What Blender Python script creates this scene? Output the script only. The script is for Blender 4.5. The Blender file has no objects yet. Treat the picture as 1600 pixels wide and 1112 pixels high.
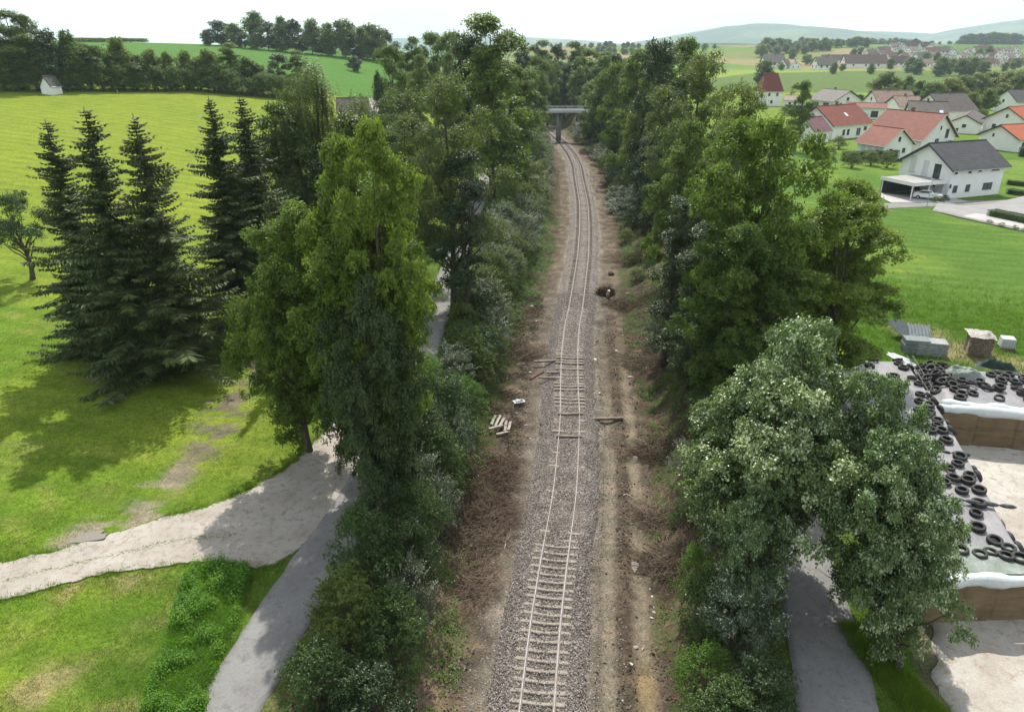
import bpy, math, random
import numpy as np
from mathutils import Vector, Matrix
S = bpy.context.scene
C = S.collection
# ------------------------------------------------------------------ camera, sky, sun, exposure
CAM_H = 27.0; FPX = 1110.0; PITCH = math.atan(490.0 / FPX)
SP, CP = math.sin(PITCH), math.cos(PITCH)
cam_d = bpy.data.cameras.new('camera'); cam = bpy.data.objects.new('camera', cam_d); C.objects.link(cam)
cam.location = (0, 0, CAM_H); cam.rotation_euler = (math.pi / 2 - PITCH, 0, 0)
cam_d.sensor_width = 36; cam_d.lens = 36 * FPX / 1600; cam_d.clip_start = 0.3; cam_d.clip_end = 20000
S.camera = cam
SUN_EL, SUN_AZ = math.radians(53), math.radians(2)
W = bpy.data.worlds.new('World'); S.world = W; W.use_nodes = True
wn = W.node_tree; wn.nodes.clear()
def wN(t, **k):
    n = wn.nodes.new(t)
    for a, b in k.items(): setattr(n, a, b)
    return n
sky = wN('ShaderNodeTexSky', sky_type='NISHITA', sun_disc=False, sun_elevation=SUN_EL, sun_rotation=SUN_AZ, air_density=1.2, dust_density=2.5)
tc = wN('ShaderNodeTexCoord'); mp = wN('ShaderNodeMapping'); mp.inputs['Scale'].default_value = (1.3, 1.3, 7.0)
nz = wN('ShaderNodeTexNoise'); nz.inputs['Scale'].default_value = 2.2; nz.inputs['Detail'].default_value = 7; nz.inputs['Roughness'].default_value = .55
rp = wN('ShaderNodeValToRGB'); rp.color_ramp.elements[0].position = .36; rp.color_ramp.elements[1].position = .58
rp.color_ramp.elements[0].color = (.12, .12, .12, 1); rp.color_ramp.elements[1].color = (1, 1, 1, 1)
mx = wN('ShaderNodeMix', data_type='RGBA'); mx.inputs['B'].default_value = (8.6, 9.1, 9.5, 1)
bg = wN('ShaderNodeBackground'); bg.inputs['Strength'].default_value = .10
ow = wN('ShaderNodeOutputWorld')
L = wn.links
L.new(tc.outputs['Generated'], mp.inputs['Vector']); L.new(mp.outputs['Vector'], nz.inputs['Vector'])
L.new(nz.outputs['Fac'], rp.inputs['Fac']); L.new(rp.outputs['Color'], mx.inputs['Factor'])
L.new(sky.outputs['Color'], mx.inputs['A']); L.new(mx.outputs['Result'], bg.inputs['Color']); L.new(bg.outputs['Background'], ow.inputs['Surface'])
sd = bpy.data.lights.new('sun', 'SUN'); sd.energy = 4.4; sd.angle = math.radians(.6); sd.color = (1, .955, .88)
sun = bpy.data.objects.new('sun', sd); C.objects.link(sun)
sv = Vector((math.cos(SUN_EL) * math.sin(SUN_AZ), math.cos(SUN_EL) * math.cos(SUN_AZ), math.sin(SUN_EL)))
sun.rotation_euler = sv.to_track_quat('Z', 'Y').to_euler(); sun.location = (40, 60, 90)
S.view_settings.view_transform = 'Standard'; S.view_settings.look = 'None'; S.view_settings.gamma = 1
S.view_settings.use_curve_mapping = False
S.view_settings.exposure = 0.50
HAZE = .00011
S.cycles.max_bounces = 6; S.cycles.diffuse_bounces = 3; S.cycles.glossy_bounces = 2; S.cycles.transmission_bounces = 3
S.cycles.transparent_max_bounces = 4; S.cycles.volume_bounces = 2; S.cycles.use_denoising = True

# ------------------------------------------------------------------ helpers
def G(px, py, z=0.0):
    """photo pixel -> the point of the level z that it shows"""
    h = CAM_H - z; K = SP + (py - 556) / FPX * CP
    zc = h / K
    return ((px - 800) / FPX * zc, (zc - h * SP) / CP)
def TOP(px, py, Y):
    """height and x of a point at distance Y shown at pixel (px, py)"""
    k = (556 - py) / FPX
    h = (Y * SP - k * Y * CP) / (CP + k * SP)
    zc = Y * CP + h * SP
    return ((px - 800) / FPX * zc, CAM_H - h, zc)
def _h(ix, iy, s):
    n = (ix.astype(np.int64) * 374761393 + iy.astype(np.int64) * 668265263 + s * 1442695041) & 0x7fffffff
    n = ((n ^ (n >> 13)) * 1274126177) & 0x7fffffff
    return ((n ^ (n >> 16)) & 0xffff) / 65535.0
def vn(x, y, s=0):
    x = np.asarray(x, float); y = np.asarray(y, float)
    ix = np.floor(x); iy = np.floor(y); fx = x - ix; fy = y - iy
    fx = fx * fx * (3 - 2 * fx); fy = fy * fy * (3 - 2 * fy)
    a = _h(ix, iy, s); b = _h(ix + 1, iy, s); c = _h(ix, iy + 1, s); d = _h(ix + 1, iy + 1, s)
    return (a * (1 - fx) + b * fx) * (1 - fy) + (c * (1 - fx) + d * fx) * fy
def fbm(x, y, s=0, o=4, r=.5):
    x = np.asarray(x, float); y = np.asarray(y, float)
    t = 0; a = 1; n = 0
    for i in range(o):
        t = t + a * vn(x * 2 ** i + 17 * i, y * 2 ** i - 31 * i, s + i); n += a; a *= r
    return t / n
def sst(a, b, x):
    t = np.clip((np.asarray(x, float) - a) / (b - a), 0, 1); return t * t * (3 - 2 * t)
def lerp(a, b, t): return a + (b - a) * t
def tag(o, label=None, cat=None, group=None, kind=None):
    if label: o['label'] = label
    if cat: o['category'] = cat
    if group: o['group'] = group
    if kind: o['kind'] = kind
    return o
def empty(name, loc=(0, 0, 0), rz=0.0):
    o = bpy.data.objects.new(name, None); C.objects.link(o); o.location = loc; o.rotation_euler = (0, 0, rz); o.empty_display_size = .3
    return o
def link(name, me, parent=None, loc=None):
    o = bpy.data.objects.new(name, me); C.objects.link(o)
    if parent: o.parent = parent
    if loc is not None: o.location = loc
    return o
def npmesh(name, v, f, mats, attr=None, smooth=False, col=None, mi=None):
    """v (n,3), f (m,k) with k 3 or 4; attr: per-face float; col: per-vertex rgb"""
    me = bpy.data.meshes.new(name); v = np.asarray(v, np.float32); f = np.asarray(f, np.int32); k = f.shape[1]
    me.vertices.add(len(v)); me.vertices.foreach_set('co', v.ravel())
    me.loops.add(f.size); me.loops.foreach_set('vertex_index', f.ravel())
    me.polygons.add(len(f)); me.polygons.foreach_set('loop_start', np.arange(0, f.size, k, dtype=np.int32))
    for m in (mats if isinstance(mats, (list, tuple)) else [mats]): me.materials.append(m)
    if mi is not None: me.polygons.foreach_set('material_index', np.asarray(mi, np.int32))
    if smooth: me.polygons.foreach_set('use_smooth', np.ones(len(f), bool))
    else: me.polygons.foreach_set('use_smooth', np.zeros(len(f), bool))
    me.update(calc_edges=True)
    if attr is not None:
        a = me.attributes.new('v', 'FLOAT', 'FACE'); a.data.foreach_set('value', np.asarray(attr, np.float32))
    if col is not None:
        a = me.attributes.new('Col', 'FLOAT_COLOR', 'POINT')
        c4 = np.ones((len(v), 4), np.float32); c4[:, :3] = col; a.data.foreach_set('color', c4.ravel())
    return me
class MB:
    """collects simple shapes into ONE mesh"""
    def __init__(s): s.v = []; s.f = []
    def add(s, vs, fs):
        n = len(s.v); s.v += [tuple(p) for p in vs]; s.f += [tuple(i + n for i in f) for f in fs]; return s
    def box(s, x0, x1, y0, y1, z0, z1, M=None, tap=0):
        vs = [(x0, y0, z0), (x1, y0, z0), (x1, y1, z0), (x0, y1, z0), (x0 + tap, y0 + tap, z1), (x1 - tap, y0 + tap, z1), (x1 - tap, y1 - tap, z1), (x0 + tap, y1 - tap, z1)]
        if M is not None: vs = [M @ Vector(p) for p in vs]
        return s.add(vs, [(0, 3, 2, 1), (4, 5, 6, 7), (0, 1, 5, 4), (1, 2, 6, 5), (2, 3, 7, 6), (3, 0, 4, 7)])
    def tube(s, pts, rad, n=6, caps=True):
        pts = [Vector(p) for p in pts]; base = len(s.v)
        if not isinstance(rad, (list, tuple)): rad = [rad] * len(pts)
        u = None
        for i, p in enumerate(pts):
            d = (pts[min(i + 1, len(pts) - 1)] - pts[max(i - 1, 0)]).normalized()
            if u is None: u = d.orthogonal().normalized()
            else:
                u = (u - d * u.dot(d))
                u = u.normalized() if u.length > 1e-6 else d.orthogonal().normalized()
            w = d.cross(u)
            for k in range(n):
                a = 2 * math.pi * k / n; s.v.append(tuple(p + (u * math.cos(a) + w * math.sin(a)) * rad[i]))
        for i in range(len(pts) - 1):
            for k in range(n):
                a = base + i * n + k; b = base + i * n + (k + 1) % n; s.f.append((a, b, b + n, a + n))
        if caps:
            s.f.append(tuple(base + k for k in range(n))[::-1]); s.f.append(tuple(base + (len(pts) - 1) * n + k for k in range(n)))
        return s
    def prism(s, poly, z0, z1, M=None):
        n = len(poly); vs = [(p[0], p[1], z0) for p in poly] + [(p[0], p[1], z1) for p in poly]
        if M is not None: vs = [M @ Vector(p) for p in vs]
        return s.add(vs, [tuple(range(n))[::-1], tuple(range(n, 2 * n))] + [(i, (i + 1) % n, n + (i + 1) % n, n + i) for i in range(n)])
    def mesh(s, name, mat, smooth=False, bevel=0):
        me = bpy.data.meshes.new(name); me.from_pydata(s.v, [], s.f)
        for m in (mat if isinstance(mat, (list, tuple)) else [mat]): me.materials.append(m)
        if smooth: me.polygons.foreach_set('use_smooth', np.ones(len(me.polygons), bool))
        me.update(); return me
    def build(s, name, mat, parent=None, smooth=False, bevel=0, loc=None):
        o = link(name, s.mesh(name, mat, smooth), parent, loc)
        if bevel:
            b = o.modifiers.new('bevel', 'BEVEL'); b.width = bevel; b.segments = 2; b.limit_method = 'ANGLE'
        return o

# ------------------------------------------------------------------ materials
MATS = {}
def newmat(name):
    m = bpy.data.materials.new(name); m.use_nodes = True; nt = m.node_tree; nt.nodes.clear()
    out = nt.nodes.new('ShaderNodeOutputMaterial'); MATS[name] = m
    return m, nt, out
def N(nt, t, **k):
    n = nt.nodes.new(t)
    for a, b in k.items(): setattr(n, a, b)
    return n
def mathn(nt, op, a, b=None):
    n = N(nt, 'ShaderNodeMath', operation=op)
    for i, q in enumerate((a, b)):
        if q is None: continue
        if isinstance(q, (int, float)): n.inputs[i].default_value = q
        else: nt.links.new(q, n.inputs[i])
    return n.outputs[0]
def noise(nt, scale, detail=4, rough=.6, vec=None, coord='Object', sc=None):
    if vec is None:
        vec = N(nt, 'ShaderNodeTexCoord').outputs[coord]
    if sc:
        m = N(nt, 'ShaderNodeMapping'); m.inputs['Scale'].default_value = sc; nt.links.new(vec, m.inputs['Vector']); vec = m.outputs[0]
    n = N(nt, 'ShaderNodeTexNoise'); n.inputs['Scale'].default_value = scale; n.inputs['Detail'].default_value = detail; n.inputs['Roughness'].default_value = rough
    nt.links.new(vec, n.inputs['Vector']); return n.outputs['Fac']
def mixc(nt, fac, a, b, mode='MIX'):
    n = N(nt, 'ShaderNodeMix', data_type='RGBA', blend_type=mode)
    for key, q in (('Factor', fac), ('A', a), ('B', b)):
        if isinstance(q, (int, float)): n.inputs[key].default_value = q
        elif isinstance(q, tuple): n.inputs[key].default_value = (*q[:3], 1)
        else: nt.links.new(q, n.inputs[key])
    return n.outputs['Result']
def ramp(nt, fac, lo, hi, vlo=0.0, vhi=1.0):
    n = N(nt, 'ShaderNodeMapRange'); n.inputs['From Min'].default_value = lo; n.inputs['From Max'].default_value = hi
    n.inputs['To Min'].default_value = vlo; n.inputs['To Max'].default_value = vhi; nt.links.new(fac, n.inputs['Value']); return n.outputs[0]
def principled(nt, out, col, rough=.8, spec=.3, metal=0.0, bump=None, bstr=.4, bdist=.05):
    p = N(nt, 'ShaderNodeBsdfPrincipled')
    if isinstance(col, tuple): p.inputs['Base Color'].default_value = (*col[:3], 1)
    else: nt.links.new(col, p.inputs['Base Color'])
    p.inputs['Roughness'].default_value = rough; p.inputs['Specular IOR Level'].default_value = spec; p.inputs['Metallic'].default_value = metal
    if bump is not None:
        b = N(nt, 'ShaderNodeBump'); b.inputs['Strength'].default_value = bstr; b.inputs['Distance'].default_value = bdist
        nt.links.new(bump, b.inputs['Height']); nt.links.new(b.outputs[0], p.inputs['Normal'])
    nt.links.new(p.outputs[0], out.inputs['Surface']); return p
def simple(name, col, rough=.8, var=.25, scale=3.0, spec=.3, metal=0.0, col2=None, bstr=.2, bdist=.02, coord='Object', lo=.35, hi=.65, detail=5):
    """a surface colour broken up by two noises"""
    m, nt, out = newmat(name)
    n1 = noise(nt, scale, detail, .65, coord=coord); n2 = noise(nt, scale * 9, 3, .6, coord=coord)
    c2 = col2 or tuple(c * (1 - var) for c in col)
    c = mixc(nt, ramp(nt, n1, lo, hi), col, c2)
    c = mixc(nt, 1.0, c, mixc(nt, ramp(nt, n2, .3, .7), (1 - var * .5,) * 3, (1 + var * .5,) * 3), 'MULTIPLY')
    principled(nt, out, c, rough, spec, metal, n2, bstr, bdist); return m
def leafmat(name, dark, light, trans=.3, rough=.45, spec=.35, tcol=None, clump=.9, pale=None, pth=.86):
    m, nt, out = newmat(name)
    a = N(nt, 'ShaderNodeAttribute', attribute_name='v').outputs['Fac']
    oi = N(nt, 'ShaderNodeObjectInfo').outputs['Random']
    n = noise(nt, clump, 3, .6)
    f = mathn(nt, 'ADD', mathn(nt, 'MULTIPLY', a, .65), mathn(nt, 'MULTIPLY', ramp(nt, n, .3, .7), .35))
    c = mixc(nt, f, dark, light)
    if pale: c = mixc(nt, ramp(nt, a, pth, pth + .04), c, pale)
    c = mixc(nt, 1.0, c, mixc(nt, oi, (.80, .86, .82), (1.18, 1.1, 1.05)), 'MULTIPLY')
    p = N(nt, 'ShaderNodeBsdfPrincipled'); nt.links.new(c, p.inputs['Base Color']); p.inputs['Roughness'].default_value = rough
    p.inputs['Specular IOR Level'].default_value = spec
    t = N(nt, 'ShaderNodeBsdfTranslucent'); nt.links.new(mixc(nt, 1.0, c, tcol or (1.5, 1.7, .6), 'MULTIPLY'), t.inputs['Color'])
    ms = N(nt, 'ShaderNodeMixShader'); ms.inputs[0].default_value = trans
    nt.links.new(p.outputs[0], ms.inputs[1]); nt.links.new(t.outputs[0], ms.inputs[2]); nt.links.new(ms.outputs[0], out.inputs['Surface'])
    return m
# ------------------------------------------------------------------ railway line in plan
TRK_PX = [(838.3,1112),(845.3,1039),(852.7,969),(864.5,884),(878,800),(872.5+.5,830),(883,764),(887.7,701),(890.7,650),(889.5,600),(890,551),
          (894,507),(899,485),(905.5,440),(911.5,395),(913.3,350),(912.6,321),(909.8,303),(904.3,276),(901.8,258),(893,240),(878.8,222),(869,213),(854.5,200),(838,191),(812,182)]
TRK_PX.sort(key=lambda p: -p[1])
_tw = np.array([G(a, b, .15) for a, b in TRK_PX])
_tx = list(_tw[:, 0]); _ty = list(_tw[:, 1])
sl0 = (_tx[2] - _tx[0]) / (_ty[2] - _ty[0])
_tx = [_tx[0] - sl0 * 25] + _tx; _ty = [_ty[0] - 25] + _ty
_tx += [_tx[-1] - 45]; _ty += [_ty[-1] + 60]
# smooth resample
_ys = np.arange(_ty[0], _ty[-1], .5); _xs = np.interp(_ys, _ty, _tx)
def _smooth(a, k):
    ker = np.hanning(k * 2 + 1)[1:-1]; ker /= ker.sum(); p = len(ker) // 2
    return np.convolve(np.pad(a, p, mode='edge'), ker, 'valid')
_xs_near = _smooth(_xs, 3); _xs_far = _smooth(_xs, 16)
_xs = lerp(_xs_near, _xs_far, sst(55, 100, _ys))
def xc(y): return np.interp(y, _ys, _xs)
_xg = _smooth(_xs, 14)
def xg(y):
    y = np.asarray(y, float); base = np.interp(y, _ys, _xg); return base - .02 * 0
# ------------------------------------------------------------------ terrain
def plateau(x, y):
    d = x - xg(y)
    zl = np.interp(y, [0, 20, 60, 120, 200, 300], [1.9, 2.1, 3.0, 4.6, 6.2, 6.6])
    zrb = np.interp(y, [0, 20, 60, 100, 200, 300, 500], [2.3, 2.4, 2.9, 4.2, 6.2, 6.2, 3.4])
    zr = lerp(zrb, 2.9, sst(22, 60, d))
    # hill rising to the left
    hl = .083 * np.maximum(0, -x - 22) + .046 * np.maximum(0, y - 85) * sst(18, 90, -x)
    hl = 25.5 * (1 - np.exp(-hl / 25.5 * (1 + .22 * hl / 25.5)))
    # fields behind the village
    hr = 19 * sst(700, 1150, y) * sst(-200, 120, x) - 34 * sst(1300, 2300, y)
    hr = hr + 5 * (fbm(x / 300, y / 300, 5, 2) - .5) * sst(600, 1000, y)
    fl = sst(420, 900, y)
    return lerp(zl * (1 - fl) + 3 * fl + hl * (1 - sst(420, 800, y)), zr, sst(-2, 2, d)) + hr
def T(x, y):
    x = np.asarray(x, float); y = np.asarray(y, float)
    d = x - xg(y)
    toeL = np.interp(y, [15, 28, 36, 50, 70, 100], [3.3, 3.5, 6.0, 6.0, 5.0, 4.6])
    topL = np.interp(y, [15, 60, 100, 200], [8.5, 11.5, 12, 12])
    toeR = np.interp(y, [15, 50, 75, 200], [5.9, 6.3, 5.2, 5.0])
    topR = np.interp(y, [15, 50, 75, 110, 200], [8.6, 10.5, 14.0, 17.0, 17.0])
    P = plateau(x, y)
    tl = sst(0, 1, (-d - toeL) / (topL - toeL)); tr = sst(0, 1, (d - toeR) / (topR - toeR))
    t = np.where(d < 0, tl, tr)
    fade = 1 - sst(285, 330, y)
    t = np.clip(t + (1 - fade), 0, 1)
    bed = -.33 + .10 * (fbm(x / 1.3, y / 1.3, 3, 3) - .5) * sst(2.6, 3.6, np.abs(d))
    # wheel ruts right of the line
    for dc, w in ((3.15, .42), (4.85, .45)):
        bed = bed - .09 * np.exp(-((d - dc - .15 * np.sin(y / 9)) / w) ** 4) * (1 - sst(55, 70, y))
    bed = bed + .10 * np.exp(-((d - 4.0) / .45) ** 2) * (1 - sst(55, 70, y)) * (.6 + .8 * vn(x, y, 9))
    # churned soil left of the line
    bed = bed + .45 * np.exp(-((y - 37) / 7) ** 2) * sst(3.0, 4.6, -d) * fbm(x / 1.1, y / 1.1, 21, 3)
    z = lerp(bed, P, t)
    bank = t * (1 - t) * 4
    z = z + bank * .45 * (fbm(x / 1.6, y / 1.6, 7, 4) - .5) + .05 * t * (fbm(x / 2.5, y / 2.5, 8, 3) - .5) * (1 - sst(60, 120, np.abs(d)))
    return z
def Tf(x, y): return float(T(x, y))
def dist_poly(x, y, pts):
    best = np.full(np.shape(x), 1e9)
    for (ax, ay), (bx, by) in zip(pts[:-1], pts[1:]):
        vx, vy = bx - ax, by - ay; t = np.clip(((x - ax) * vx + (y - ay) * vy) / (vx * vx + vy * vy), 0, 1)
        best = np.minimum(best, np.hypot(x - ax - t * vx, y - ay - t * vy))
    return best
def inpoly(x, y, pts):
    r = np.zeros(np.shape(x), bool); n = len(pts)
    for i in range(n):
        ax, ay = pts[i]; bx, by = pts[(i + 1) % n]
        if ay == by: continue
        c = ((ay > y) != (by > y)) & (x < (bx - ax) * (y - ay) / (by - ay) + ax); r ^= c
    return r
def PXW(pts, z=2.2): return [G(a, b, z) for a, b in pts]
mud_trail = PXW([(150,848),(215,812),(255,770),(300,715),(345,665),(372,620),(400,585),(430,560)], 2.4)
mud_b = PXW([(130,850),(235,790),(285,745),(330,712),(352,680)], 2.4)
weed_poly = PXW([(306,888),(385,886),(388,905),(372,960),(340,1040),(300,1150),(215,1150),(240,1075),(272,985),(285,930)], 2.1)
tall_l = PXW([(195,560),(330,540),(345,500),(260,505),(215,520)], 2.6)
village_poly = [(60,395),(330,395),(620,520),(700,760),(330,700),(200,640),(150,560)]
def ground_colour(x, y):
    d = x - xg(y); n = len(x)
    f1 = fbm(x / 14, y / 14, 31, 4); f2 = fbm(x / 2.2, y / 2.2, 41, 4, .6); f3 = fbm(x / .8, y / .8, 51, 3, .6)
    def c(*k): return np.array(k)[None, :] * np.ones((n, 1))
    def mix(a, b, t): return a + (b - a) * np.clip(t, 0, 1)[:, None]
    # meadow
    g = mix(c(.102, .175, .018), c(.160, .215, .027), sst(.35, .65, f1))
    g = mix(g, c(.20, .195, .06), sst(.56, .75, f2) * .4 * (1 - sst(60, 130, y)))
    # lush lower band beside the track road and cloud-green far fields
    g = mix(g, c(.05, .12, .014), sst(90, 150, y) * sst(.45, .55, f1) * .25)
    g = mix(g, c(.19, .235, .022), sst(60, 95, y) * (d < -20) * .6)
    up = sst(222, 226, y + x * .18 + 8 * (vn(x / 30, y / 30, 4) - .5)) * (d < -20)
    g = mix(g, c(.062, .15, .022), up)
    # clipped dry triangle, bottom left
    ll = inpoly(x, y, PXW([(-300,1000),(0,950),(100,920),(270,890),(310,890),(235,1112),(200,1300),(-400,1300)], 2.1))
    g = mix(g, c(.19, .20, .055), ll * sst(.35, .62, f2) * .8)
    g = mix(g, c(.27, .225, .12), ll * sst(.54, .66, f2) * .85)
    # right-hand meadow
    rm = (d > 24) & (y < 200)
    g = mix(g, mix(c(.072, .140, .022), c(.115, .185, .030), sst(.4, .6, f1)), rm * 1.0)
    ed = sst(0, 5, (x - 38) * .5 - (y - 62) * .0 + 3 * (f1 - .5))
    g = mix(g, c(.045, .105, .012), rm * (1 - sst(62, 74, y + (x - 42) * .45)) * .8)
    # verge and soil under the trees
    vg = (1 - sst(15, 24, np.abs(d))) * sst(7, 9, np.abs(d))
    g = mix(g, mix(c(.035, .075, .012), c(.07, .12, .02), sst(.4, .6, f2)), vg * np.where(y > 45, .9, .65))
    # banks
    soil = mix(c(.085, .062, .045), c(.045, .034, .026), sst(.35, .62, f3))
    soil = mix(soil, c(.15, .115, .08), sst(.58, .72, f2) * .7)
    soil = mix(soil, c(.185, .135, .098), (d < 0) * (1 - sst(30, 35, y)) * sst(.3, .55, f2) * .85)
    green = c(.045, .095, .018)
    bk = 1 - sst(9.0, 12.5, np.where(d < 0, -d, d - np.interp(y, [50, 80, 110], [0, 3, 6])))
    soilm = mix(soil, green, sst(.50, .62, fbm(x / 1.2, y / 1.2, 61, 4, .6)) * np.where(d > 0, .55, .45))
    g = mix(g, soilm, bk)
    # formation: dusty gravelly soil beside the ballast
    grav = mix(c(.155, .128, .102), c(.082, .066, .052), sst(.35, .65, f3))
    toe = np.where(d < 0, np.interp(y, [15, 28, 36, 50, 70, 100], [3.3, 3.5, 5.2, 5.2, 4.6, 4.2]), np.interp(y, [15, 50, 75, 200], [5.6, 5.8, 4.8, 4.4]))
    g = mix(g, grav, 1 - sst(-.5, .6, np.abs(d) - toe + 1.2 * (f2 - .5)))
    g = mix(g, c(.21, .185, .16) * (.55 + .9 * fbm(x / .25, y / .25, 71, 2)[:, None]), 1 - sst(1.9, 3.0, np.abs(d) + 1.8 * (f2 - .5)))
    g = mix(g, mix(c(.060, .047, .036), c(.105, .083, .062), sst(.4, .6, f3)), np.exp(-((d - 4.0) / .55) ** 4) * (1 - sst(60, 75, y)) * .9)
    for dc, w in ((3.15, .40), (4.85, .43)):
        g = mix(g, c(.195, .168, .13), np.exp(-((d - dc - .15 * np.sin(y / 9)) / w) ** 4) * (1 - sst(50, 66, y)) * sst(.36, .56, f2 + .05))
    g = mix(g, c(.24, .18, .105), np.exp(-((d - 4.95) / .5) ** 4) * np.exp(-((y - 23.5) / 1.9) ** 4) * .8)
    g = mix(g, c(.055, .042, .034), sst(.42, .6, f2) * np.exp(-((y - 37) / 7) ** 2) * sst(3.4, 4.4, -d) * (d > -7.5))
    # muddy trail in the grass on the left
    for pl, w, k in ((mud_trail, .8, .95), (mud_b, .6, .7)):
        dm = dist_poly(x, y, pl)
        g = mix(g, mix(c(.25, .215, .165), c(.15, .125, .095), sst(.4, .6, f1)), (1 - sst(w * .3, w * 2.6, dm + 3.2 * (f2 - .5))) * k * sst(.46, .58, fbm(x / 1.1, y / 1.1, 45, 4, .65) + .05))
    bare = np.exp(-(((x - G(235, 553, 2.6)[0]) / 2.8) ** 2 + ((y - G(235, 553, 2.6)[1]) / 2.0) ** 2))
    g = mix(g, c(.15, .075, .04), bare * 1.2 * sst(.3, .5, f3))
    # worn earth by the clamps
    b2 = dist_poly(x, y, [G(1440, 520, 2.9), G(1490, 548, 2.9), G(1600, 575, 2.9)])
    g = mix(g, c(.26, .21, .13), (1 - sst(1.0, 3.6, b2 + 2 * (f2 - .5))) * .8)
    b3 = inpoly(x, y, [(13.6, 8), (18.2, 8), (19.6, 20), (24, 28), (19, 28), (17.2, 22), (14.6, 18)])
    g = mix(g, mix(c(.17, .145, .115), c(.09, .075, .06), sst(.45, .6, f3)), b3 * .85)
    # distant mosaic of fields
    far = sst(330, 420, y) * (x > -40)
    cell = np.floor((x + .35 * y + 40 * np.sin(y / 160)) / 120) * 7 + np.floor((y - .2 * x + 30 * np.sin(x / 140)) / 95) * 13
    hh = _h(cell, cell * 3 + 1, 77)[:, None]
    pal = np.where(hh < .35, c(.10, .17, .03), np.where(hh < .6, c(.07, .13, .03), np.where(hh < .8, c(.21, .18, .085), c(.14, .16, .05))))
    pal = mix(pal, c(.04, .075, .03), sst(1500, 2600, y) * .75)
    lime = c(.17, .235, .03)
    fc = mix(lime, pal, sst(680, 760, y))
    fc = mix(fc, c(.06, .10, .03), inpoly(x, y, village_poly) * .8)
    g = mix(g, fc, far)
    return np.clip(g * (.86 + .28 * f3[:, None]), 0, 1)
def axis(segs):
    out = []
    for a, b, st in segs: out.append(np.arange(a, b, st))
    return np.concatenate(out)
gx = axis([(-9000, -2000, 700), (-2000, -500, 60), (-500, -120, 7), (-120, -46, 1.6), (-46, -16, .55), (-16, 26, .26), (26, 48, .6), (48, 130, 2.2), (130, 700, 7), (700, 1500, 28), (1500, 9000, 420)])
gy = axis([(-60, 6, 6), (6, 14, 1), (14, 72, .28), (72, 130, .7), (130, 300, 2.0), (300, 760, 5), (760, 1400, 14), (1400, 3000, 80), (3000, 11001, 500)])
XX, YY = np.meshgrid(gx, gy); xf = XX.ravel(); yf = YY.ravel()
zf = T(xf, yf)
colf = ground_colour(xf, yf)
nx, ny = len(gx), len(gy)
ii = (np.arange(ny - 1)[:, None] * nx + np.arange(nx - 1)[None, :]).ravel()
gf = np.stack([ii, ii + 1, ii + 1 + nx, ii + nx], 1)
m, nt, out = newmat('meadow_soil')
ca = N(nt, 'ShaderNodeAttribute', attribute_name='Col').outputs['Color']
geo = N(nt, 'ShaderNodeTexCoord').outputs['Object']
n1 = noise(nt, 2.6, 6, .72, vec=geo); n2 = noise(nt, 9.0, 5, .7, vec=geo); n3 = noise(nt, .22, 4, .6, vec=geo, sc=(1.0, 3.2, 1)); n4 = noise(nt, 30, 2, .6, vec=geo)
cc = mixc(nt, 1.0, ca, mixc(nt, ramp(nt, n1, .28, .72), (.66, .70, .66), (1.32, 1.26, 1.25)), 'MULTIPLY')
cc = mixc(nt, 1.0, cc, mixc(nt, ramp(nt, n2, .3, .7), (.58, .60, .58), (1.42, 1.38, 1.40)), 'MULTIPLY')
cc = mixc(nt, 1.0, cc, mixc(nt, ramp(nt, n4, .3, .7), (.72, .72, .72), (1.3, 1.3, 1.3)), 'MULTIPLY')
cc = mixc(nt, 1.0, cc, mixc(nt, ramp(nt, n3, .35, .65), (.88, .90, .88), (1.10, 1.08, 1.05)), 'MULTIPLY')
wv = N(nt, 'ShaderNodeTexWave', wave_type='BANDS', bands_direction='Y'); wv.inputs['Scale'].default_value = .12; wv.inputs['Distortion'].default_value = 2.5; wv.inputs['Detail'].default_value = 3; wv.inputs['Detail Scale'].default_value = .3
mpw = N(nt, 'ShaderNodeMapping'); mpw.inputs['Rotation'].default_value = (0, 0, .22); nt.links.new(geo, mpw.inputs['Vector']); nt.links.new(mpw.outputs[0], wv.inputs['Vector'])
cc = mixc(nt, 1.0, cc, mixc(nt, wv.outputs['Fac'], (.90, .93, .90), (1.08, 1.05, 1.03)), 'MULTIPLY')
bh = mathn(nt, 'ADD', mathn(nt, 'MULTIPLY', n1, .6), mathn(nt, 'ADD', mathn(nt, 'MULTIPLY', n2, .5), mathn(nt, 'MULTIPLY', n4, .25)))
principled(nt, out, cc, .95, .08, 0, bh, .75, .12)
M_GROUND = m
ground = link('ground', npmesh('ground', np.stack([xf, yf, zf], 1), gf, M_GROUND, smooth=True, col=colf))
tag(ground, kind='structure')
# far hills
def hill(name, cx, cy, rx, ry, h, seed):
    u = np.linspace(-1, 1, 61); v = np.linspace(-1, 1, 31); U, V = np.meshgrid(u, v)
    r = np.sqrt(U ** 2 + V ** 2) + .16 * (fbm(U * 2.5 + 9, V * 2.5 + 5, seed, 3) - .5)
    z = h * (1 - sst(0, 1, r)) ** .85 * (.9 + .22 * fbm(U * 5 + 20, V * 5 + 30, seed + 3, 4)) - 30
    i = (np.arange(30)[:, None] * 61 + np.arange(60)[None, :]).ravel()
    o = link(name, npmesh(name, np.stack([cx + U.ravel() * rx, cy + V.ravel() * ry, z.ravel()], 1), np.stack([i, i + 1, i + 62, i + 61], 1), M_HILL, smooth=True))
    tag(o, kind='structure')
M_HILL = simple('wooded_hill', (.035, .062, .025), .95, .3, .0022, .05, col2=(.10, .13, .05), bstr=0, lo=.52, hi=.60, detail=7)
hill('hills', 1850, 5600, 1500, 1500, 172, 3)
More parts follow.
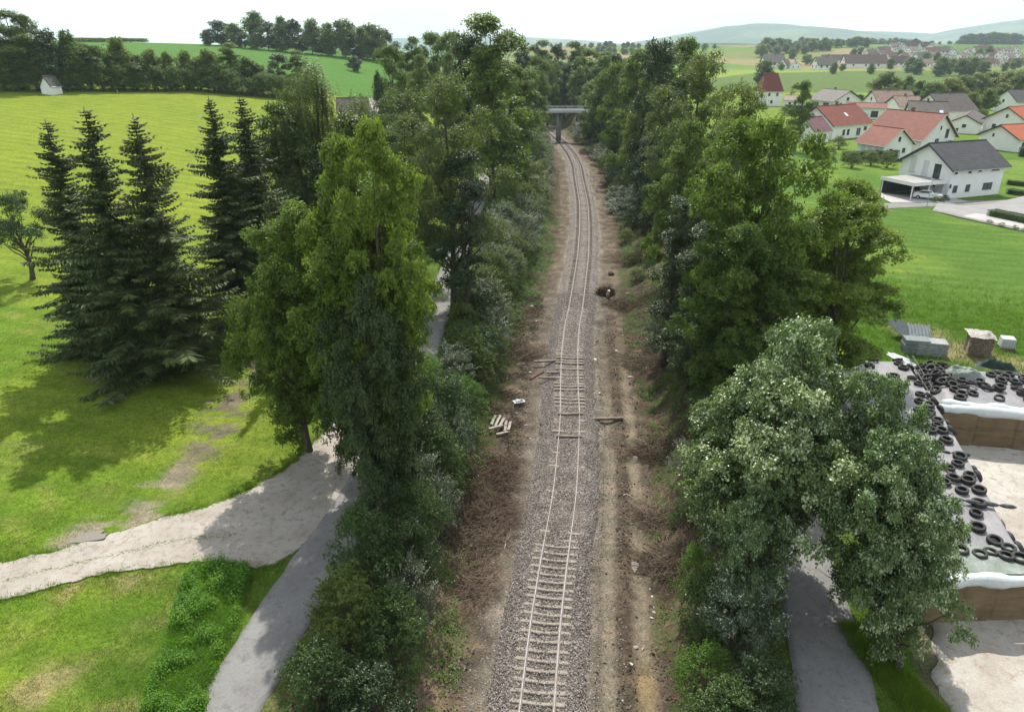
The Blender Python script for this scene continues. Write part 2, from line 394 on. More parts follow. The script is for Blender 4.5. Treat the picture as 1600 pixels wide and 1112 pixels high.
hill('hills', 4500, 5900, 1900, 1600, 275, 5)
hill('hills', 3000, 6900, 2700, 1200, 140, 7)
hill('hills', -300, 6600, 2100, 1100, 100, 9)
hill('hills', 700, 2600, 700, 300, 52, 12)

# ------------------------------------------------------------------ roads as sheets that follow the ground
def resample(pts, n):
    p = np.array(pts, float); s = np.r_[0, np.cumsum(np.hypot(*(p[1:] - p[:-1]).T))]
    t = np.linspace(0, s[-1], n); x = np.interp(t, s, p[:, 0]); y = np.interp(t, s, p[:, 1])
    k = max(2, n // (len(pts) * 3)); return np.stack([_smooth(x, k), _smooth(y, k)], 1)
def ribbon(name, left, right, mat, off=.04, step=.35, rag=.15, seed=1, nc=8, crown=0.0, skirt=.12):
    Lp = np.array(left, float); n = int(max(np.hypot(*(Lp[1:] - Lp[:-1]).T).sum(), 4) / step)
    A = resample(left, n); B = resample(right, n)
    s = np.arange(n) * step; dirv = (B - A); ln = np.hypot(*dirv.T)[:, None]; dirv = dirv / ln
    ja = rag * 2 * (fbm(s / .9, s * 0 + 3.3, seed, 4, .7) - .5); jb = rag * 2 * (fbm(s / .9, s * 0 + 8.1, seed + 9, 4, .7) - .5)
    A = A + dirv * ja[:, None]; B = B + dirv * jb[:, None]
    t = np.linspace(0, 1, nc + 1); P = A[:, None, :] * (1 - t)[None, :, None] + B[:, None, :] * t[None, :, None]
    X, Y = P[..., 0], P[..., 1]; Z = T(X, Y) + off + crown * (1 - (2 * t - 1) ** 2)[None, :]
    Z0 = Z.copy()
    X = np.concatenate([X[:, :1], X, X[:, -1:]], 1); Y = np.concatenate([Y[:, :1], Y, Y[:, -1:]], 1)
    Z = np.concatenate([Z0[:, :1] - skirt, Z0, Z0[:, -1:] - skirt], 1); w = nc + 3
    i = (np.arange(n - 1)[:, None] * w + np.arange(w - 1)[None, :]).ravel()
    f = np.stack([i, i + 1, i + 1 + w, i + w], 1)
    return link(name, npmesh(name, np.stack([X.ravel(), Y.ravel(), Z.ravel()], 1), f, mat, smooth=True))
def offset_line(pts, w):
    p = resample(pts, len(pts) * 6); d = np.gradient(p, axis=0); d /= np.hypot(*d.T)[:, None]
    nrm = np.stack([-d[:, 1], d[:, 0]], 1)
    return p + nrm * w / 2, p - nrm * w / 2
def roadmat(name, base, stain, pale, sc=1.0, gravel=.2):
    m, nt, out = newmat(name); v = N(nt, 'ShaderNodeTexCoord').outputs['Object']
    a = noise(nt, .45 * sc, 6, .62, vec=v); b = noise(nt, 2.4 * sc, 6, .72, vec=v); g = noise(nt, 26, 3, .7, vec=v); g2 = noise(nt, 9, 4, .7, vec=v)
    c = mixc(nt, ramp(nt, a, .36, .62), base, pale); c = mixc(nt, ramp(nt, b, .52, .70), c, stain)
    c = mixc(nt, 1.0, c, mixc(nt, ramp(nt, g, .3, .7), (1 - gravel,) * 3, (1 + gravel,) * 3), 'MULTIPLY')
    c = mixc(nt, 1.0, c, mixc(nt, ramp(nt, g2, .3, .7), (1 - gravel * .6,) * 3, (1 + gravel * .6,) * 3), 'MULTIPLY')
    principled(nt, out, c, .9, .2, 0, g, .5, .03); return m
M_ASPH = roadmat('old_asphalt', (.185, .18, .175), (.14, .135, .128), (.225, .22, .21), 1, .14)  # greys lowered so that shade on the lane sits in the asphalt colour
M_DIRT = roadmat('pale_dirt', (.34, .30, .25), (.255, .21, .165), (.42, .385, .335), 1.2, .22)
M_YARD = roadmat('stained_concrete', (.34, .305, .26), (.27, .20, .135), (.44, .42, .38), .8, .16)
M_PAVE = roadmat('pale_paving', (.36, .34, .32), (.30, .28, .26), (.42, .40, .38), 1, .08)
M_DIRTG, nt, out = newmat('pale_dirt_with_grass'); v = N(nt, 'ShaderNodeTexCoord').outputs['Object']
a = noise(nt, .5, 6, .62, vec=v); b = noise(nt, 2.6, 6, .75, vec=v); g = noise(nt, 24, 3, .7, vec=v); g2 = noise(nt, 8, 5, .75, vec=v)
c = mixc(nt, ramp(nt, a, .36, .62), (.34, .305, .26), (.41, .375, .33)); c = mixc(nt, ramp(nt, b, .50, .66), c, (.26, .22, .18)); c = mixc(nt, ramp(nt, g2, .60, .72), c, (.17, .135, .10))
c = mixc(nt, 1.0, c, mixc(nt, ramp(nt, g, .3, .7), (.76,) * 3, (1.2,) * 3), 'MULTIPLY')
gr = N(nt, 'ShaderNodeAttribute', attribute_name='Col').outputs['Color']; sp_ = N(nt, 'ShaderNodeSeparateColor'); nt.links.new(gr, sp_.inputs[0])
gm = mathn(nt, 'ADD', sp_.outputs[0], mathn(nt, 'MULTIPLY', mathn(nt, 'SUBTRACT', g2, .5), 1.6)); gm = ramp(nt, gm, .48, .58)
c = mixc(nt, gm, c, mixc(nt, b, (.06, .10, .02), (.13, .16, .04)))
principled(nt, out, c, .92, .15, 0, g, .6, .04)
lane_px = [(300,1200),(352,1112),(396,1025),(434,950),(462,895),(498,835),(545,765),(598,660),(636,560),(667,470),(704,385),(738,300),(760,258),(778,230)]
lane = [G(a, b, 2.1 + .006 * max(0, 1112 - b)) for a, b in lane_px]
l1, l2 = offset_line(lane, 2.85)
tag(ribbon('lane', l1, l2, M_ASPH, .045, .4, .10, 3, 8, .03), kind='structure')
du = PXW([(-260,955),(-120,918),(0,890),(110,862),(220,822),(330,795),(400,765),(455,735),(500,690),(540,640),(572,590)], 2.2)
dl = PXW([(-260,1035),(-120,985),(0,945),(100,916),(180,895),(270,886),(355,884),(425,892),(490,850),(560,770),(612,690),(640,640)], 2.2)
_dt = ribbon('dirt_track', du, dl, M_DIRTG, .045, .2, .42, 5, 26, skirt=.05); tag(_dt, kind='structure')
_n = len(_dt.data.vertices); _co = np.zeros(_n * 3); _dt.data.vertices.foreach_get('co', _co); _co = _co.reshape(-1, 3); _w = 29
_t = np.clip((np.arange(_n) % _w - 1) / 26.0, 0, 1); _left = 1 - sst(-16, -12, _co[:, 0])
_g = .50 * np.exp(-((_t - .52) / .10) ** 2) * _left + .75 * (np.exp(-_t / .05) + np.exp(-(1 - _t) / .05)) * (1 - sst(-10, -8, _co[:, 0]))
_c4 = np.ones((_n, 4), np.float32); _c4[:, :3] = _g[:, None]; _at = _dt.data.attributes.new('Col', 'FLOAT_COLOR', 'POINT'); _at.data.foreach_set('color', _c4.ravel())
rl = [G(1315,1200,2.3), G(1308,1112,2.3), G(1297,1038,2.3), G(1269,940,2.3), G(1240,840,2.4), G(1205,640,2.6), G(1190,535,2.7), G(1185,470,2.9), (29.5,78), (38,92), (48,104), (58,112), (70,116.0), (84,117.5), (110,118)]
r1, r2 = offset_line(rl, 3.2)
tag(ribbon('road', r1, r2, M_ASPH, .045, .4, .08, 13, 8, .03), kind='structure')
yl = [(16.4, 4), (16.6, 14), (17.2, 19), (18.2, 22.5), (19.4, 25.2), (22.5, 27.5), (26, 38.5), (26.8, 42)]
yr = [(70, 4), (70, 12), (70, 17), (70, 21), (70, 25), (70, 29), (70, 37), (70, 41)]
tag(ribbon('yard', yl, yr, M_YARD, .05, .3, .6, 17, 60), kind='structure')
# puddles
M_WATER, nt, out = newmat('muddy_water'); principled(nt, out, (.20, .175, .14), .10, .5)
def puddle(px, py, rx, ry, z, seed, rot=0):
    x, y = G(px, py, z); rnd = random.Random(seed); zz = max(Tf(x + a, y + b) for a in (-rx * .5, 0, rx * .5) for b in (-ry * .5, 0, ry * .5)) + .012
    pts = []
    for k in range(28):
        a = 2 * math.pi * k / 28; r = 1 + .22 * math.sin(3 * a + seed) + .12 * math.sin(7 * a + seed * 2)
        u, w = rx * r * math.cos(a), ry * r * math.sin(a)
        pts.append((x + u * math.cos(rot) - w * math.sin(rot), y + u * math.sin(rot) + w * math.cos(rot)))
    tag(MB().prism(pts, zz - .03, zz).build('puddle', M_WATER), kind='structure')
puddle(991, 884, .22, .5, -.4, 1, 0); puddle(136, 846, 1.1, .42, 2.2, 4, .35)

# ------------------------------------------------------------------ railway
def gravelmat(name, a, b, c3, sc):
    m, nt, out = newmat(name); v = N(nt, 'ShaderNodeTexCoord').outputs['Object']
    vo = N(nt, 'ShaderNodeTexVoronoi'); vo.inputs['Scale'].default_value = sc; nt.links.new(v, vo.inputs['Vector'])
    sep = N(nt, 'ShaderNodeSeparateColor'); nt.links.new(vo.outputs['Color'], sep.inputs[0])
    col = mixc(nt, ramp(nt, sep.outputs[0], .1, .9), a, b); col = mixc(nt, ramp(nt, sep.outputs[1], .86, .9), col, c3)
    n = noise(nt, .5, 5, .65, vec=v); col = mixc(nt, 1.0, col, mixc(nt, ramp(nt, n, .35, .65), (.74, .70, .66), (1.15, 1.13, 1.12)), 'MULTIPLY')
    n5 = noise(nt, 3.0, 5, .65, vec=v); col = mixc(nt, ramp(nt, n5, .56, .68), col, (.14, .105, .078))
    d = vo.outputs['Distance']; e = ramp(nt, d, 0, .75, 1, 0)
    col = mixc(nt, 1.0, col, mixc(nt, e, (.35, .35, .35), (1.15, 1.15, 1.15)), 'MULTIPLY')
    principled(nt, out, col, .85, .25, 0, e, 1.0, .05); return m
M_BAL = gravelmat('ballast_stone', (.17, .145, .125), (.37, .33, .295), (.55, .51, .47), 14.0)
bw = np.linspace(-2.75, 2.75, 56); by = np.r_[np.arange(8, 75, .16), np.arange(75, 300, .6)]
BX, BY = np.meshgrid(bw, by)
edge = 2.15 + 1.1 * (fbm(BY / 1.3, np.sign(BX) * 3, 91, 4, .65) - .5) + np.where(BX < 0, .25, 0)
bz = .02 - .055 * (1 - sst(33, 35, BY) * (1 - sst(49, 52, BY))) - np.maximum(0, np.abs(BX) - 1.62) * .42
bz = np.where(np.abs(BX) > edge, bz - (np.abs(BX) - edge) * 1.0, bz)
bury = sst(33.5, 35.5, BY) * (1 - sst(48, 52, BY)) * .085 * (-.05 + 1.9 * fbm(BX / .8, BY / 1.1, 93, 3)) + .0 * sst(70, 90, BY)
bury = np.clip(bury, 0, .125)
bz = bz + bury * (np.abs(BX) < 2.4) + .045 * (fbm(BX / .35, BY / .35, 95, 3) - .5) - .10 * (1 - sst(33, 35, BY)) * np.exp(-((np.abs(BX) - .05) / .6) ** 4)
bxw = BX + xc(BY)
bi = (np.arange(len(by) - 1)[:, None] * 56 + np.arange(55)[None, :]).ravel()
tag(link('ballast', npmesh('ballast', np.stack([bxw.ravel(), BY.ravel(), bz.ravel()], 1), np.stack([bi, bi + 1, bi + 57, bi + 56], 1), M_BAL, smooth=True)), kind='structure')
M_RAIL, nt, out = newmat('rusty_rail')
gn = N(nt, 'ShaderNodeNewGeometry'); sx = N(nt, 'ShaderNodeSeparateXYZ'); nt.links.new(gn.outputs['Normal'], sx.inputs[0])
topf = ramp(nt, sx.outputs[2], .85, .97); rn = noise(nt, 4, 4, .6)
ccol = mixc(nt, topf, mixc(nt, rn, (.085, .055, .042), (.15, .105, .08)), mixc(nt, ramp(nt, rn, .4, .65), (.27, .245, .255), (.15, .115, .095)))
pr = principled(nt, out, ccol, .5, .4, 0, rn, .2, .01)
M_SLP = simple('sleeper_concrete', (.33, .295, .25), .85, .3, 2.5, .2, col2=(.24, .21, .17), bstr=.4)
track = empty('railway_track', (float(xc(20)), 20, 0))
tag(track, 'single railway track with kinked rusty rails running down the middle of the cutting', 'railway track')
toff = Vector(track.location)
ry = np.r_[np.arange(6, 80, .4), np.arange(80, 290, 1.2)]
for sgn in (-1, 1):
    prof = [(-.07, 0), (-.07, .02), (-.012, .035), (-.012, .12), (-.036, .13), (-.036, .165), (-.028, .172), (.028, .172), (.036, .165), (.036, .13), (.012, .12), (.012, .035), (.07, .02), (.07, 0)]
    cxs = xc(ry); slope = np.gradient(cxs, ry); nrm = np.stack([np.ones_like(slope), -slope], 1) / np.sqrt(1 + slope ** 2)[:, None]
    vs = []; K = len(prof)
    for i, yv in enumerate(ry):
        for (u, w) in prof:
            vs.append((cxs[i] + nrm[i, 0] * (sgn * .7525 + u) - toff.x, yv + nrm[i, 1] * (sgn * .7525 + u) - 20, w + .0))
    fs = []
    for i in range(len(ry) - 1):
        for k in range(K): fs.append((i * K + k, i * K + (k + 1) % K, (i + 1) * K + (k + 1) % K, (i + 1) * K + k))
    link('rail', npmesh('rail', vs, fs, M_RAIL), track)
def sleeper_shape(mb, M, wood=False):
    st = [(-1.30, .10, -.03), (-1.18, .145, .02), (-.85, .145, .012), (-.62, .13, .005), (-.42, .11, -.03), (0, .105, -.045), (.42, .11, -.03), (.62, .13, .005), (.85, .145, .012), (1.18, .145, .02), (1.30, .10, -.03)]
    vs = []
    for x, w, t in st:
        w *= .9
        vs += [(x, -w, -.20), (x, -w * .86, t - .02), (x, -w * .6, t), (x, w * .6, t), (x, w * .86, t - .02), (x, w, -.20)]
    fs = []
    for i in range(len(st) - 1):
        for k in range(5): a = i * 6 + k; fs.append((a, a + 1, a + 7, a + 6))
    fs += [tuple(range(6)), tuple(range(6 * (len(st) - 1), 6 * len(st)))[::-1]]
    mb.add([M @ Vector(v) for v in vs], fs)
mbs = MB(); sleeper_shape(mbs, Matrix()); me_slp = mbs.mesh('sleeper', M_SLP)
clip = MB()
far_mb = MB(); rs = random.Random(8)
for i in range(420):
    yv = 16.2 + i * .6
    if yv > 262: break
    cx = float(xc(yv)); sl = float(xc(yv + .5) - xc(yv - .5))
    ang = -math.atan(sl) + rs.gauss(0, .012)
    dz = rs.gauss(0, .006)
    if 34.5 < yv < 62: dz += rs.gauss(.025, .055); ang += rs.gauss(0, .03)
    Mx = Matrix.Translation((cx - toff.x, yv - 20, dz)) @ Matrix.Rotation(ang, 4, 'Z')
    if yv > 52: dz += .025
    if i < 98:
        o = link('sleeper', me_slp, track); o.matrix_local = Mx
    else: sleeper_shape(far_mb, Mx)
tag(far_mb.build('sleepers', simple('old_sleeper', (.13, .105, .083), .9, .35, 2, .1, col2=(.08, .065, .052)), track), kind='stuff')

rs = np.random.default_rng(99); n = 60000
sy = 14 + 66 * rs.uniform(0, 1, n) ** 1.25; sd_ = rs.normal(0, 1.75, n); keep = np.abs(sd_) < 4.4; sy = sy[keep]; sd_ = sd_[keep]; sx_ = xc(sy) + sd_
keep = (np.abs(np.abs(sd_) - .7525) > .13) & ~((np.abs(sd_) < 1.35) & (rs.uniform(0, 1, len(sd_)) < .6)); sy = sy[keep]; sd_ = sd_[keep]; sx_ = sx_[keep]
bzz = .02 - np.maximum(0, np.abs(sd_) - 1.62) * .42 + sst(33.5, 35.5, sy) * (1 - sst(48, 52, sy)) * .09 * (np.abs(sd_) < 2.4) - .06 * (1 - sst(33, 35, sy)) * (np.abs(sd_) < .7)
zz = np.maximum(np.where(np.abs(sd_) < 2.3, bzz, -9), T(sx_, sy)) + .012
ss = rs.uniform(.022, .052, len(sx_)); octv = np.array([[1, 0, 0], [0, 1, 0], [-1, 0, 0], [0, -1, 0], [0, 0, .8], [0, 0, -.8]], float)
rot = rs.uniform(0, 6.28, len(sx_)); V = octv[None] * ss[:, None, None] * rs.uniform(.6, 1.3, (len(sx_), 6, 1)); X = V[..., 0] * np.cos(rot)[:, None] - V[..., 1] * np.sin(rot)[:, None]; Y = V[..., 0] * np.sin(rot)[:, None] + V[..., 1] * np.cos(rot)[:, None]
V = np.stack([X + sx_[:, None], Y + sy[:, None], V[..., 2] + zz[:, None]], -1).reshape(-1, 3)
F = np.array([[0, 1, 4], [1, 2, 4], [2, 3, 4], [3, 0, 4], [1, 0, 5], [2, 1, 5], [3, 2, 5], [0, 3, 5]])[None] + (np.arange(len(sx_)) * 6)[:, None, None]
m, nt, out = newmat('loose_stone'); a = N(nt, 'ShaderNodeAttribute', attribute_name='v').outputs['Fac']
principled(nt, out, mixc(nt, a, (.14, .12, .11), (.48, .45, .42)), .85, .2)
tag(link('loose_stones', npmesh('loose_stones', V, F.reshape(-1, 3), m, attr=np.repeat(rs.uniform(0, 1, len(sx_)) ** 1.4, 8))), kind='stuff')

def clods(name, n, x0, x1, y0, y1, dens, seed, smin, smax, mat):
    rs = np.random.default_rng(seed); x = rs.uniform(x0, x1, n); y = rs.uniform(y0, y1, n); k = rs.uniform(0, 1, n) < dens(x, y); x = x[k]; y = y[k]; m_ = len(x)
    ss = smin + (smax - smin) * rs.uniform(0, 1, m_) ** 3; rot = rs.uniform(0, 6.28, m_); V = octv[None] * ss[:, None, None] * rs.uniform(.5, 1.4, (m_, 6, 1)) + rs.normal(0, .2, (m_, 6, 3)) * ss[:, None, None]
    X = V[..., 0] * np.cos(rot)[:, None] - V[..., 1] * np.sin(rot)[:, None]; Y = V[..., 0] * np.sin(rot)[:, None] + V[..., 1] * np.cos(rot)[:, None]
    V = np.stack([X + x[:, None], Y + y[:, None], V[..., 2] * .8 + (T(x, y) + ss * .2)[:, None]], -1).reshape(-1, 3)
    F = np.array([[0, 1, 4], [1, 2, 4], [2, 3, 4], [3, 0, 4], [1, 0, 5], [2, 1, 5], [3, 2, 5], [0, 3, 5]])[None] + (np.arange(m_) * 6)[:, None, None]
    tag(link(name, npmesh(name, V, F.reshape(-1, 3), mat, attr=np.repeat(rs.uniform(0, 1, m_), 8))), kind='stuff')
m, nt, out = newmat('soil_clod'); a = N(nt, 'ShaderNodeAttribute', attribute_name='v').outputs['Fac']
principled(nt, out, mixc(nt, a, (.045, .034, .026), (.17, .135, .10)), .95, .05)
def _dc(x, y):
    d = x - xg(y); f = fbm(x / 1.3, y / 1.3, 161, 3)
    return np.where(d < 0, sst(-2.9, -3.8, d) * sst(-8.5, -6.8, d), sst(2.4, 2.8, d) * (1 - sst(8, 10, d)) * (1 - .93 * np.exp(-((d - 3.15) / .42) ** 4) - .93 * np.exp(-((d - 4.85) / .45) ** 4))) * sst(.36, .54, f)
clods('soil_clods', 110000, -9, 22, 14, 80, _dc, 71, .02, .11, m)
# ------------------------------------------------------------------ foliage
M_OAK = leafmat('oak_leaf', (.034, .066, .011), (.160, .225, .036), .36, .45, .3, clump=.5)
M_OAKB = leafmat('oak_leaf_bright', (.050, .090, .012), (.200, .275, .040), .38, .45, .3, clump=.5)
M_MAPLE = leafmat('maple_leaf', (.050, .090, .024), (.19, .26, .085), .26, .36, .6, (1.3, 1.6, .7), clump=.5, pale=(.42, .49, .32), pth=.66)
M_DARK = leafmat('ivy_leaf', (.018, .036, .012), (.070, .110, .030), .20, .42, .4, clump=.5)
M_SPR = leafmat('spruce_needle', (.036, .058, .022), (.125, .165, .055), .2, .55, .25, (1.2, 1.4, .7), clump=.6)
M_BIRCH = leafmat('birch_leaf', (.055, .085, .020), (.155, .19, .055), .34, .45, .3, clump=.4)
M_MIX = leafmat('mixed_leaf', (.050, .078, .018), (.165, .21, .052), .34, .45, .3, clump=.3)
M_YEL = leafmat('yellowish_leaf', (.075, .100, .022), (.19, .21, .05), .32, .45, .3, clump=.3)
M_SILV = leafmat('willow_leaf', (.050, .075, .040), (.14, .175, .11), .20, .45, .35, (1.2, 1.3, .8), clump=.7, pale=(.36, .41, .33), pth=.72)
M_SHR = leafmat('shrub_leaf', (.026, .056, .016), (.085, .140, .036), .26, .42, .35, clump=.8, pale=(.17, .23, .13), pth=.93)
M_FRESH = leafmat('fresh_leaf', (.045, .10, .016), (.13, .24, .040), .36, .45, .3, clump=.8)
M_HERB = leafmat('herb_leaf', (.060, .15, .018), (.20, .36, .045), .5, .5, .3, clump=.8)
M_BARK = simple('bark', (.13, .11, .088), .95, .4, 3.0, .1, col2=(.07, .058, .045), bstr=.8, bdist=.05)
M_TWIG = simple('dead_twig', (.22, .17, .125), .9, .35, 4, .1, col2=(.12, .085, .06))

def unit(a): return a / np.maximum(np.linalg.norm(a, axis=1, keepdims=True), 1e-9)
def leaf_faces(P, nrm, size, asp, rs, droop=0.0):
    """a rhombic leaf at every P with a normal near nrm"""
    n = len(P); nr = unit(nrm + rs.normal(0, .55, (n, 3)))
    t = rs.normal(0, 1, (n, 3)); t[:, 2] -= droop; t = unit(t - nr * (t * nr).sum(1, keepdims=True)); b = np.cross(nr, t)
    L = (size * rs.uniform(.7, 1.3, n))[:, None]; w = L * asp
    v = np.stack([P - t * L * .5, P + b * w * .5 - nr * L * .08, P + t * L * .5, P - b * w * .5 - nr * L * .08], 1).reshape(-1, 3)
    return v, np.arange(4 * n).reshape(n, 4)
def crown_cloud(rs, centres, radii, ntw, nlf, size, asp, tw=.30, flat=.75, up=.8, cc=None, droop=0):
    """blobs -> twig tufts on their shells -> leaves"""
    P = []; Nn = []; V = []; nb = len(centres)
    cc = np.array(cc if cc is not None else (0, 0, 0), float)
    for c, r in zip(centres, radii):
        k = max(4, int(ntw * (r ** 2)))
        d = unit(rs.normal(0, 1, (k, 3))); d[:, 2] = np.where(d[:, 2] < -.35, -d[:, 2] * .6, d[:, 2])
        rr = r * (rs.uniform(.35, 1.0, k) ** .45)
        tc_ = c + d * rr[:, None] * np.array([1, 1, flat])
        bv = rs.uniform(0, 1)
        tv = np.clip(.28 * bv + .72 * rs.uniform(0, 1, k), 0, 1)
        q = np.repeat(tc_, nlf, 0) + rs.normal(0, tw * .5, (k * nlf, 3)) * np.array([1, 1, .7])
        out = unit(np.repeat(d, nlf, 0) * .7 + unit(q - cc) * .4 + np.array([0, 0, up]))
        P.append(q); Nn.append(out); V.append(np.repeat(tv, nlf) * .7 + .3 * rs.uniform(0, 1, k * nlf))
    P = np.concatenate(P); Nn = np.concatenate(Nn); V = np.concatenate(V)
    v, f = leaf_faces(P, Nn, size, asp, rs, droop); return v, f, V
def trunk_mesh(name, rs, H, r0, centres, lean=(0, 0), nl=26, up=.9, mat=None):
    mb = MB(); pts = []; rad = []
    for i in range(9):
        t = i / 8; pts.append((lean[0] * t + .25 * math.sin(t * 5 + H), lean[1] * t + .2 * math.cos(t * 4 + H) - .2, H * up * t - .3)); rad.append(r0 * (1.25 if i == 0 else 1) * (1 - .86 * t))
    mb.tube(pts, rad, 9)
    idx = rs.permutation(len(centres))[:nl]
    for i in idx:
        c = centres[i]; zb = min(max(c[2] * .62 - .5, H * .12), H * up * .93); t = (zb + .3) / (H * up)
        p0 = Vector(pts[0]).lerp(Vector(pts[-1]), t); j = min(7, int(t * 8)); p0 = Vector(pts[j]).lerp(Vector(pts[j + 1]), t * 8 - j)
        c = Vector(c); mid = p0.lerp(c, .5) + Vector((0, 0, -.08 * (c - p0).length + .3)); r1 = max(.03, r0 * (1 - .86 * t) * .42)
        mb.tube([p0, p0.lerp(mid, .5) + Vector((.1, .1, .1)), mid, mid.lerp(c, .5) + Vector((0, .1, .15)), c], [r1, r1 * .8, r1 * .6, r1 * .4, r1 * .15], 5, caps=False)
    return mb.mesh(name, mat or M_BARK, smooth=True)
PROTO = {}
def blobs(rs, H, R, z0, prof, n, rb, inner=.25, lump=.25, nlobe=0):
    """blob centres gathered in lobes (the big limbs) inside an envelope: prof(t) is its radius at height fraction t"""
    cs = []; rr = []
    if not nlobe: nlobe = max(7, int(9 + lump * 14))
    lobes = []
    for i in range(nlobe):
        t = (i + rs.uniform(.2, .9)) / nlobe; a = i * 2.4 + rs.uniform(-.5, .5); pr = prof(t)
        q = rs.uniform(.42, .72) if t < .9 else .15
        lr = R * rs.uniform(.38, .55) * (.55 + .45 * pr) * (1.25 - lump)
        lobes.append((R * pr * q * math.cos(a), R * pr * q * math.sin(a), z0 + lr * .6 + (H - z0 - lr * 1.5) * t, lr))
    for i in range(n):
        if rs.uniform() < inner * .6:
            t = rs.uniform(0, .85); a = rs.uniform(0, 6.283); r = R * prof(t) * .45 * rs.uniform(); p = (r * math.cos(a), r * math.sin(a), z0 + (H - z0) * t)
        else:
            lx, ly, lz, lr = lobes[i % nlobe]; d = unit(rs.normal(0, 1, (1, 3)))[0]; d[2] = d[2] if d[2] > -.4 else -d[2]
            k = lr * rs.uniform(.45, .95); p = (lx + d[0] * k, ly + d[1] * k, lz + d[2] * k * 1.05)
        cs.append(p); rr.append(rb * rs.uniform(.55, 1.05))
    cs = np.array(cs); cs[:, 2] = np.clip(cs[:, 2], z0, H - rb * .5); return cs, np.array(rr)
def prof_oak(t): return (math.sin(math.pi * min(1, .12 + t * .86)) ** .62) * (1 - .28 * t)
def prof_round(t): return math.sin(math.pi * min(1, .10 + t * .82)) ** .6
def prof_col(t): return (math.sin(math.pi * min(1, .18 + t * .78)) ** .4) * (1 - .35 * t)
def prof_dome(t): return math.cos(t * 1.45) ** .6
def broad(key, seed, H, R, mat, z0, prof, nb, rb, ntw, nlf, size, asp=.62, trunk=.3, tw=.3, flat=.75, up=.8, lump=.25, inner=.25, droop=0, nl=26, tup=.9):
    rs = np.random.default_rng(seed); cs, rr = blobs(rs, H, R, z0, prof, nb, rb, inner, lump)
    v, f, V = crown_cloud(rs, cs, rr, ntw, nlf, size, asp, tw, flat, up, (0, 0, (z0 + H) / 2), droop)
    PROTO[key] = dict(crown=npmesh('crown', v, f, mat, attr=V), trunk=trunk_mesh('trunk', rs, H, trunk, cs, nl=nl, up=tup), H=H, R=R, n=len(f), kind='broad')
def spruce(key, seed, H, R, mat=None, dens=1.0, bare=.04):
    rs = np.random.default_rng(seed); P0 = []; Tn = []; Nn = []; Ln = []; V = []; mb = MB()
    mb.tube([(0, 0, -.3), (.05, 0, H * .5), (0, .03, H)], [.24, .15, .02], 8)
    z = H * bare
    zc_ = 0
    while z < H - .15:
        t = z / H; nb = int(rs.integers(5, 8)) if t < .9 else 5; Lb0 = R * ((1 - t) ** .78) * (.85 if t < .12 else 1) + .12
        for k in range(nb):
            a = rs.uniform(0, 6.283); Lb = Lb0 * rs.uniform(.4, 1.2) * (1 + .22 * math.sin(2 * a + z * .8) + .15 * math.sin(z * 2.1 + a)); d = np.array([math.cos(a), math.sin(a)])
            zb = z + rs.uniform(-.45, .45) * (1 - t); bv = rs.uniform(0, 1); drop = -rs.uniform(.05, .38) * Lb * (1 - t) - .05; n = max(2, int(Lb / .17 * dens))
            s = (np.arange(n) + rs.uniform(.2, .8)) / n
            zz = zb + drop * s * 1.7 + Lb * .17 * s ** 3 + .15 * Lb * t * s
            c = np.stack([d[0] * Lb * s, d[1] * Lb * s, zz], 1)
            if k < 4 and Lb > .6 and rs.uniform() < .6: mb.tube([(0, 0, zb), tuple(c[len(c) // 2]), tuple(c[-1])], [.035, .02, .006], 3, caps=False)
            for sgn in (-1, 1):
                for rep in range(4):
                    w = .30 * Lb * (1 - s * .75) * rs.uniform(.6, 1.2, n) + .14
                    dirn = np.stack([d[0] * .55 - sgn * d[1] * .8 + rs.normal(0, .2, n), d[1] * .55 + sgn * d[0] * .8 + rs.normal(0, .2, n), -.25 - 1.3 * rep * rs.uniform(.2, 1, n)], 1)
                    P0.append(c); Tn.append(unit(dirn) * (w * (1 - .14 * rep))[:, None]); Ln.append(rs.uniform(.07, .15, n)); V.append(np.clip(.5 * bv + .5 * rs.uniform(0, 1, n) + .25 * (s - .5), 0, 1))
            P0.append(c[-1:]); Tn.append(np.array([[d[0] * .25, d[1] * .25, .05]])); Ln.append(np.array([.12])); V.append(np.array([.9]))
        z += rs.uniform(.17, .30) * (1 if t < .8 else .8) / dens ** .5
    P0 = np.concatenate(P0); Tn = np.concatenate(Tn); Ln = np.concatenate(Ln); V = np.concatenate(V); n = len(P0)
    side = unit(np.cross(Tn, np.array([0, 0, 1.0]) + rs.normal(0, .5, (n, 3)))) * Ln[:, None]
    P1 = P0 + Tn; Pm = P0 + Tn * .45 + np.array([0, 0, .02])
    v = np.stack([P0, Pm + side * .5, P1, Pm - side * .5], 1).reshape(-1, 3)
    PROTO[key] = dict(crown=npmesh('crown', v, np.arange(4 * n).reshape(n, 4), mat or M_SPR, attr=V), trunk=mb.mesh('trunk', M_BARK, True), H=H, R=R, n=n, kind='conifer')
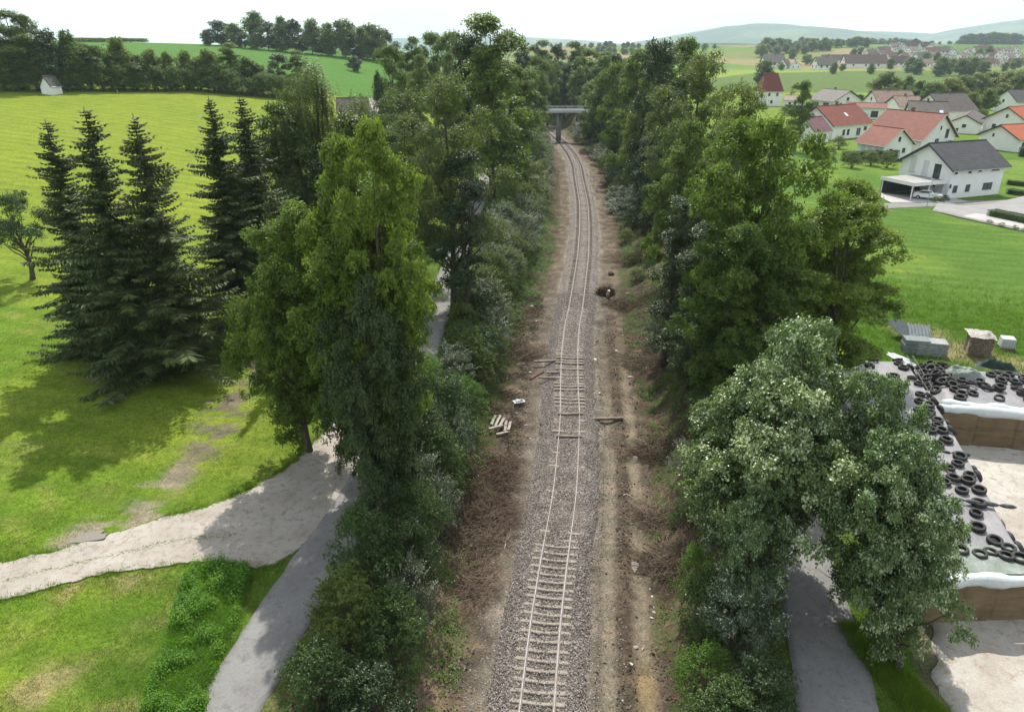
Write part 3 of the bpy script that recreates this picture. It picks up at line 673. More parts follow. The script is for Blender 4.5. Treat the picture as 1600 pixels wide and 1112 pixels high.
def weeping(key, seed, H, R):
    rs = np.random.default_rng(seed); cs, rr = blobs(rs, H, R, H * .25, prof_oak, 60, 1.0, .2, .2)
    P = []; V = []
    for c, r in zip(cs, rr):
        for k in range(32):
            d = unit(rs.normal(0, 1, (1, 3)))[0]; p = c + d * r * rs.uniform(.3, 1); ln = rs.uniform(.8, 2.6); n = int(ln / .055); s = np.linspace(0, 1, n)
            o = np.array([d[0], d[1], 0]) * .35
            q = p + o * (s ** .6)[:, None] + np.stack([0 * s, 0 * s, -ln * s], 1) + rs.normal(0, .05, (n, 3)); P.append(q); V.append(np.full(n, rs.uniform(0, 1)))
    P = np.concatenate(P); V = np.concatenate(V) * .7 + .3 * rs.uniform(0, 1, len(P))
    v, f = leaf_faces(P, unit(np.stack([P[:, 0], P[:, 1], P[:, 2] * 0 + 1.5], 1)), .12, .6, rs, 2.0)
    PROTO[key] = dict(crown=npmesh('crown', v, f, M_BIRCH, attr=V), trunk=trunk_mesh('trunk', rs, H, .22, cs), H=H, R=R, n=len(f), kind='broad')
def bush(key, seed, H, R, mat, nb, rb, ntw, nlf, size, asp=.55, tw=.2, up=.7, stems=9, arch=0):
    rs = np.random.default_rng(seed); cs = []; rr = []
    for i in range(nb):
        a = rs.uniform(0, 6.283); t = rs.uniform(0, 1); r = R * prof_dome(t) * rs.uniform(.3, .95) ** .6
        cs.append((r * math.cos(a), r * math.sin(a), H * (.12 + .80 * t))); rr.append(rb * rs.uniform(.6, 1.25))
    cs = np.array(cs); v, f, V = crown_cloud(rs, cs, rr, ntw, nlf, size, asp, tw, .85, up, (0, 0, H * .4))
    mb = MB()
    for i in range(stems + 10):
        c = cs[rs.integers(0, nb)]; b = (rs.normal(0, .15), rs.normal(0, .15), -.3)
        mb.tube([b, (c[0] * .45, c[1] * .45, c[2] * .6), tuple(c)], [.035, .022, .008], 4, caps=False)
    # shoots that stick out of the crown, with leaves along them
    P = []; 
    for i in range(int(26 * R)):
        a = rs.uniform(0, 6.283); t = rs.uniform(.1, 1); r = R * prof_dome(t) * .8; p = np.array([r * math.cos(a), r * math.sin(a), H * (.2 + .75 * t)])
        d = unit(np.array([[math.cos(a) * .7, math.sin(a) * .7, rs.uniform(.3, 1.2)]]))[0]; ln = rs.uniform(.3, .9) * (.6 + arch); s = np.linspace(0, 1, int(ln / .045) + 2)
        q = p + d * ln * s[:, None]; q[:, 2] -= .25 * ln * s ** 2; P.append(q + rs.normal(0, .035, q.shape)); mb.tube([tuple(p), tuple(q[-1])], [.008, .004], 3, caps=False)
    P = np.concatenate(P); v2, f2 = leaf_faces(P, np.tile([0, 0, 1.0], (len(P), 1)), size, asp, rs)
    v = np.concatenate([v, v2]); f = np.concatenate([f, f2 + len(v) - len(v2)]); V = np.concatenate([V, rs.uniform(.4, 1, len(f2))])
    PROTO[key] = dict(crown=npmesh('foliage', v, f, mat, attr=V), trunk=mb.mesh('stem', M_BARK, True), H=H, R=R, n=len(f), kind='bush')

broad('oak_a', 1, 19, 5.6, M_OAKB, 1.6, prof_round, 150, 1.15, 27, 18, .215, .62, .36, .34)
broad('oak_b', 2, 18, 6.2, M_OAKB, 3.0, prof_oak, 140, 1.15, 27, 18, .22, .62, .34, .34, lump=.35)
broad('oak_w', 3, 17, 8.0, M_OAKB, 3.0, prof_round, 200, 1.20, 25, 18, .22, .62, .38, .36, lump=.35, inner=.3)
broad('maple', 4, 11, 5.6, M_MAPLE, 1.6, prof_round, 175, 1.0, 36, 20, .155, .80, .28, .30, lump=.30, inner=.3)
broad('maple_low', 27, 11, 5.6, M_MAPLE, .2, prof_round, 170, 1.0, 34, 19, .155, .80, .28, .30, lump=.30, inner=.3)
broad('walnut', 5, 18, 6.0, M_BIRCH, 3.0, prof_round, 95, 1.35, 20, 18, .21, .5, .34, .4, lump=.4)
broad('dark_col', 6, 20, 3.4, M_DARK, .8, prof_col, 110, 1.1, 24, 17, .18, .7, .34, .34, lump=.2)
broad('ivy_low', 26, 13, 5.6, M_DARK, .8, prof_round, 140, 1.25, 24, 20, .17, .7, .34, .34, lump=.25)
broad('mid_a', 7, 20, 6.0, M_MIX, 1.5, prof_oak, 90, 1.7, 13, 14, .30, .62, .4, .5)
broad('mid_b', 8, 18, 5.5, M_OAK, 1.5, prof_round, 85, 1.7, 13, 14, .30, .62, .4, .5, lump=.35)
broad('mid_c', 9, 22, 5.0, M_OAK, 1.0, prof_col, 90, 1.7, 13, 14, .30, .62, .4, .5)
broad('mid_d', 17, 18, 5.5, M_DARK, 1.0, prof_oak, 90, 1.6, 13, 14, .30, .62, .4, .5)
broad('far_a', 10, 11, 5.5, M_MIX, .2, prof_round, 60, 2.0, 6, 9, .55, .7, .2, .8, nl=8, flat=1)
broad('far_b', 11, 12, 5.5, M_OAK, .2, prof_oak, 60, 2.0, 6, 9, .55, .7, .2, .8, nl=8, flat=1)
broad('far_c', 12, 11, 5.5, M_YEL, .2, prof_round, 60, 2.0, 6, 9, .55, .7, .2, .8, nl=8, flat=1)
broad('far_d', 13, 13, 5.5, M_DARK, .2, prof_oak, 60, 2.0, 6, 9, .55, .7, .2, .8, nl=8, flat=1)
broad('short_a', 18, 9, 5.0, M_MIX, .1, prof_round, 85, 1.5, 12, 12, .36, .62, .4, .5, flat=1)
broad('short_b', 19, 9.5, 5.0, M_OAK, .1, prof_oak, 85, 1.5, 12, 12, .36, .62, .4, .5, flat=1)
broad('short_d', 20, 9, 5.0, M_DARK, .1, prof_oak, 85, 1.5, 12, 12, .36, .62, .4, .5, flat=1)
broad('fruit', 14, 6.5, 3.4, M_SHR, 1.8, prof_round, 34, .9, 60, 18, .15, .5, .28, .3, tup=.7)
SHORT = {'mid_a': 'short_a', 'mid_b': 'short_b', 'mid_c': 'short_b', 'mid_d': 'short_d', 'walnut': 'short_a'}
spruce('spruce_a', 21, 20, 3.9); spruce('spruce_b', 22, 19, 3.6, dens=.95); spruce('spruce_c', 23, 18, 4.1, dens=.9, bare=.08)
weeping('birch', 24, 20, 4.2)
bush('bush_a', 31, 3.2, 2.0, M_SHR, 42, .62, 46, 15, .115)
bush('bush_b', 32, 3.0, 1.8, M_FRESH, 36, .55, 44, 14, .10, .5)
bush('bush_s', 33, 3.4, 1.9, M_SILV, 40, .55, 44, 14, .105, .45, arch=.6)
bush('bush_d', 34, 3.4, 2.1, M_DARK, 42, .65, 44, 15, .12)
bush('bush_m', 35, 4.0, 2.3, M_MIX, 44, .75, 26, 12, .155, .5, arch=.5)
bush('bush_w', 36, 4.2, 2.3, M_SILV, 44, .75, 24, 12, .16, .4, arch=.8)
spruce('young', 37, 6, 1.5, dens=1.0)

def plant(key, x, y, h, r, name, label, cat, group=None, rz=None, lean=(0, 0), dz=0.0, mat=None, z=None):
    p = PROTO[key]; rz = random.Random(int(x * 31 + y * 57)).uniform(0, 6.28) if rz is None else rz
    o = empty(name, (x, y, (Tf(x, y) if z is None else z) + dz)); tag(o, label, cat, group)
    sx = r / p['R']; sz = h / p['H']
    M = Matrix(((1, 0, lean[0] / max(h, 1), 0), (0, 1, lean[1] / max(h, 1), 0), (0, 0, 1, 0), (0, 0, 0, 1))) @ Matrix.Rotation(rz, 4, 'Z') @ Matrix.Diagonal((sx, sx, sz, 1))
    for nm, me in (('stem' if p['kind'] == 'bush' else 'trunk', p['trunk']), ('foliage' if p['kind'] == 'bush' else 'crown', p['crown'])):
        c = link(nm, me, o); c.matrix_local = M
        if mat is not None and nm in ('crown', 'foliage'):
            c.material_slots[0].link = 'OBJECT'; c.material_slots[0].material = mat
    return o
def tree(key, px, py, Y, wpx, name, label, cat='tree', group=None, rz=None, base=None, mat=None, hmax=None):
    """treetop seen at (px, py) at distance Y, crown wpx wide in the photo"""
    x, z, zc = TOP(px, py, Y); bx, by = (x, Y) if base is None else base
    zg = Tf(bx, by); h = z - zg; r_ = wpx / FPX * zc / 2
    if h / r_ < 2.5: key = SHORT.get(key, key)
    if key.startswith('short') or key.startswith('far'): r_ = min(r_, h * .62)
    plant(key, bx, by, h, r_, name, label, cat, group, rz, (x - bx, Y - by), 0, mat)
# --- hero trees, left
tree('oak_a', 597, 192, 34.5, 205, 'oak_tree', 'tall bright green oak beside the lane fork, nearest of the lane oaks', 'oak tree', rz=1.0, base=(-7.1, 34.2))
tree('oak_b', 498, 240, 38, 285, 'oak_tree', 'broad oak overhanging the dirt track fork on its left', 'oak tree', rz=2.2, base=(-7.6, 38.8))
tree('oak_a', 512, 222, 36, 195, 'oak_tree', 'second rounded oak top left of the tallest lane oak', 'oak tree', rz=2.7, base=(-7.5, 37.4))
tree('oak_a', 445, 345, 37.0, 225, 'oak_tree', 'low rounded oak leaning furthest left over the muddy grass', 'oak tree', rz=4.0, base=(-13.8, 41.2))
tree('oak_a', 528, 330, 34.5, 245, 'oak_tree', 'lower oak crown between the two tall lane oaks', 'oak tree', rz=5.0, base=(-7.3, 36.2))
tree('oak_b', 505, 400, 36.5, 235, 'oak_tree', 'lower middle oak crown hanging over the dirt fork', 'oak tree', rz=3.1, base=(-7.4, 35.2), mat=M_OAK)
tree('ivy_low', 570, 425, 33, 190, 'ivy_tree', 'dark ivy covered tree in front of the lane oaks, above the dirt fork', 'tree', rz=.3, base=(-7.2, 32.4))
tree('ivy_low', 478, 450, 35, 215, 'ivy_tree', 'second dark leafy tree, left under the lane oaks', 'tree', rz=2.3, base=(-13.2, 39.9), mat=M_OAK)
tree('walnut', 690, 103, 68, 210, 'walnut_tree', 'pale yellowish green walnut tree left of the lane behind the oaks', 'tree', rz=.7, base=(-5.6, 66))
tree('walnut', 625, 128, 76, 170, 'walnut_tree', 'loose olive green tree in front of the hidden brown roof', 'tree', rz=3.0)
tree('dark_col', 722, 225, 63, 105, 'ivy_tree', 'dark ivy clad trunk between the lane and the silver shrubs', 'tree', base=(-4.2, 62))
tree('mid_b', 655, 190, 92, 120, 'tall_tree', 'dark leafy tree behind the pale walnut, left of the lane', 'tree')
tree('mid_c', 768, 26, 112, 150, 'tall_tree', 'tallest dark tree left of the railway, reaching into the sky', 'tree', rz=1.3, base=(-3.6, 112))
tree('mid_d', 730, 42, 118, 110, 'tall_tree', 'dark tree just left of the tallest railway tree', 'tree')
tree('mid_b', 800, 95, 128, 95, 'tall_tree', 'mid green tree right behind the tallest railway tree, left of the bridge', 'tree', base=(-.6, 127))
tree('mid_c', 826, 110, 150, 70, 'tall_tree', 'slim green tree nearest to the bridge on the left bank', 'tree', base=(2.5, 150))
tree('birch', 492, 82, 76, 200, 'birch_tree', 'pale weeping birch rising behind the dark spruces', 'birch tree', rz=0)
tree('birch', 556, 140, 80, 160, 'birch_tree', 'lower drooping birch right of the tall weeping birch', 'birch tree', rz=2)
tree('birch', 450, 125, 74, 150, 'birch_tree', 'drooping birch left of the tall weeping birch', 'birch tree', rz=4)
tree('spruce_a', 70, 186, 53, 205, 'spruce_tree', 'leftmost spruce of the three by the meadow, sparse pointed top', 'spruce tree')
tree('spruce_b', 130, 167, 50, 230, 'spruce_tree', 'dense middle spruce of the three on the meadow', 'spruce tree')
tree('spruce_c', 208, 177, 51, 240, 'spruce_tree', 'right spruce of the three, bare lower trunk over brown needles', 'spruce tree')
tree('spruce_a', 326, 150, 60, 200, 'spruce_tree', 'tall dark spruce standing right of the gap to the meadow', 'spruce tree', rz=2)
tree('spruce_b', 374, 150, 64, 190, 'spruce_tree', 'spruce with brownish top between the dark spruce and the birch', 'spruce tree', rz=3)
tree('mid_a', 425, 158, 72, 150, 'tall_tree', 'round olive green tree between the dark spruces and the birches', 'tree', rz=4)
tree('mid_a', 545, 175, 74, 160, 'tall_tree', 'round olive green tree behind the lane oaks, right of the birches', 'tree', rz=1)
tree('mid_d', 520, 215, 72, 150, 'tall_tree', 'dark tree filling the gap between birches and lane oaks', 'tree', rz=1)
tree('young', 412, 300, 52, 50, 'young_spruce', 'small pale young spruce poking up left of the big oak', 'spruce tree')
tree('fruit', 10, 300, 68, 110, 'fruit_tree', 'fruit tree with leaning trunk cut by the left edge of the meadow', 'fruit tree', rz=1)
# --- hero trees, right
tree('oak_w', 1205, 170, 47, 310, 'oak_tree', 'large bright green oak on the right above the village road', 'oak tree', rz=.5, base=(16.6, 47.5))
tree('oak_b', 1378, 262, 50, 190, 'oak_tree', 'right lobe oak hanging over the green meadow beside the large oak', 'oak tree', rz=2.0, base=(24.2, 51.5))
tree('oak_b', 1290, 300, 47, 260, 'oak_tree', 'middle oak crown between the large oak and its right neighbour', 'oak tree', rz=5.2, base=(23.6, 47))
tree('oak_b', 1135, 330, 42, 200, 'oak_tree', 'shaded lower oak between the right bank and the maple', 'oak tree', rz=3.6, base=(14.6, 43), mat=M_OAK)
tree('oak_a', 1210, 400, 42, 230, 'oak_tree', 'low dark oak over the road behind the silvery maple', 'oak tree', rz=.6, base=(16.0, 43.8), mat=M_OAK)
tree('maple', 1312, 503, 30.5, 275, 'maple_tree', 'upper silvery maple crown over the road beside the silage clamps', 'maple tree', rz=.6, base=(12.3, 28.8))
tree('maple_low', 1340, 715, 24.5, 205, 'maple_tree', 'lower maple crown reaching towards the yard, nearest on the right', 'maple tree', rz=2.0, base=(16.4, 22.4))
tree('maple', 1175, 590, 30, 250, 'maple_tree', 'smaller maple left of the road, before the right bank', 'maple tree', rz=3.6, base=(11.4, 29.5))
tree('maple', 1290, 590, 28, 310, 'maple_tree', 'middle maple crown joining the upper and lower silvery maples', 'maple tree', rz=1.4, base=(11.9, 26.2))
tree('maple_low', 1225, 735, 25.5, 150, 'maple_tree', 'low leafy maple between the bank shrubs and the road edge', 'maple tree', rz=4.4, base=(10.4, 24.5))
tree('maple', 1325, 600, 27, 200, 'maple_tree', 'right hand maple crown beside the edge of the near silage clamp', 'maple tree', rz=5.4, base=(17.2, 26.4))
tree('maple', 1312, 690, 25.2, 235, 'maple_tree', 'lower middle maple crown hanging over the shaded road', 'maple tree', rz=2.9, base=(16.9, 24.0))
tree('dark_col', 1078, 300, 57, 110, 'ivy_tree', 'dark ivy covered tree standing closest to the right bank edge', 'tree', base=(13.6, 57))
tree('dark_col', 1105, 340, 50, 110, 'ivy_tree', 'second dark ivy covered tree on the right bank, in front of the first', 'tree', base=(13.4, 49), rz=2)
tree('walnut', 1112, 68, 80, 190, 'ash_tree', 'tall light green tree right of the cutting, reaching the horizon', 'tree', rz=.4, base=(19.0, 80))
tree('walnut', 1160, 118, 72, 170, 'ash_tree', 'grey green tree in front of the white tower like house', 'tree', rz=1.8, mat=M_MIX)
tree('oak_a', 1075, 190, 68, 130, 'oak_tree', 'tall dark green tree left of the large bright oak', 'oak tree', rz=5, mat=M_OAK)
tree('mid_d', 1035, 52, 112, 105, 'tall_tree', 'ragged dark tree top on the right skyline beside the railway', 'tree', rz=1)
tree('mid_c', 1075, 62, 118, 90, 'tall_tree', 'dark skyline tree just right of the ragged dark one', 'tree', rz=2)
tree('mid_c', 1000, 80, 140, 80, 'tall_tree', 'dark green tree left of the ragged skyline tree', 'tree', rz=3)
tree('mid_b', 968, 92, 158, 75, 'tall_tree', 'rounded green tree over the right cutting slope near the bridge', 'tree', rz=4)
tree('mid_a', 1010, 120, 118, 75, 'tall_tree', 'lower mid green tree at the top of the right cutting slope', 'tree', rz=5)
tree('mid_c', 935, 90, 200, 60, 'tall_tree', 'green tree right of the bridge deck', 'tree', rz=2, base=(26, 200))
tree('dark_col', 1018, 205, 98, 55, 'ivy_tree', 'narrow ivy wrapped tree with a bare lower trunk on the right slope', 'tree')
# ------------------------------------------------------------------ shrubs and background trees
def HIT(px, py, tmax=4000.0):
    """where the sight line of a photo pixel meets the terrain"""
    u = (px - 800) / FPX; w = (556 - py) / FPX
    d = np.array([u, CP + w * SP, -SP + w * CP]); t = np.geomspace(10, tmax, 1500)
    X = d[0] * t; Y = d[1] * t; Z = CAM_H + d[2] * t; below = Z < T(X, Y)
    if not below.any(): i = len(t) - 1
    else: i = int(np.argmax(below))
    return float(X[i]), float(Y[i])
ORD = ['first', 'second', 'third', 'fourth', 'fifth', 'sixth', 'seventh', 'eighth', 'ninth', 'tenth', 'eleventh', 'twelfth', 'thirteenth', 'fourteenth', 'fifteenth', 'sixteenth', 'seventeenth', 'eighteenth', 'nineteenth', 'twentieth']
def ordn(i):
    if i < 20: return ORD[i]
    tens = ['twenty', 'thirty', 'forty', 'fifty', 'sixty', 'seventy', 'eighty', 'ninety'][(i + 1) // 10 - 2]; u = (i + 1) % 10
    return (tens + '-' + ORD[u - 1]) if u else tens.replace('ty', 'tieth')
# --- left bank belt; (d from the line, Y, height, radius, proto)
rb = random.Random(4)
LB = [(-6.6, 17.4, 2.4, 1.9, 'bush_a'), (-8.8, 17.8, 2.0, 1.6, 'bush_b'), (-10.2, 18.2, 1.4, 1.1, 'bush_b'), (-6.6, 20.4, 3.0, 1.9, 'bush_d'), (-8.6, 20.8, 3.0, 1.7, 'bush_a'), (-6.4, 23.2, 4.4, 1.8, 'bush_a'), (-8.4, 23.6, 4.6, 1.8, 'bush_m'),
      (-6.3, 25.4, 5.2, 1.5, 'bush_s'), (-8.5, 26.8, 5.2, 1.9, 'bush_a'), (-6.8, 28.2, 5.2, 1.9, 'bush_d'), (-8.5, 30.0, 4.8, 1.7, 'bush_d'), (-7.4, 31.4, 4.4, 1.8, 'bush_a'), (-6.9, 33.6, 4.6, 1.5, 'bush_s'), (-8.6, 35.0, 4.2, 1.8, 'bush_s'),
      (-7.8, 37.5, 4.6, 2.1, 'bush_a'), (-9.6, 39.5, 4.2, 2.0, 'bush_d'), (-7.7, 41.0, 4.2, 1.7, 'bush_s'), (-8.6, 43.8, 4.0, 2.2, 'bush_a'), (-10.6, 46.0, 3.6, 2.0, 'bush_b'), (-8.2, 47.0, 3.4, 2.0, 'bush_b')]
y = 50.0
while y < 232:
    for dd in (-8.2, -10.9) if y > 56 else (-9.0,):
        k = rb.choice(['bush_m', 'bush_w', 'bush_w', 'bush_m'] if y > 60 else ['bush_s', 'bush_a', 'bush_m'])
        sh = 1.0 if y < 82 and dd < -10 else 0.0
        LB.append((dd + sh + rb.uniform(-.9, .7) * (1 - .6 * sh), y + rb.uniform(-1, 1), rb.uniform(2.8, 5.0) * (1.15 if y > 70 else 1) * (1 - .3 * sh), rb.uniform(1.9, 2.8) * (1 - .25 * sh), k))
    y += rb.uniform(2.6, 4.0) * (1 if y < 100 else 1.5)
LOOK = {'bush_a': 'dark green dense shrub', 'bush_b': 'fresh green shrub', 'bush_s': 'silvery grey leaved shrub', 'bush_d': 'very dark leafy shrub', 'bush_m': 'mixed green tall shrub', 'bush_w': 'grey green willow shrub'}
def belt(lst, side, grp):
    lst.sort(key=lambda q: q[1]); cnt = {}
    for i, (d, y, h, r, k) in enumerate(lst):
        x = float(xg(y)) + d; j = cnt.get(k, 0); cnt[k] = j + 1
        plant(k, x, y, h * rb.uniform(.92, 1.08), r, 'shrub', f'{LOOK[k]}, {ordn(j)} from the camera {side}', 'shrub', grp, rz=rb.uniform(0, 6.28))
belt(LB, 'on the left railway bank', 'shrubs along the left bank')
RB = [(6.9, 17.0, 2.0, 1.6, 'bush_b'), (8.6, 17.4, 2.2, 1.6, 'bush_a'), (7.6, 19.6, 3.2, 1.8, 'bush_a'), (9.0, 20.2, 2.6, 1.5, 'bush_d'), (7.2, 22.0, 3.0, 1.6, 'bush_b'), (8.7, 23.2, 5.0, 1.8, 'bush_s'), (7.6, 25.2, 4.0, 1.6, 'bush_a'), (9.0, 26.6, 5.6, 1.8, 'bush_s'), (7.6, 28.4, 3.0, 1.4, 'bush_b'),
      (8.9, 31.0, 3.8, 1.8, 'bush_b'), (7.9, 34.0, 2.6, 1.3, 'bush_a'), (9.5, 36.5, 3.8, 1.9, 'bush_b'), (8.0, 40.0, 2.4, 1.3, 'bush_s'), (9.6, 42.5, 3.6, 2.0, 'bush_a'), (10.2, 47.0, 4.0, 2.1, 'bush_d'), (9.6, 52.0, 3.2, 1.8, 'bush_a'), (11.4, 56.0, 4.4, 2.1, 'bush_d'), (12.0, 62.0, 4.6, 2.2, 'bush_d'), (13.6, 67.0, 4.8, 2.3, 'bush_d'), (14.8, 72.0, 4.6, 2.3, 'bush_a'), (16, 78, 5, 2.4, 'bush_m'), (17, 86, 5, 2.6, 'bush_m'),
      (8.4, 64, 1.7, 1.3, 'bush_s'), (9.6, 70, 1.6, 1.3, 'bush_a'), (7.0, 84, 1.6, 1.2, 'bush_m'), (6.4, 92, 1.8, 1.2, 'bush_m'), (6.2, 103, 2.2, 1.3, 'bush_m')]
y = 96.0
while y < 236:
    n = 4 if y > 112 else 2
    for q in range(n):
        dd = 7.2 + q * 3.4 if n == 4 else 13.5 + q * 3.5
        RB.append((dd + rb.uniform(-1.2, 1.2), y + rb.uniform(-2, 2), rb.uniform(2.2, 4.2), rb.uniform(1.9, 2.9), rb.choice(['bush_w', 'bush_w', 'bush_m'])))
    y += rb.uniform(3.6, 5.2)
belt(RB, 'on the right railway bank', 'shrubs along the right bank')
# --- lane-side big trees further back and the wood behind the bridge
WOOD = []
def grove(rows, grp, where, names=None):
    rows.sort(key=lambda q: q[0]); cnt = {}
    for i, (px, py, Y, w, k) in enumerate(rows):
        look = {'far_a': 'mid green round tree', 'far_b': 'dark green tree', 'far_c': 'yellowish green tree', 'far_d': 'dark narrow tree', 'mid_a': 'mid green tree', 'mid_b': 'green domed tree', 'mid_c': 'tall green tree', 'mid_d': 'dark tree', 'walnut': 'pale loose tree', 'fruit': 'small dark round tree'}[k]
        j = cnt.get(look, 0); cnt[look] = j + 1
        tree(k, px, py, Y, w * (1.25 if where == 'around the road bridge' else 1), 'tree', f'{look}, {ordn(j)} from left {where}', 'tree', grp, rz=i * 1.7)
grove([(845, 64, 300, 42, 'mid_c'), (872, 66, 285, 40, 'mid_d'), (900, 66, 290, 44, 'mid_c'), (922, 74, 262, 40, 'mid_b'), (948, 82, 250, 44, 'mid_c'), (858, 90, 262, 38, 'mid_b'), (884, 96, 270, 36, 'mid_d'), (842, 102, 232, 34, 'mid_c'), (905, 104, 255, 32, 'mid_a'),
       (965, 80, 228, 44, 'mid_d'), (985, 90, 205, 46, 'mid_a'), (832, 128, 262, 30, 'mid_a'), (868, 130, 290, 34, 'mid_b'), (893, 134, 282, 34, 'mid_c'), (1000, 96, 182, 44, 'mid_b'), (975, 122, 182, 40, 'mid_a'), (950, 118, 205, 36, 'mid_d'), (1022, 92, 165, 50, 'mid_d'), (1052, 88, 172, 52, 'mid_c'),
       (818, 75, 190, 52, 'mid_d'), (838, 84, 205, 44, 'mid_b'), (808, 100, 170, 46, 'mid_a'), (920, 128, 232, 30, 'mid_b'), (836, 112, 206, 40, 'mid_c'), (926, 140, 206, 38, 'mid_b'), (940, 128, 195, 36, 'mid_a')], 'trees around the road bridge', 'around the road bridge')
grove([(608, 66, 178, 60, 'mid_b'), (642, 56, 186, 66, 'mid_a'), (676, 46, 190, 66, 'mid_b'), (702, 44, 180, 60, 'mid_b'), (655, 84, 160, 60, 'mid_a'), (700, 80, 150, 60, 'mid_a'), (752, 70, 165, 70, 'mid_d'), (590, 112, 165, 26, 'far_d')], 'trees behind the hidden farmhouse', 'behind the hidden farmhouse')
# --- hedge trees behind the chapel
hd = [(2, 12, 92, 'mid_b'), (32, 22, 64, 'mid_a'), (66, 48, 72, 'mid_d'), (98, 52, 66, 'mid_c'), (10, 66, 80, 'mid_a'), (128, 66, 54, 'mid_b'), (146, 76, 58, 'mid_a'), (176, 62, 62, 'mid_c'), (206, 88, 66, 'mid_a'), (232, 80, 48, 'mid_a'), (258, 84, 42, 'mid_c'), (288, 82, 52, 'mid_b'),
      (324, 80, 48, 'mid_a'), (356, 68, 52, 'mid_c'), (386, 92, 58, 'mid_b'), (432, 82, 48, 'mid_d'), (462, 80, 46, 'mid_c'), (-30, 30, 80, 'mid_b'), (308, 98, 50, 'mid_a'), (270, 104, 46, 'mid_d'), (402, 104, 50, 'mid_b'), (120, 96, 46, 'mid_a'), (345, 105, 40, 'mid_d')]
rows = []
for px, py, w, k in hd:
    X0, Y0 = HIT(px, 146 + (0 if px < 300 else (px - 300) * .06)); rows.append((px, py, Y0 + 6 + 4 * rb.random(), w, k))
grove(rows, 'trees of the hedge behind the meadow', 'in the hedge behind the white chapel')
und = []
for px in range(-20, 500, 17):
    X0, Y0 = HIT(px, 145 + (0 if px < 300 else (px - 300) * .08)); und.append((X0, Y0 + 3))
for i, (X0, Y0) in enumerate(und):
    plant('bush_m', X0, Y0, 4.2 + rb.random() * 2, 3.2, 'hedge_shrub', f'{ordn(i)} dark hedge shrub from the left behind the meadow', 'shrub', 'shrubs under the hedge trees', mat=M_OAK)
rows = []
for px, py, w, k in [(322, 48, 30, 'far_b'), (340, 32, 44, 'far_d'), (366, 38, 34, 'far_b'), (393, 20, 40, 'far_b'), (415, 34, 34, 'far_d'), (436, 28, 34, 'far_b'), (456, 30, 34, 'far_d'), (484, 32, 36, 'far_a'), (510, 38, 34, 'far_b'), (536, 33, 42, 'far_a'), (560, 44, 32, 'far_b'), (580, 40, 44, 'far_a'), (602, 46, 34, 'far_d'), (350, 50, 36, 'far_d'), (380, 50, 36, 'far_d'), (428, 52, 36, 'far_d'), (470, 55, 36, 'far_d'), (500, 58, 36, 'far_d'), (550, 62, 36, 'far_d'), (590, 66, 36, 'far_d')]:
    X0, Y0 = HIT(px, 69 + (px - 310) * .095); rows.append((px, py, min(Y0, 420) + 3, w * 1.15, k))
grove(rows, 'trees on the skyline ridge', 'on the ridge above the upper field')
X0, Y0 = HIT(555, 112); tree('short_d', 555, 88, Y0, 30, 'tree', 'single small dark tree standing alone on the upper green slope', base=(X0, Y0))
# --- corn on the ridge
rs = np.random.default_rng(77); P = []
for px0 in np.arange(100, 345, .22):
    X0, Y0 = HIT(px0, 66.5 if px0 < 200 else 66.5 + (px0 - 200) * .01, 1200)
    for q in range(7): P.append((X0 + rs.uniform(-.3, .3), min(Y0, 520) + rs.uniform(0, 5)))
P = np.array(P); Z = T(P[:, 0], P[:, 1]) + rs.uniform(.3, 2.1, len(P))
v, f = leaf_faces(np.stack([P[:, 0], P[:, 1], Z], 1), np.tile([0, -.6, 1.0], (len(P), 1)), .95, .4, rs, 1)
tag(link('corn_field', npmesh('corn_field', v, f, M_OAK, attr=rs.uniform(0, 1, len(f)))), kind='stuff')
# --- trees around the village
VT = [(1259, 123, 175, 44, 'mid_b'), (1388, 114, 330, 74, 'walnut'), (1420, 120, 345, 30, 'far_b'), (1437, 128, 300, 42, 'mid_b'), (1462, 130, 290, 40, 'far_a'), (1488, 124, 300, 46, 'far_c'), (1512, 120, 340, 44, 'far_a'), (1530, 116, 360, 46, 'far_c'), (1556, 114, 370, 46, 'far_a'), (1580, 113, 360, 46, 'far_c'), (1602, 112, 350, 46, 'far_a'),
      (1546, 140, 270, 46, 'mid_b'), (1570, 132, 290, 40, 'far_c'), (1520, 146, 255, 34, 'mid_a'), (1345, 148, 330, 18, 'far_a'), (1196, 96, 420, 34, 'far_a'), (1500, 134, 315, 34, 'far_b')]
grove(VT, 'trees around the near houses', 'around the near village houses')
rows = []
for px, base, w, hgt, k in [(1304, 116, 16, 18, 'far_b'), (1318, 112, 12, 12, 'far_a'), (1363, 116, 16, 16, 'far_b'), (1437, 117, 28, 25, 'far_b'), (1424, 114, 24, 24, 'far_b'), (1473, 120, 30, 30, 'far_b'), (1489, 118, 26, 26, 'far_a'), (1505, 120, 28, 28, 'far_a'), (1522, 120, 30, 30, 'far_b'), (1540, 118, 24, 22, 'far_a'), (1262, 102, 20, 16, 'far_a'), (1222, 110, 16, 12, 'far_b'), (1394, 108, 18, 16, 'far_b'), (1240, 92, 24, 16, 'far_b'), (1190, 90, 30, 20, 'far_a'), (1215, 88, 26, 16, 'far_a'), (1335, 88, 16, 12, 'far_a'), (1345, 86, 16, 12, 'far_b'), (1408, 92, 18, 14, 'far_b'), (1450, 98, 20, 16, 'far_b'), (1465, 96, 18, 14, 'far_b'), (1532, 92, 24, 16, 'far_b'), (1548, 88, 26, 16, 'far_b'), (1590, 110, 22, 18, 'far_a'), (1572, 112, 18, 14, 'far_b')]:
    X0, Y0 = HIT(px, base); rows.append((px, base - hgt, Y0, w, k))
grove(rows, 'trees in the far village', 'among the far village houses')
rows = []
rv = random.Random(12)
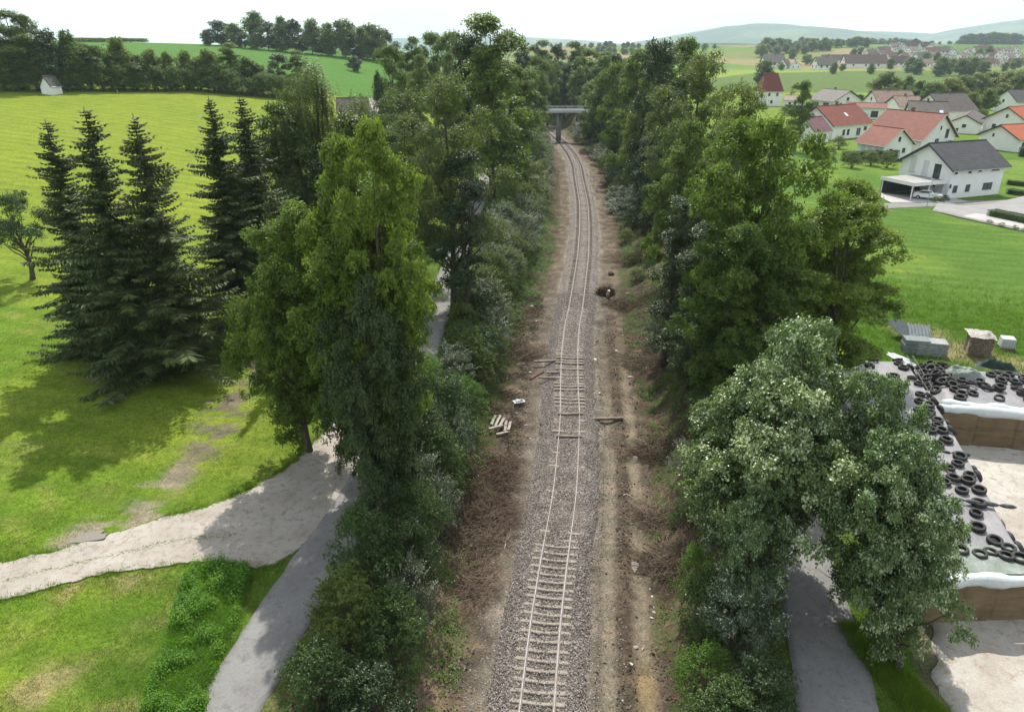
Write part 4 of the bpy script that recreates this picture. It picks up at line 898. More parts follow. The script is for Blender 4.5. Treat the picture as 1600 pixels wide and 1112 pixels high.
for (a, b, y0, y1, n, hgt) in [(1196, 1300, 80, 80, 12, 21), (1250, 1345, 74, 74, 12, 15), (1335, 1440, 68, 70, 14, 9), (1505, 1600, 65, 64, 15, 12), (1346, 1362, 74, 74, 2, 18), (1185, 1260, 84, 84, 8, 14), (940, 1120, 76, 78, 20, 10), (930, 1060, 84, 88, 14, 12), (860, 960, 74, 76, 10, 8), (1440, 1500, 70, 70, 5, 6)]:
    for i in range(n):
        px = a + (b - a) * (i + rv.uniform(.1, .9)) / n; bs = y0 + (y1 - y0) * i / n + rv.uniform(-1, 1)
        X0, Y0 = HIT(px, max(bs, 66.5), 3000); Y0 = min(Y0, 1500); hg = hgt * rv.uniform(.7, 1.15)
        x_, z_, zc_ = TOP(px, bs - hg, Y0); gz = Tf(x_, Y0)
        if z_ - gz < 4: continue
        rows.append((px, bs - hg, Y0, (b - a) / n * 2.6 + 12, rv.choice(['far_b', 'far_a', 'far_b', 'far_d'])))
grove(rows, 'trees of the distant field copses', 'in the copses beyond the village')

# ------------------------------------------------------------------ undergrowth, grass, litter
def scatter(n, x0, x1, y0, y1, dens, seed):
    rs = np.random.default_rng(seed); x = rs.uniform(x0, x1, n); y = rs.uniform(y0, y1, n); k = rs.uniform(0, 1, n) < dens(x, y); return x[k], y[k], rs
def blades(name, x, y, rs, h, w, mat, lean=.5, kind='stuff', per=3, sp=.06, Tz=None):
    n = len(x); X = np.repeat(x, per) + rs.normal(0, sp, n * per); Y = np.repeat(y, per) + rs.normal(0, sp, n * per); Z = T(X, Y) if Tz is None else Tz
    m_ = len(X); H = h * rs.uniform(.5, 1.3, m_) * np.repeat(rs.uniform(.6, 1.3, n), per); a = rs.uniform(0, 6.283, m_); dx = np.cos(a); dy = np.sin(a)
    b = rs.uniform(0, 6.283, m_); tx = np.cos(b) * lean * H; ty = np.sin(b) * lean * H
    P0 = np.stack([X - dx * w / 2, Y - dy * w / 2, Z - .02], 1); P1 = np.stack([X + dx * w / 2, Y + dy * w / 2, Z - .02], 1); P2 = np.stack([X + tx, Y + ty, Z + H], 1)
    v = np.stack([P0, P1, P2], 1).reshape(-1, 3); f = np.arange(3 * m_).reshape(m_, 3)
    return tag(link(name, npmesh(name, v, f, mat, attr=np.repeat(rs.uniform(0, 1, n), per) * .6 + .4 * rs.uniform(0, 1, m_))), kind=kind)
def herbs(name, x, y, rs, hmax, size, mat, per=14, sp=.22, asp=.6):
    n = len(x); hh = np.repeat(hmax * rs.uniform(.35, 1.2, n), per); X = np.repeat(x, per) + rs.normal(0, sp, n * per); Y = np.repeat(y, per) + rs.normal(0, sp, n * per)
    r = np.hypot(X - np.repeat(x, per), Y - np.repeat(y, per)); Z = T(X, Y) + .03 + hh * np.maximum(0, 1 - (r / (2.4 * sp)) ** 2) * rs.uniform(.2, 1, n * per)
    v, f = leaf_faces(np.stack([X, Y, Z], 1), np.tile([0, 0, 1.1], (len(X), 1)), size, asp, rs)
    return tag(link(name, npmesh(name, v, f, mat, attr=np.repeat(rs.uniform(0, 1, n), per) * .6 + .4 * rs.uniform(0, 1, len(X)))), kind='stuff')
M_GRASS = leafmat('grass_blade', (.075, .14, .016), (.16, .25, .032), .38, .6, .2, clump=.5)
M_DRYG = leafmat('dry_grass', (.14, .16, .04), (.28, .25, .10), .2, .6, .2, clump=.5)
# tall weeds between lane and dirt fork
wp = np.array(weed_poly); x, y, rs = scatter(9000, wp[:, 0].min(), wp[:, 0].max(), wp[:, 1].min(), wp[:, 1].max(), lambda x, y: inpoly(x, y, weed_poly) * 1.0, 51)
kk = fbm(x / .9, y / .9, 171, 4, .6); h1 = kk > .5; h3 = kk > .56; herbs('weeds', x[h1], y[h1], rs, .45, .10, M_HERB, 9, .14); herbs('tall_weeds', x[h3], y[h3], rs, .95, .11, M_HERB, 10, .16); blades('tall_grass', x, y, rs, .34, .024, M_HERB, .8, per=6, sp=.10); h2 = kk < .42; herbs('meadow_herbs', x[h2], y[h2], rs, .3, .06, M_FRESH, 8, .12)
# undergrowth on both banks
lanea = [tuple(q) for q in resample(lane, len(lane) * 6)]; roada = [tuple(q) for q in resample(rl, len(rl) * 6)]
def dens_bank(x, y):
    d = x - xg(y); n = fbm(x / 1.1, y / 1.1, 131, 4, .6); n2 = fbm(x / 4, y / 4, 133, 3)
    lft = sst(-3.6, -4.6, d) * sst(-9.5, -7.5, d) * sst(.44, .54, n) * (.45 + .55 * sst(.42, .56, n2)) * (1 - .85 * sst(31, 34, y) * (1 - sst(72, 80, y)) * (d > -7))
    rgt = sst(5.4, 6.4, d) * (1 - sst(13, 17, d)) * sst(.47, .56, n) * (.3 + .7 * sst(.42, .58, n2))
    return np.where(d < 0, lft * (dist_poly(x, y, lanea) > 1.5), rgt * (dist_poly(x, y, roada) > 1.75))
x, y, rs = scatter(60000, -12, 32, 13, 120, dens_bank, 52); herbs('bank_undergrowth', x, y, rs, .45, .115, M_FRESH, 13, .17)
x, y, rs = scatter(16000, -12, 34, 40, 150, lambda x, y: dens_bank(x, y) * .9 * ((x - xg(y)) > 0), 53); herbs('brambles', x, y, rs, .55, .13, M_SHR, 11, .28)
x, y, rs = scatter(12000, -9, 8, 38, 130, lambda x, y: sst(-5.4, -6.4, x - xg(y)) * ((x - xg(y)) > -11) * ((x - xg(y)) < 0) * .9, 58); herbs('nettles', x, y, rs, .7, .13, M_FRESH, 16, .24)
# verge grass beside roads and under the trees
def dens_verge(x, y):
    d = x - xg(y); dl_ = dist_poly(x, y, lanea); dr_ = dist_poly(x, y, roada)
    dirt = inpoly(x, y, list(map(tuple, du)) + list(map(tuple, dl))[::-1]); yd = inpoly(x, y, yl + yr[::-1])
    base = (dl_ > 1.5) & (dr_ > 1.7) & ~dirt & ~yd
    return base * np.clip(np.maximum(np.exp(-(dl_ - 1.5) / 1.6), np.exp(-(dr_ - 1.7) / 1.2)) + .25 * (np.abs(d) > 8) * (np.abs(d) < 15), 0, 1) * (np.abs(d) > 7.5)
x, y, rs = scatter(60000, -24, 20, 14, 75, dens_verge, 54); blades('verge_grass', x, y, rs, .28, .022, M_GRASS, .5, per=6, sp=.09)
ex = []; rs = np.random.default_rng(64)
for pl in (du, dl):
    q = resample(pl, 60)
    for (a0, b0), (a1, b1) in zip(q[:-1], q[1:]):
        k = int(np.hypot(a1 - a0, b1 - b0) * 45) + 1; t = rs.uniform(0, 1, k); ex.append(np.stack([a0 + (a1 - a0) * t + rs.normal(0, .16, k), b0 + (b1 - b0) * t + rs.normal(0, .16, k)], 1))
ex = np.concatenate(ex); kk = (fbm(ex[:, 0] / .8, ex[:, 1] / .8, 181, 3) > .44) & (ex[:, 0] < -12.2) & (ex[:, 0] > -45); ex = ex[kk]
blades('track_edge_grass', ex[:, 0], ex[:, 1], rs, .16, .03, M_GRASS, .8, per=5, sp=.07)
def dens_f(x, y):
    dirt = inpoly(x, y, list(map(tuple, du)) + list(map(tuple, dl))[::-1])
    return ~dirt * (dist_poly(x, y, lanea) > 1.7) * (x < xg(y) - 11) * (1 - sst(50, 62, y)) * (.25 + .75 * sst(.4, .6, fbm(x / 1.5, y / 1.5, 141, 4, .6))) * (1 - .9 * (dist_poly(x, y, mud_trail) < 1.2) * sst(.38, .56, fbm(x / 2.2, y / 2.2, 41, 4, .6) + .12))
x, y, rs = scatter(95000, -42, -9, 16, 62, dens_f, 55); blades('grass', x, y, rs, .075, .03, M_GRASS, .9, per=3, sp=.08)
x, y, rs = scatter(26000, -30, -9, 15, 32, lambda x, y: dens_f(x, y) * sst(.4, .6, fbm(x / 2.2, y / 2.2, 41, 4, .6)), 59); blades('dry_grass', x, y, rs, .09, .03, M_DRYG, .9, per=3, sp=.08)
x, y, rs = scatter(26000, 28, 80, 42, 95, lambda x, y: (dist_poly(x, y, roada) > 1.9) * (1 - sst(64, 80, y + (x - 42) * .45)) * .9, 56); blades('rough_grass', x, y, rs, .35, .05, M_GRASS, .6, per=5, sp=.16)
x, y, rs = scatter(5000, 15.0, 18.4, 17.5, 25, lambda x, y: (dist_poly(x, y, [(15.4, 25), (16.4, 21), (16.9, 18.6)]) < .8) * 1.0, 57); blades('verge_grass', x, y, rs, .34, .025, M_GRASS, .5, per=7, sp=.08)
# dead sticks and torn roots on the cleared ground
def sticks(name, n, dens, box, seed, lmin, lmax, mat, r=.012, zoff=.03, tilt=.25):
    x, y, rs = scatter(n, *box, dens, seed); m_ = len(x); a = rs.uniform(0, 6.283, m_); Ls = rs.uniform(lmin, lmax, m_) ; Z = T(x, y) + zoff + rs.uniform(0, .12, m_); tl = rs.normal(0, tilt, m_)
    d = np.stack([np.cos(a), np.sin(a), tl], 1) * Ls[:, None] / 2; c = np.stack([x, y, Z], 1); bend = rs.normal(0, .12, (m_, 3)) * Ls[:, None] * .5
    s1 = np.stack([-np.sin(a), np.cos(a), 0 * a], 1) * r; s2 = np.array([0, 0, 1.0]) * r * 1.4
    rings = [c - d, c + bend, c + d]; V = []
    for p in rings: V += [p + s1, p - s1, p + s2]
    V = np.stack(V, 1).reshape(-1, 3); F = []
    for k in range(2):
        for j in range(3): F.append([k * 3 + j, k * 3 + (j + 1) % 3, k * 3 + 3 + (j + 1) % 3, k * 3 + 3 + j])
    F = np.array(F)[None] + (np.arange(m_) * 9)[:, None, None]
    return tag(link(name, npmesh(name, V, F.reshape(-1, 4), mat)), kind='stuff')
M_ROOT = simple('torn_root', (.075, .052, .038), .9, .4, 4, .1, col2=(.15, .11, .08))
def dl1(x, y):
    d = x - xg(y); return (dist_poly(x, y, roada) > 1.75) * (sst(-3.2, -4.2, d) * sst(-9, -7, d) * np.where(y < 33, .55, 1) + .7 * sst(5.6, 6.6, d) * (1 - sst(12, 16, d))) * sst(.38, .55, fbm(x / 1.5, y / 1.5, 151, 3))
sticks('twig_litter', 30000, dl1, (-12, 30, 14, 105), 61, .15, .9, M_TWIG, .011)
sticks('torn_roots', 30000, lambda x, y: dl1(x, y) * ((x - xg(y)) < 0) * sst(26, 30, y), (-12, 8, 24, 80), 62, .2, 1.0, M_ROOT, .014, .05, .35)
sticks('straw_litter', 26000, lambda x, y: .25 * (np.abs(x - xg(y) - 4) < 1.4) * 1.0 + .5 * sst(5.2, 6, x - xg(y)) * ((x - xg(y)) < 8) + .6 * sst(-3.2, -4, x - xg(y)) * ((x - xg(y)) > -7.5), (-10, 14, 14, 60), 63, .08, .4, simple('straw_brown', (.26, .19, .13), .9, .3, 5, .1), .006, .02)
# ------------------------------------------------------------------ houses, bridge, chapel, car
def roofmat(name, c1, c2, row=3.0):
    m, nt, out = newmat(name); v = N(nt, 'ShaderNodeTexCoord').outputs['Object']
    a = noise(nt, .8, 5, .6, vec=v); b = noise(nt, 7, 3, .6, vec=v)
    wv = N(nt, 'ShaderNodeTexWave', wave_type='BANDS', bands_direction='Z', wave_profile='SAW'); wv.inputs['Scale'].default_value = 1.0; wv.inputs['Distortion'].default_value = .25
    nt.links.new(v, wv.inputs['Vector'])
    c = mixc(nt, ramp(nt, a, .35, .65), c1, c2); c = mixc(nt, 1.0, c, mixc(nt, ramp(nt, b, .3, .7), (.82,) * 3, (1.15,) * 3), 'MULTIPLY')
    c = mixc(nt, 1.0, c, mixc(nt, wv.outputs['Fac'], (.80,) * 3, (1.08,) * 3), 'MULTIPLY')
    principled(nt, out, c, .7, .3, 0, wv.outputs['Fac'], .6, .05); return m
R_RED = roofmat('red_tile', (.23, .062, .038), (.17, .050, .034)); R_DKRED = roofmat('dark_red_tile', (.19, .045, .032), (.14, .035, .028)); R_ORG = roofmat('orange_tile', (.40, .105, .04), (.33, .09, .036))
R_GREY = roofmat('anthracite_tile', (.075, .073, .078), (.055, .054, .058)); R_BRN = roofmat('brown_grey_tile', (.12, .10, .088), (.085, .070, .06)); R_LBR = roofmat('weathered_tile', (.24, .155, .115), (.17, .115, .09)); R_MAUVE = roofmat('mauve_tile', (.17, .075, .085), (.12, .055, .06))
M_WALL = simple('white_render', (.84, .84, .83), .9, .06, .8, .2, bstr=.05); M_WALLC = simple('cream_render', (.66, .62, .53), .9, .08, .8, .2, bstr=.05); M_WALLB = simple('brick_wall', (.28, .15, .10), .9, .2, 2, .2)
M_GLASS, nt, out = newmat('window_glass'); principled(nt, out, (.035, .045, .055), .12, .6)
M_FRAME = simple('white_frame', (.75, .75, .75), .5, .05, 1); M_DFRAME = simple('dark_frame', (.05, .05, .055), .5, .1, 1); M_SHUT = simple('closed_shutter', (.62, .64, .65), .6, .08, 2)
M_FASCIA = simple('fascia_board', (.06, .058, .06), .6, .1, 1); M_WOODP = simple('pale_soffit', (.60, .52, .42), .7, .15, 2)
M_CONC = simple('concrete', (.36, .35, .33), .9, .2, 1.2, .2, col2=(.27, .26, .245)); M_STEEL = simple('galvanised_steel', (.42, .43, .44), .45, .15, 2, .5, metal=.6)
def window(parent, M, w, h, style='dark'):
    f = MB(); t = .07
    for (x0, x1, z0, z1) in ((-w / 2, w / 2, -h / 2, -h / 2 + t), (-w / 2, w / 2, h / 2 - t, h / 2), (-w / 2, -w / 2 + t, -h / 2 + t, h / 2 - t), (w / 2 - t, w / 2, -h / 2 + t, h / 2 - t)) + (((-t / 3, t / 3, -h / 2 + t, h / 2 - t),) if w > 1.1 and style != 'shut' else ()):
        f.box(x0, x1, -.06, .03, z0, z1, M)
    o = f.build('window', M_FRAME if style != 'dframe' else M_DFRAME, parent)
    MB().box(-w / 2 + t, w / 2 - t, -.025, .02, -h / 2 + t, h / 2 - t, M).build('shutter' if style == 'shut' else 'pane', M_SHUT if style == 'shut' else M_GLASS, o)
    MB().box(-w / 2 - .05, w / 2 + .05, -.12, .03, -h / 2 - .06, -h / 2 - .003, M).build('sill', M_STEEL, o)
def house(name, label, A, B, he, hr, W, roof, wall=None, wins=None, doors=None, ov=.5, chim=(.5,), hip=0, z0=None, cat='house', soff=None, detail=True, skylight=None, group=None, thick=.16):
    A = Vector((*A, 0)); B = Vector((*B, 0)); Lt = (B - A).length; L = Lt - 2 * ov; c = (A + B) / 2; ang = math.atan2(B.y - A.y, B.x - A.x)
    zg = min(Tf(c.x + a, c.y + b) for a in (-4, 0, 4) for b in (-4, 0, 4)) if z0 is None else z0
    o = empty(name, (c.x, c.y, zg), ang); tag(o, label, cat, group)
    w = MB(); pts = [(-L / 2, -W / 2), (L / 2, -W / 2), (L / 2, W / 2), (-L / 2, W / 2)]
    k = (hr - he) / (W / 2); hp = hip
    vs = [(x, y, -.5) for x, y in pts] + [(x, y, he) for x, y in pts] + ([(-L / 2, 0, hr - .12), (L / 2, 0, hr - .12)] if not hp else [])
    w.add(vs, [(0, 1, 5, 4), (2, 3, 7, 6), (1, 2, 6, 9, 5) if not hp else (1, 2, 6, 5), (3, 0, 4, 8, 7) if not hp else (3, 0, 4, 7)] + ([] if not hp else []))
    w.build('wall', wall or M_WALL, o)
    r = MB(); e = W / 2 + ov; ze = he - k * ov
    if not hp:
        for s in (-1, 1):
            a = [(-L / 2 - ov, s * e, ze), (L / 2 + ov, s * e, ze), (L / 2 + ov, 0, hr), (-L / 2 - ov, 0, hr)]
            bt = [(x, y, z + thick) for x, y, z in a]
            q = a + bt
            r.add(q, [(0, 1, 2, 3), (4, 7, 6, 5), (0, 4, 5, 1), (1, 5, 6, 2), (3, 7, 4, 0)])
    else:
        E = [(-L / 2 - ov, -e, ze), (L / 2 + ov, -e, ze), (L / 2 + ov, e, ze), (-L / 2 - ov, e, ze)]; Rr = [(-L / 2 + hp, 0, hr), (L / 2 - hp, 0, hr)]
        vv = E + Rr; vt = [(x, y, z + thick) for x, y, z in vv]
        r.add(vt + E, [(0, 1, 5, 4), (2, 3, 4, 5), (1, 2, 5), (3, 0, 4), (6, 7, 1, 0), (7, 8, 2, 1), (8, 9, 3, 2), (9, 6, 0, 3), (6, 9, 8, 7)])
    ro = r.build('roof', roof, o)
    if detail:
        MB().tube([(-L / 2 - ov + hp * 1.1, 0, hr + thick + .02), (L / 2 + ov - hp * 1.1, 0, hr + thick + .02)], .11, 6).build('ridge_cap', roof, ro)
        for s in (-1, 1): MB().tube([(-L / 2 - ov, s * (e + .06), ze + .04), (L / 2 + ov, s * (e + .06), ze + .04)], .07, 6).build('gutter', M_STEEL, ro)
        if not hp:
            for q in (-1, 1):
                fa = MB()
                for s in (-1, 1):
                    xx = q * (L / 2 + ov); x0, x1 = (xx, xx + .03) if q > 0 else (xx - .03, xx)
                    a = [(x0, s * e, ze - .10), (x0, s * e, ze + thick + .03), (x0, 0, hr + thick + .03), (x0, 0, hr - .10)]; b_ = [(x1, y, z) for _, y, z in a]
                    fa.add(a + b_, [(0, 1, 2, 3), (7, 6, 5, 4), (0, 4, 5, 1), (1, 5, 6, 2), (2, 6, 7, 3), (3, 7, 4, 0)])
                fa.build('barge_board', soff or M_FASCIA, ro)
    for i, cpos in enumerate(chim):
        x = -L / 2 + L * cpos; y0 = .5; zb = hr - k * 1.0
        MB().box(x - .3, x + .3, y0 - .3, y0 + .3, zb - .3, hr + .9).box(x - .36, x + .36, y0 - .36, y0 + .36, hr + .903, hr + 1.0).build('chimney', M_BRICKD, ro)
    if skylight:
        for (u, s, fr) in skylight:
            x = -L / 2 + L * u; yy = s * (W / 2) * (1 - fr); zz = he + (hr - he) * fr + thick
            nrm = Vector((0, s * k, 1)).normalized(); q = Vector((0, 0, 1)).rotation_difference(nrm)
            Mx = Matrix.Translation((x, yy, zz)) @ q.to_matrix().to_4x4()
            MB().box(-.5, .5, -.7, .7, -.02, .09, Mx).build('roof_window', M_SKYL, ro)
    for face, u, z, ww, hh, st in (wins or []):
        if face == 'front': Mx = Matrix.Translation((-L / 2 + u * L, -W / 2, z))
        elif face == 'back': Mx = Matrix.Translation((L / 2 - u * L, W / 2, z)) @ Matrix.Rotation(math.pi, 4, 'Z')
        elif face == 'left': Mx = Matrix.Translation((-L / 2, W / 2 - u * W, z)) @ Matrix.Rotation(-math.pi / 2, 4, 'Z')
        else: Mx = Matrix.Translation((L / 2, -W / 2 + u * W, z)) @ Matrix.Rotation(math.pi / 2, 4, 'Z')
        if st == 'door': 
            d = MB().box(-ww / 2, ww / 2, -.05, .02, -hh / 2, hh / 2, Mx).build('door', M_DFRAME, o)
            MB().box(ww / 2 - .16, ww / 2 - .12, -.11, -.053, -.1, .15, Mx).build('handle', M_STEEL, d)
        elif st == 'garage': MB().box(-ww / 2, ww / 2, -.05, .02, -hh / 2, hh / 2, Mx).build('garage_door', M_SHUT, o)
        else: window(o, Mx, ww, hh, st)
    return o
M_BRICKD = simple('chimney_stone', (.16, .13, .12), .9, .2, 3); M_SKYL = simple('skylight_glass', (.55, .62, .68), .15, .1, 1, .6)
def RP(p, z): return G(p[0], p[1], z)
D = 'dframe'
# the large white house with the anthracite roof
house('house', 'white two storey house with anthracite roof beside the paved driveway and carport', RP((1451, 224), 11.35), RP((1541, 218.6), 11.35), 4.9, 8.2, 10.4, R_GREY, ov=.7, chim=(), z0=3.0, wins=[
    ('front', .07, 4.35, .6, .8, D), ('front', .33, 4.35, .6, .8, D), ('front', .52, 4.35, .9, .7, 'dark'), ('front', .82, 4.35, 1.9, .75, 'dark'),
    ('front', .02, 2.0, .4, .6, D), ('front', .12, 1.45, .95, 1.15, D), ('front', .36, 1.45, .95, 1.15, D), ('front', .74, 1.5, 2.1, 1.15, D),
    ('left', .24, 4.6, 1.25, 2.7, 'shut'), ('left', .49, 4.2, 1.2, 2.7, 'shut'), ('left', .72, 3.9, 1.3, 2.6, D), ('left', .72, 1.75, .45, .5, D), ('left', .42, 1.1, 1.0, 2.1, 'door')])
house('house', 'large red roofed house with pale gable and balcony door', RP((1385, 172), 11.5), RP((1480, 180), 11.5), 3.6, 8.6, 13, R_RED, ov=.7, chim=(.42,), z0=3.0, soff=M_WOODP, wins=[('right', .72, 4.2, 1.2, 2.0, D), ('right', .45, 2.2, 1.6, 2.1, 'dark'), ('right', .5, 5.6, .8, 1.0, 'dark'), ('front', .5, 1.7, 1.4, 1.2, 'dark')])
house('house', 'smaller red roofed wing with white gable and two square windows', RP((1364, 196), 9.4), RP((1413, 202), 9.4), 3.2, 6.3, 8.6, R_RED, ov=.6, chim=(), z0=3.0, soff=M_WOODP, wins=[('right', .25, 1.7, .9, 1.0, D), ('right', .72, 1.7, .9, 1.0, D), ('right', .5, 4.2, .7, 1.0, D), ('front', .25, 1.4, 1.3, 2.0, 'shut'), ('front', .5, 1.4, 1.3, 2.0, 'shut'), ('front', .75, 1.4, 1.3, 2.0, 'shut')])
house('house', 'red roofed house with roof window and dormer gable, left of the large red roof', RP((1275, 167), 11.0), RP((1337, 163), 11.0), 3.8, 8.0, 12, R_RED, ov=.6, chim=(.55,), z0=3.0, skylight=[(.52, -1, .45)], wins=[('front', .3, 1.6, 1.0, 1.5, D), ('front', .42, 1.6, 1.0, 1.5, D), ('front', .70, 1.5, 1.8, 2.0, 'dark'), ('front', .88, 2.2, 1.2, 1.0, D), ('left', .5, 4.5, 1, 1.2, D)])
house('house', 'tall white house with steep dark red roof next to the tree crowns', RP((1188, 116), 15.0), RP((1222, 116), 15.0), 6.0, 12.2, 9.5, R_DKRED, ov=.4, chim=(.6,), z0=3.0, hip=1.2, wins=[('front', .35, 4.4, .9, 1.2, D), ('front', .75, 4.4, .9, 1.2, D), ('front', .5, 1.6, .9, 1.2, D)])
house('house', 'white bungalow with wide brown grey roof and veranda, behind the green meadow', RP((1286, 139), 9.5), RP((1330, 142), 9.5), 3.0, 6.4, 15, R_BRN, ov=.8, chim=(.4,), z0=3.0, wins=[('right', .5, 3.4, 1.4, 1.2, D), ('right', .25, 1.4, 1.4, 1.2, D), ('front', .3, 1.3, 3.0, 1.6, 'dark'), ('front', .7, 1.3, 3.0, 1.6, 'dark')])
house('house', 'white gabled house with reddish brown roof right of the grey bungalow', RP((1362, 142), 10.2), RP((1424, 142), 10.2), 3.8, 7.2, 11, R_LBR, ov=.5, chim=(.4,), z0=3.0, wins=[('left', .5, 4.4, 1, 1.2, D), ('front', .5, 2, 1.2, 1.2, D)])
house('house', 'pale house with weathered light brown roof and small chimney in the village middle', RP((1395, 151), 9.2), RP((1436, 151), 9.2), 3.4, 6.2, 11, R_LBR, ov=.5, chim=(.5,), z0=3.0, wins=[('front', .3, 1.8, 1.2, 1.2, D), ('front', .7, 1.8, 1.2, 1.2, D), ('right', .5, 3.6, 1, 1, D)])
house('house', 'long low building with flat red roof and white wall', RP((1322, 161), 7.6), RP((1387, 163), 7.6), 3.6, 4.7, 9, R_DKRED, ov=.5, chim=(), z0=3.0, wins=[('front', .75, 1.6, 2.2, 2.0, D), ('front', .35, 1.6, 1.2, 1.2, D)])
house('house', 'white gabled house with dark grey roof and skylight behind the large red roof', RP((1419, 158.5), 10.4), RP((1482, 160), 10.4), 3.6, 7.4, 12, R_BRN, ov=.5, chim=(.5,), z0=3.0, skylight=[(.85, -1, .3)], wins=[('left', .4, 3.6, 1, 1.2, D), ('front', .4, 1.6, 1.2, 1.2, D)])
house('house', 'big dark roofed farmhouse behind the dark grey house, chimney on the ridge', RP((1452, 147), 11.4), RP((1508, 146), 11.4), 3.8, 8.4, 14, R_BRN, ov=.5, chim=(.6,), z0=3.0, wins=[('left', .5, 5, 1, 1.2, D)])
house('house', 'small white gabled annexe with arched window beneath the dark farmhouse roof', RP((1510, 181), 7.8), RP((1522, 172), 7.8), 2.8, 4.8, 8, R_BRN, ov=.4, chim=(), z0=3.0, wins=[('left', .5, 2.0, 1.0, .9, D), ('left', .3, .9, .8, .8, D)])
house('house', 'upper white house with bright orange roof at the right edge', RP((1575, 168), 10.5), RP((1650, 164), 10.5), 4.2, 7.5, 12, R_ORG, ov=.7, chim=(), z0=3.0, wins=[('left', .25, 1.8, 1.1, 2.1, D), ('left', .5, 2.6, .7, .8, D), ('left', .62, 2.6, .7, .8, D), ('left', .74, 2.6, .7, .8, D), ('left', .5, 5.2, .7, .9, D)])
house('house', 'nearer white house with bright orange roof at the right edge', RP((1563, 196), 8.6), RP((1650, 192), 8.6), 3.0, 5.6, 10.5, R_ORG, ov=.6, chim=(), z0=3.0, wins=[('left', .35, 3.2, .5, .7, D), ('front', .25, 1.4, 1.0, 1.0, D), ('front', .1, 1.2, .8, 1.8, 'door')])
house('house', 'white house with slate grey roof at the right edge behind the orange roofs', RP((1574, 141.5), 10.5), RP((1650, 141), 10.5), 4.0, 7.6, 12, R_GREY, ov=.5, chim=(), z0=3.0, wins=[('left', .4, 3.8, 1, 1, D)])
house('house', 'low outbuilding with pinkish tile roof beside the tall white house', RP((1228, 149), 7.0), RP((1256, 150), 7.0), 2.4, 4.0, 8, R_LBR, ov=.3, chim=(), z0=3.0, wins=[('front', .4, 1.2, 1.0, 1.0, D), ('front', .7, 1.2, 1.0, 1.0, D)])
house('house', 'house with mauve tile roof mostly hidden behind the bright oak', RP((1256, 184), 8.8), RP((1284, 183), 8.8), 3.0, 5.8, 9, R_MAUVE, ov=.5, chim=(), z0=3.0, wins=[('front', .7, 1.4, 1.0, 1.2, D)])
hx, hy = -50, 172
house('farmhouse', 'farmhouse with brown tiled roof hidden behind the birch on the left', (-43.5, 186), (-36, 188), 3.0, 6.6, 8, R_BRN, wall=M_WALLC, ov=.5, chim=(), wins=[('front', .3, 1.8, 1.2, 1.2, D), ('front', .7, 1.8, 1.2, 1.2, D)])
house('barn', 'barn with pale grey roof behind the loose olive green trees', (-36, 190), (-24, 192), 5.0, 7.6, 10, simple('pale_sheet_roof', (.52, .46, .44), .6, .15, 1), wall=M_WALLC, ov=.4, chim=(), detail=True, cat='barn')
# chapel
cx_, cy_ = HIT(95, 143.5)
house('chapel', 'tiny white wayside chapel with steep gable at the meadow edge under the hedge trees', (cx_ + .1, cy_ - 6), (cx_ + .9, cy_ - 2.6), 2.3, 4.3, 2.9, R_GREY, ov=.2, chim=(), cat='chapel')
# carport
def quadbox(o, name, mat, *bx): MB().box(*bx).build(name, mat, o)
hc = RP((1451, 224), 11.35); ang1 = math.atan2(RP((1541, 218.6), 11.35)[1] - hc[1], RP((1541, 218.6), 11.35)[0] - hc[0])
o = empty('carport', (hc[0] + .75 * math.cos(ang1), hc[1] + .75 * math.sin(ang1), 3.0), ang1); tag(o, 'flat roofed carport with white fascia against the gable of the white house', 'carport')
MB().box(-7.2, .0, -4.6, 2.2, 2.72, 2.80).build('roof_deck', M_CONC, o)
f = MB(); f.box(-7.3, .0, -4.72, -4.603, 2.35, 2.95); f.box(-7.42, -7.303, -4.72, 2.2, 2.35, 2.95); f.build('fascia', M_FRAME, o)
for xx, yy in ((-7.1, -4.3), (-7.1, 1.9), (-3.6, -4.4), (-.3, -4.4)): MB().box(xx - .07, xx + .07, yy - .07, yy + .07, -.1, 2.717).build('post', M_FRAME, o)
MB().box(-7.15, -.1, 2.0, 2.1, 0, 2.5).build('back_wall_panel', M_DFRAME, o)
tag(ribbon('driveway', [(61, 114.5), (66, 116), (72, 116.5), (75.5, 117.3)], [(62, 124), (65.5, 123), (71, 122.2), (74, 121.4)], M_PAVE, .10, .4, .03, 23, 8), kind='structure')
M_VROAD = roadmat('village_asphalt', (.24, .235, .23), (.20, .195, .19), (.28, .275, .27), 1, .08)
va = [G(a, b, 3) for a, b in [(1455, 330), (1500, 338), (1545, 347), (1600, 358), (1680, 374)]]; vb = [G(a, b, 3) for a, b in [(1462, 318), (1500, 321), (1545, 319), (1600, 306), (1680, 290)]]
tag(ribbon('village_road', va, vb, M_VROAD, .09, .5, .04, 29, 10), kind='structure')
vc = [G(a, b, 3) for a, b in [(1500, 339), (1545, 348), (1600, 359), (1680, 375)]]; vd = [G(a, b, 3) for a, b in [(1522, 333), (1552, 337), (1600, 345), (1680, 358)]]
tag(ribbon('paved_lane', vc, vd, M_PAVE, .13, .5, .03, 31, 6), kind='structure')
ve = [G(a, b, 3) for a, b in [(1470, 333), (1500, 340.5), (1545, 350), (1600, 361.5), (1680, 378)]]; vf = [G(a, b, 3) for a, b in [(1470, 331), (1500, 338), (1545, 347), (1600, 358), (1680, 374)]]
tag(ribbon('stone_border', ve, vf, M_ASPH, .16, .4, .08, 33, 3), kind='structure')
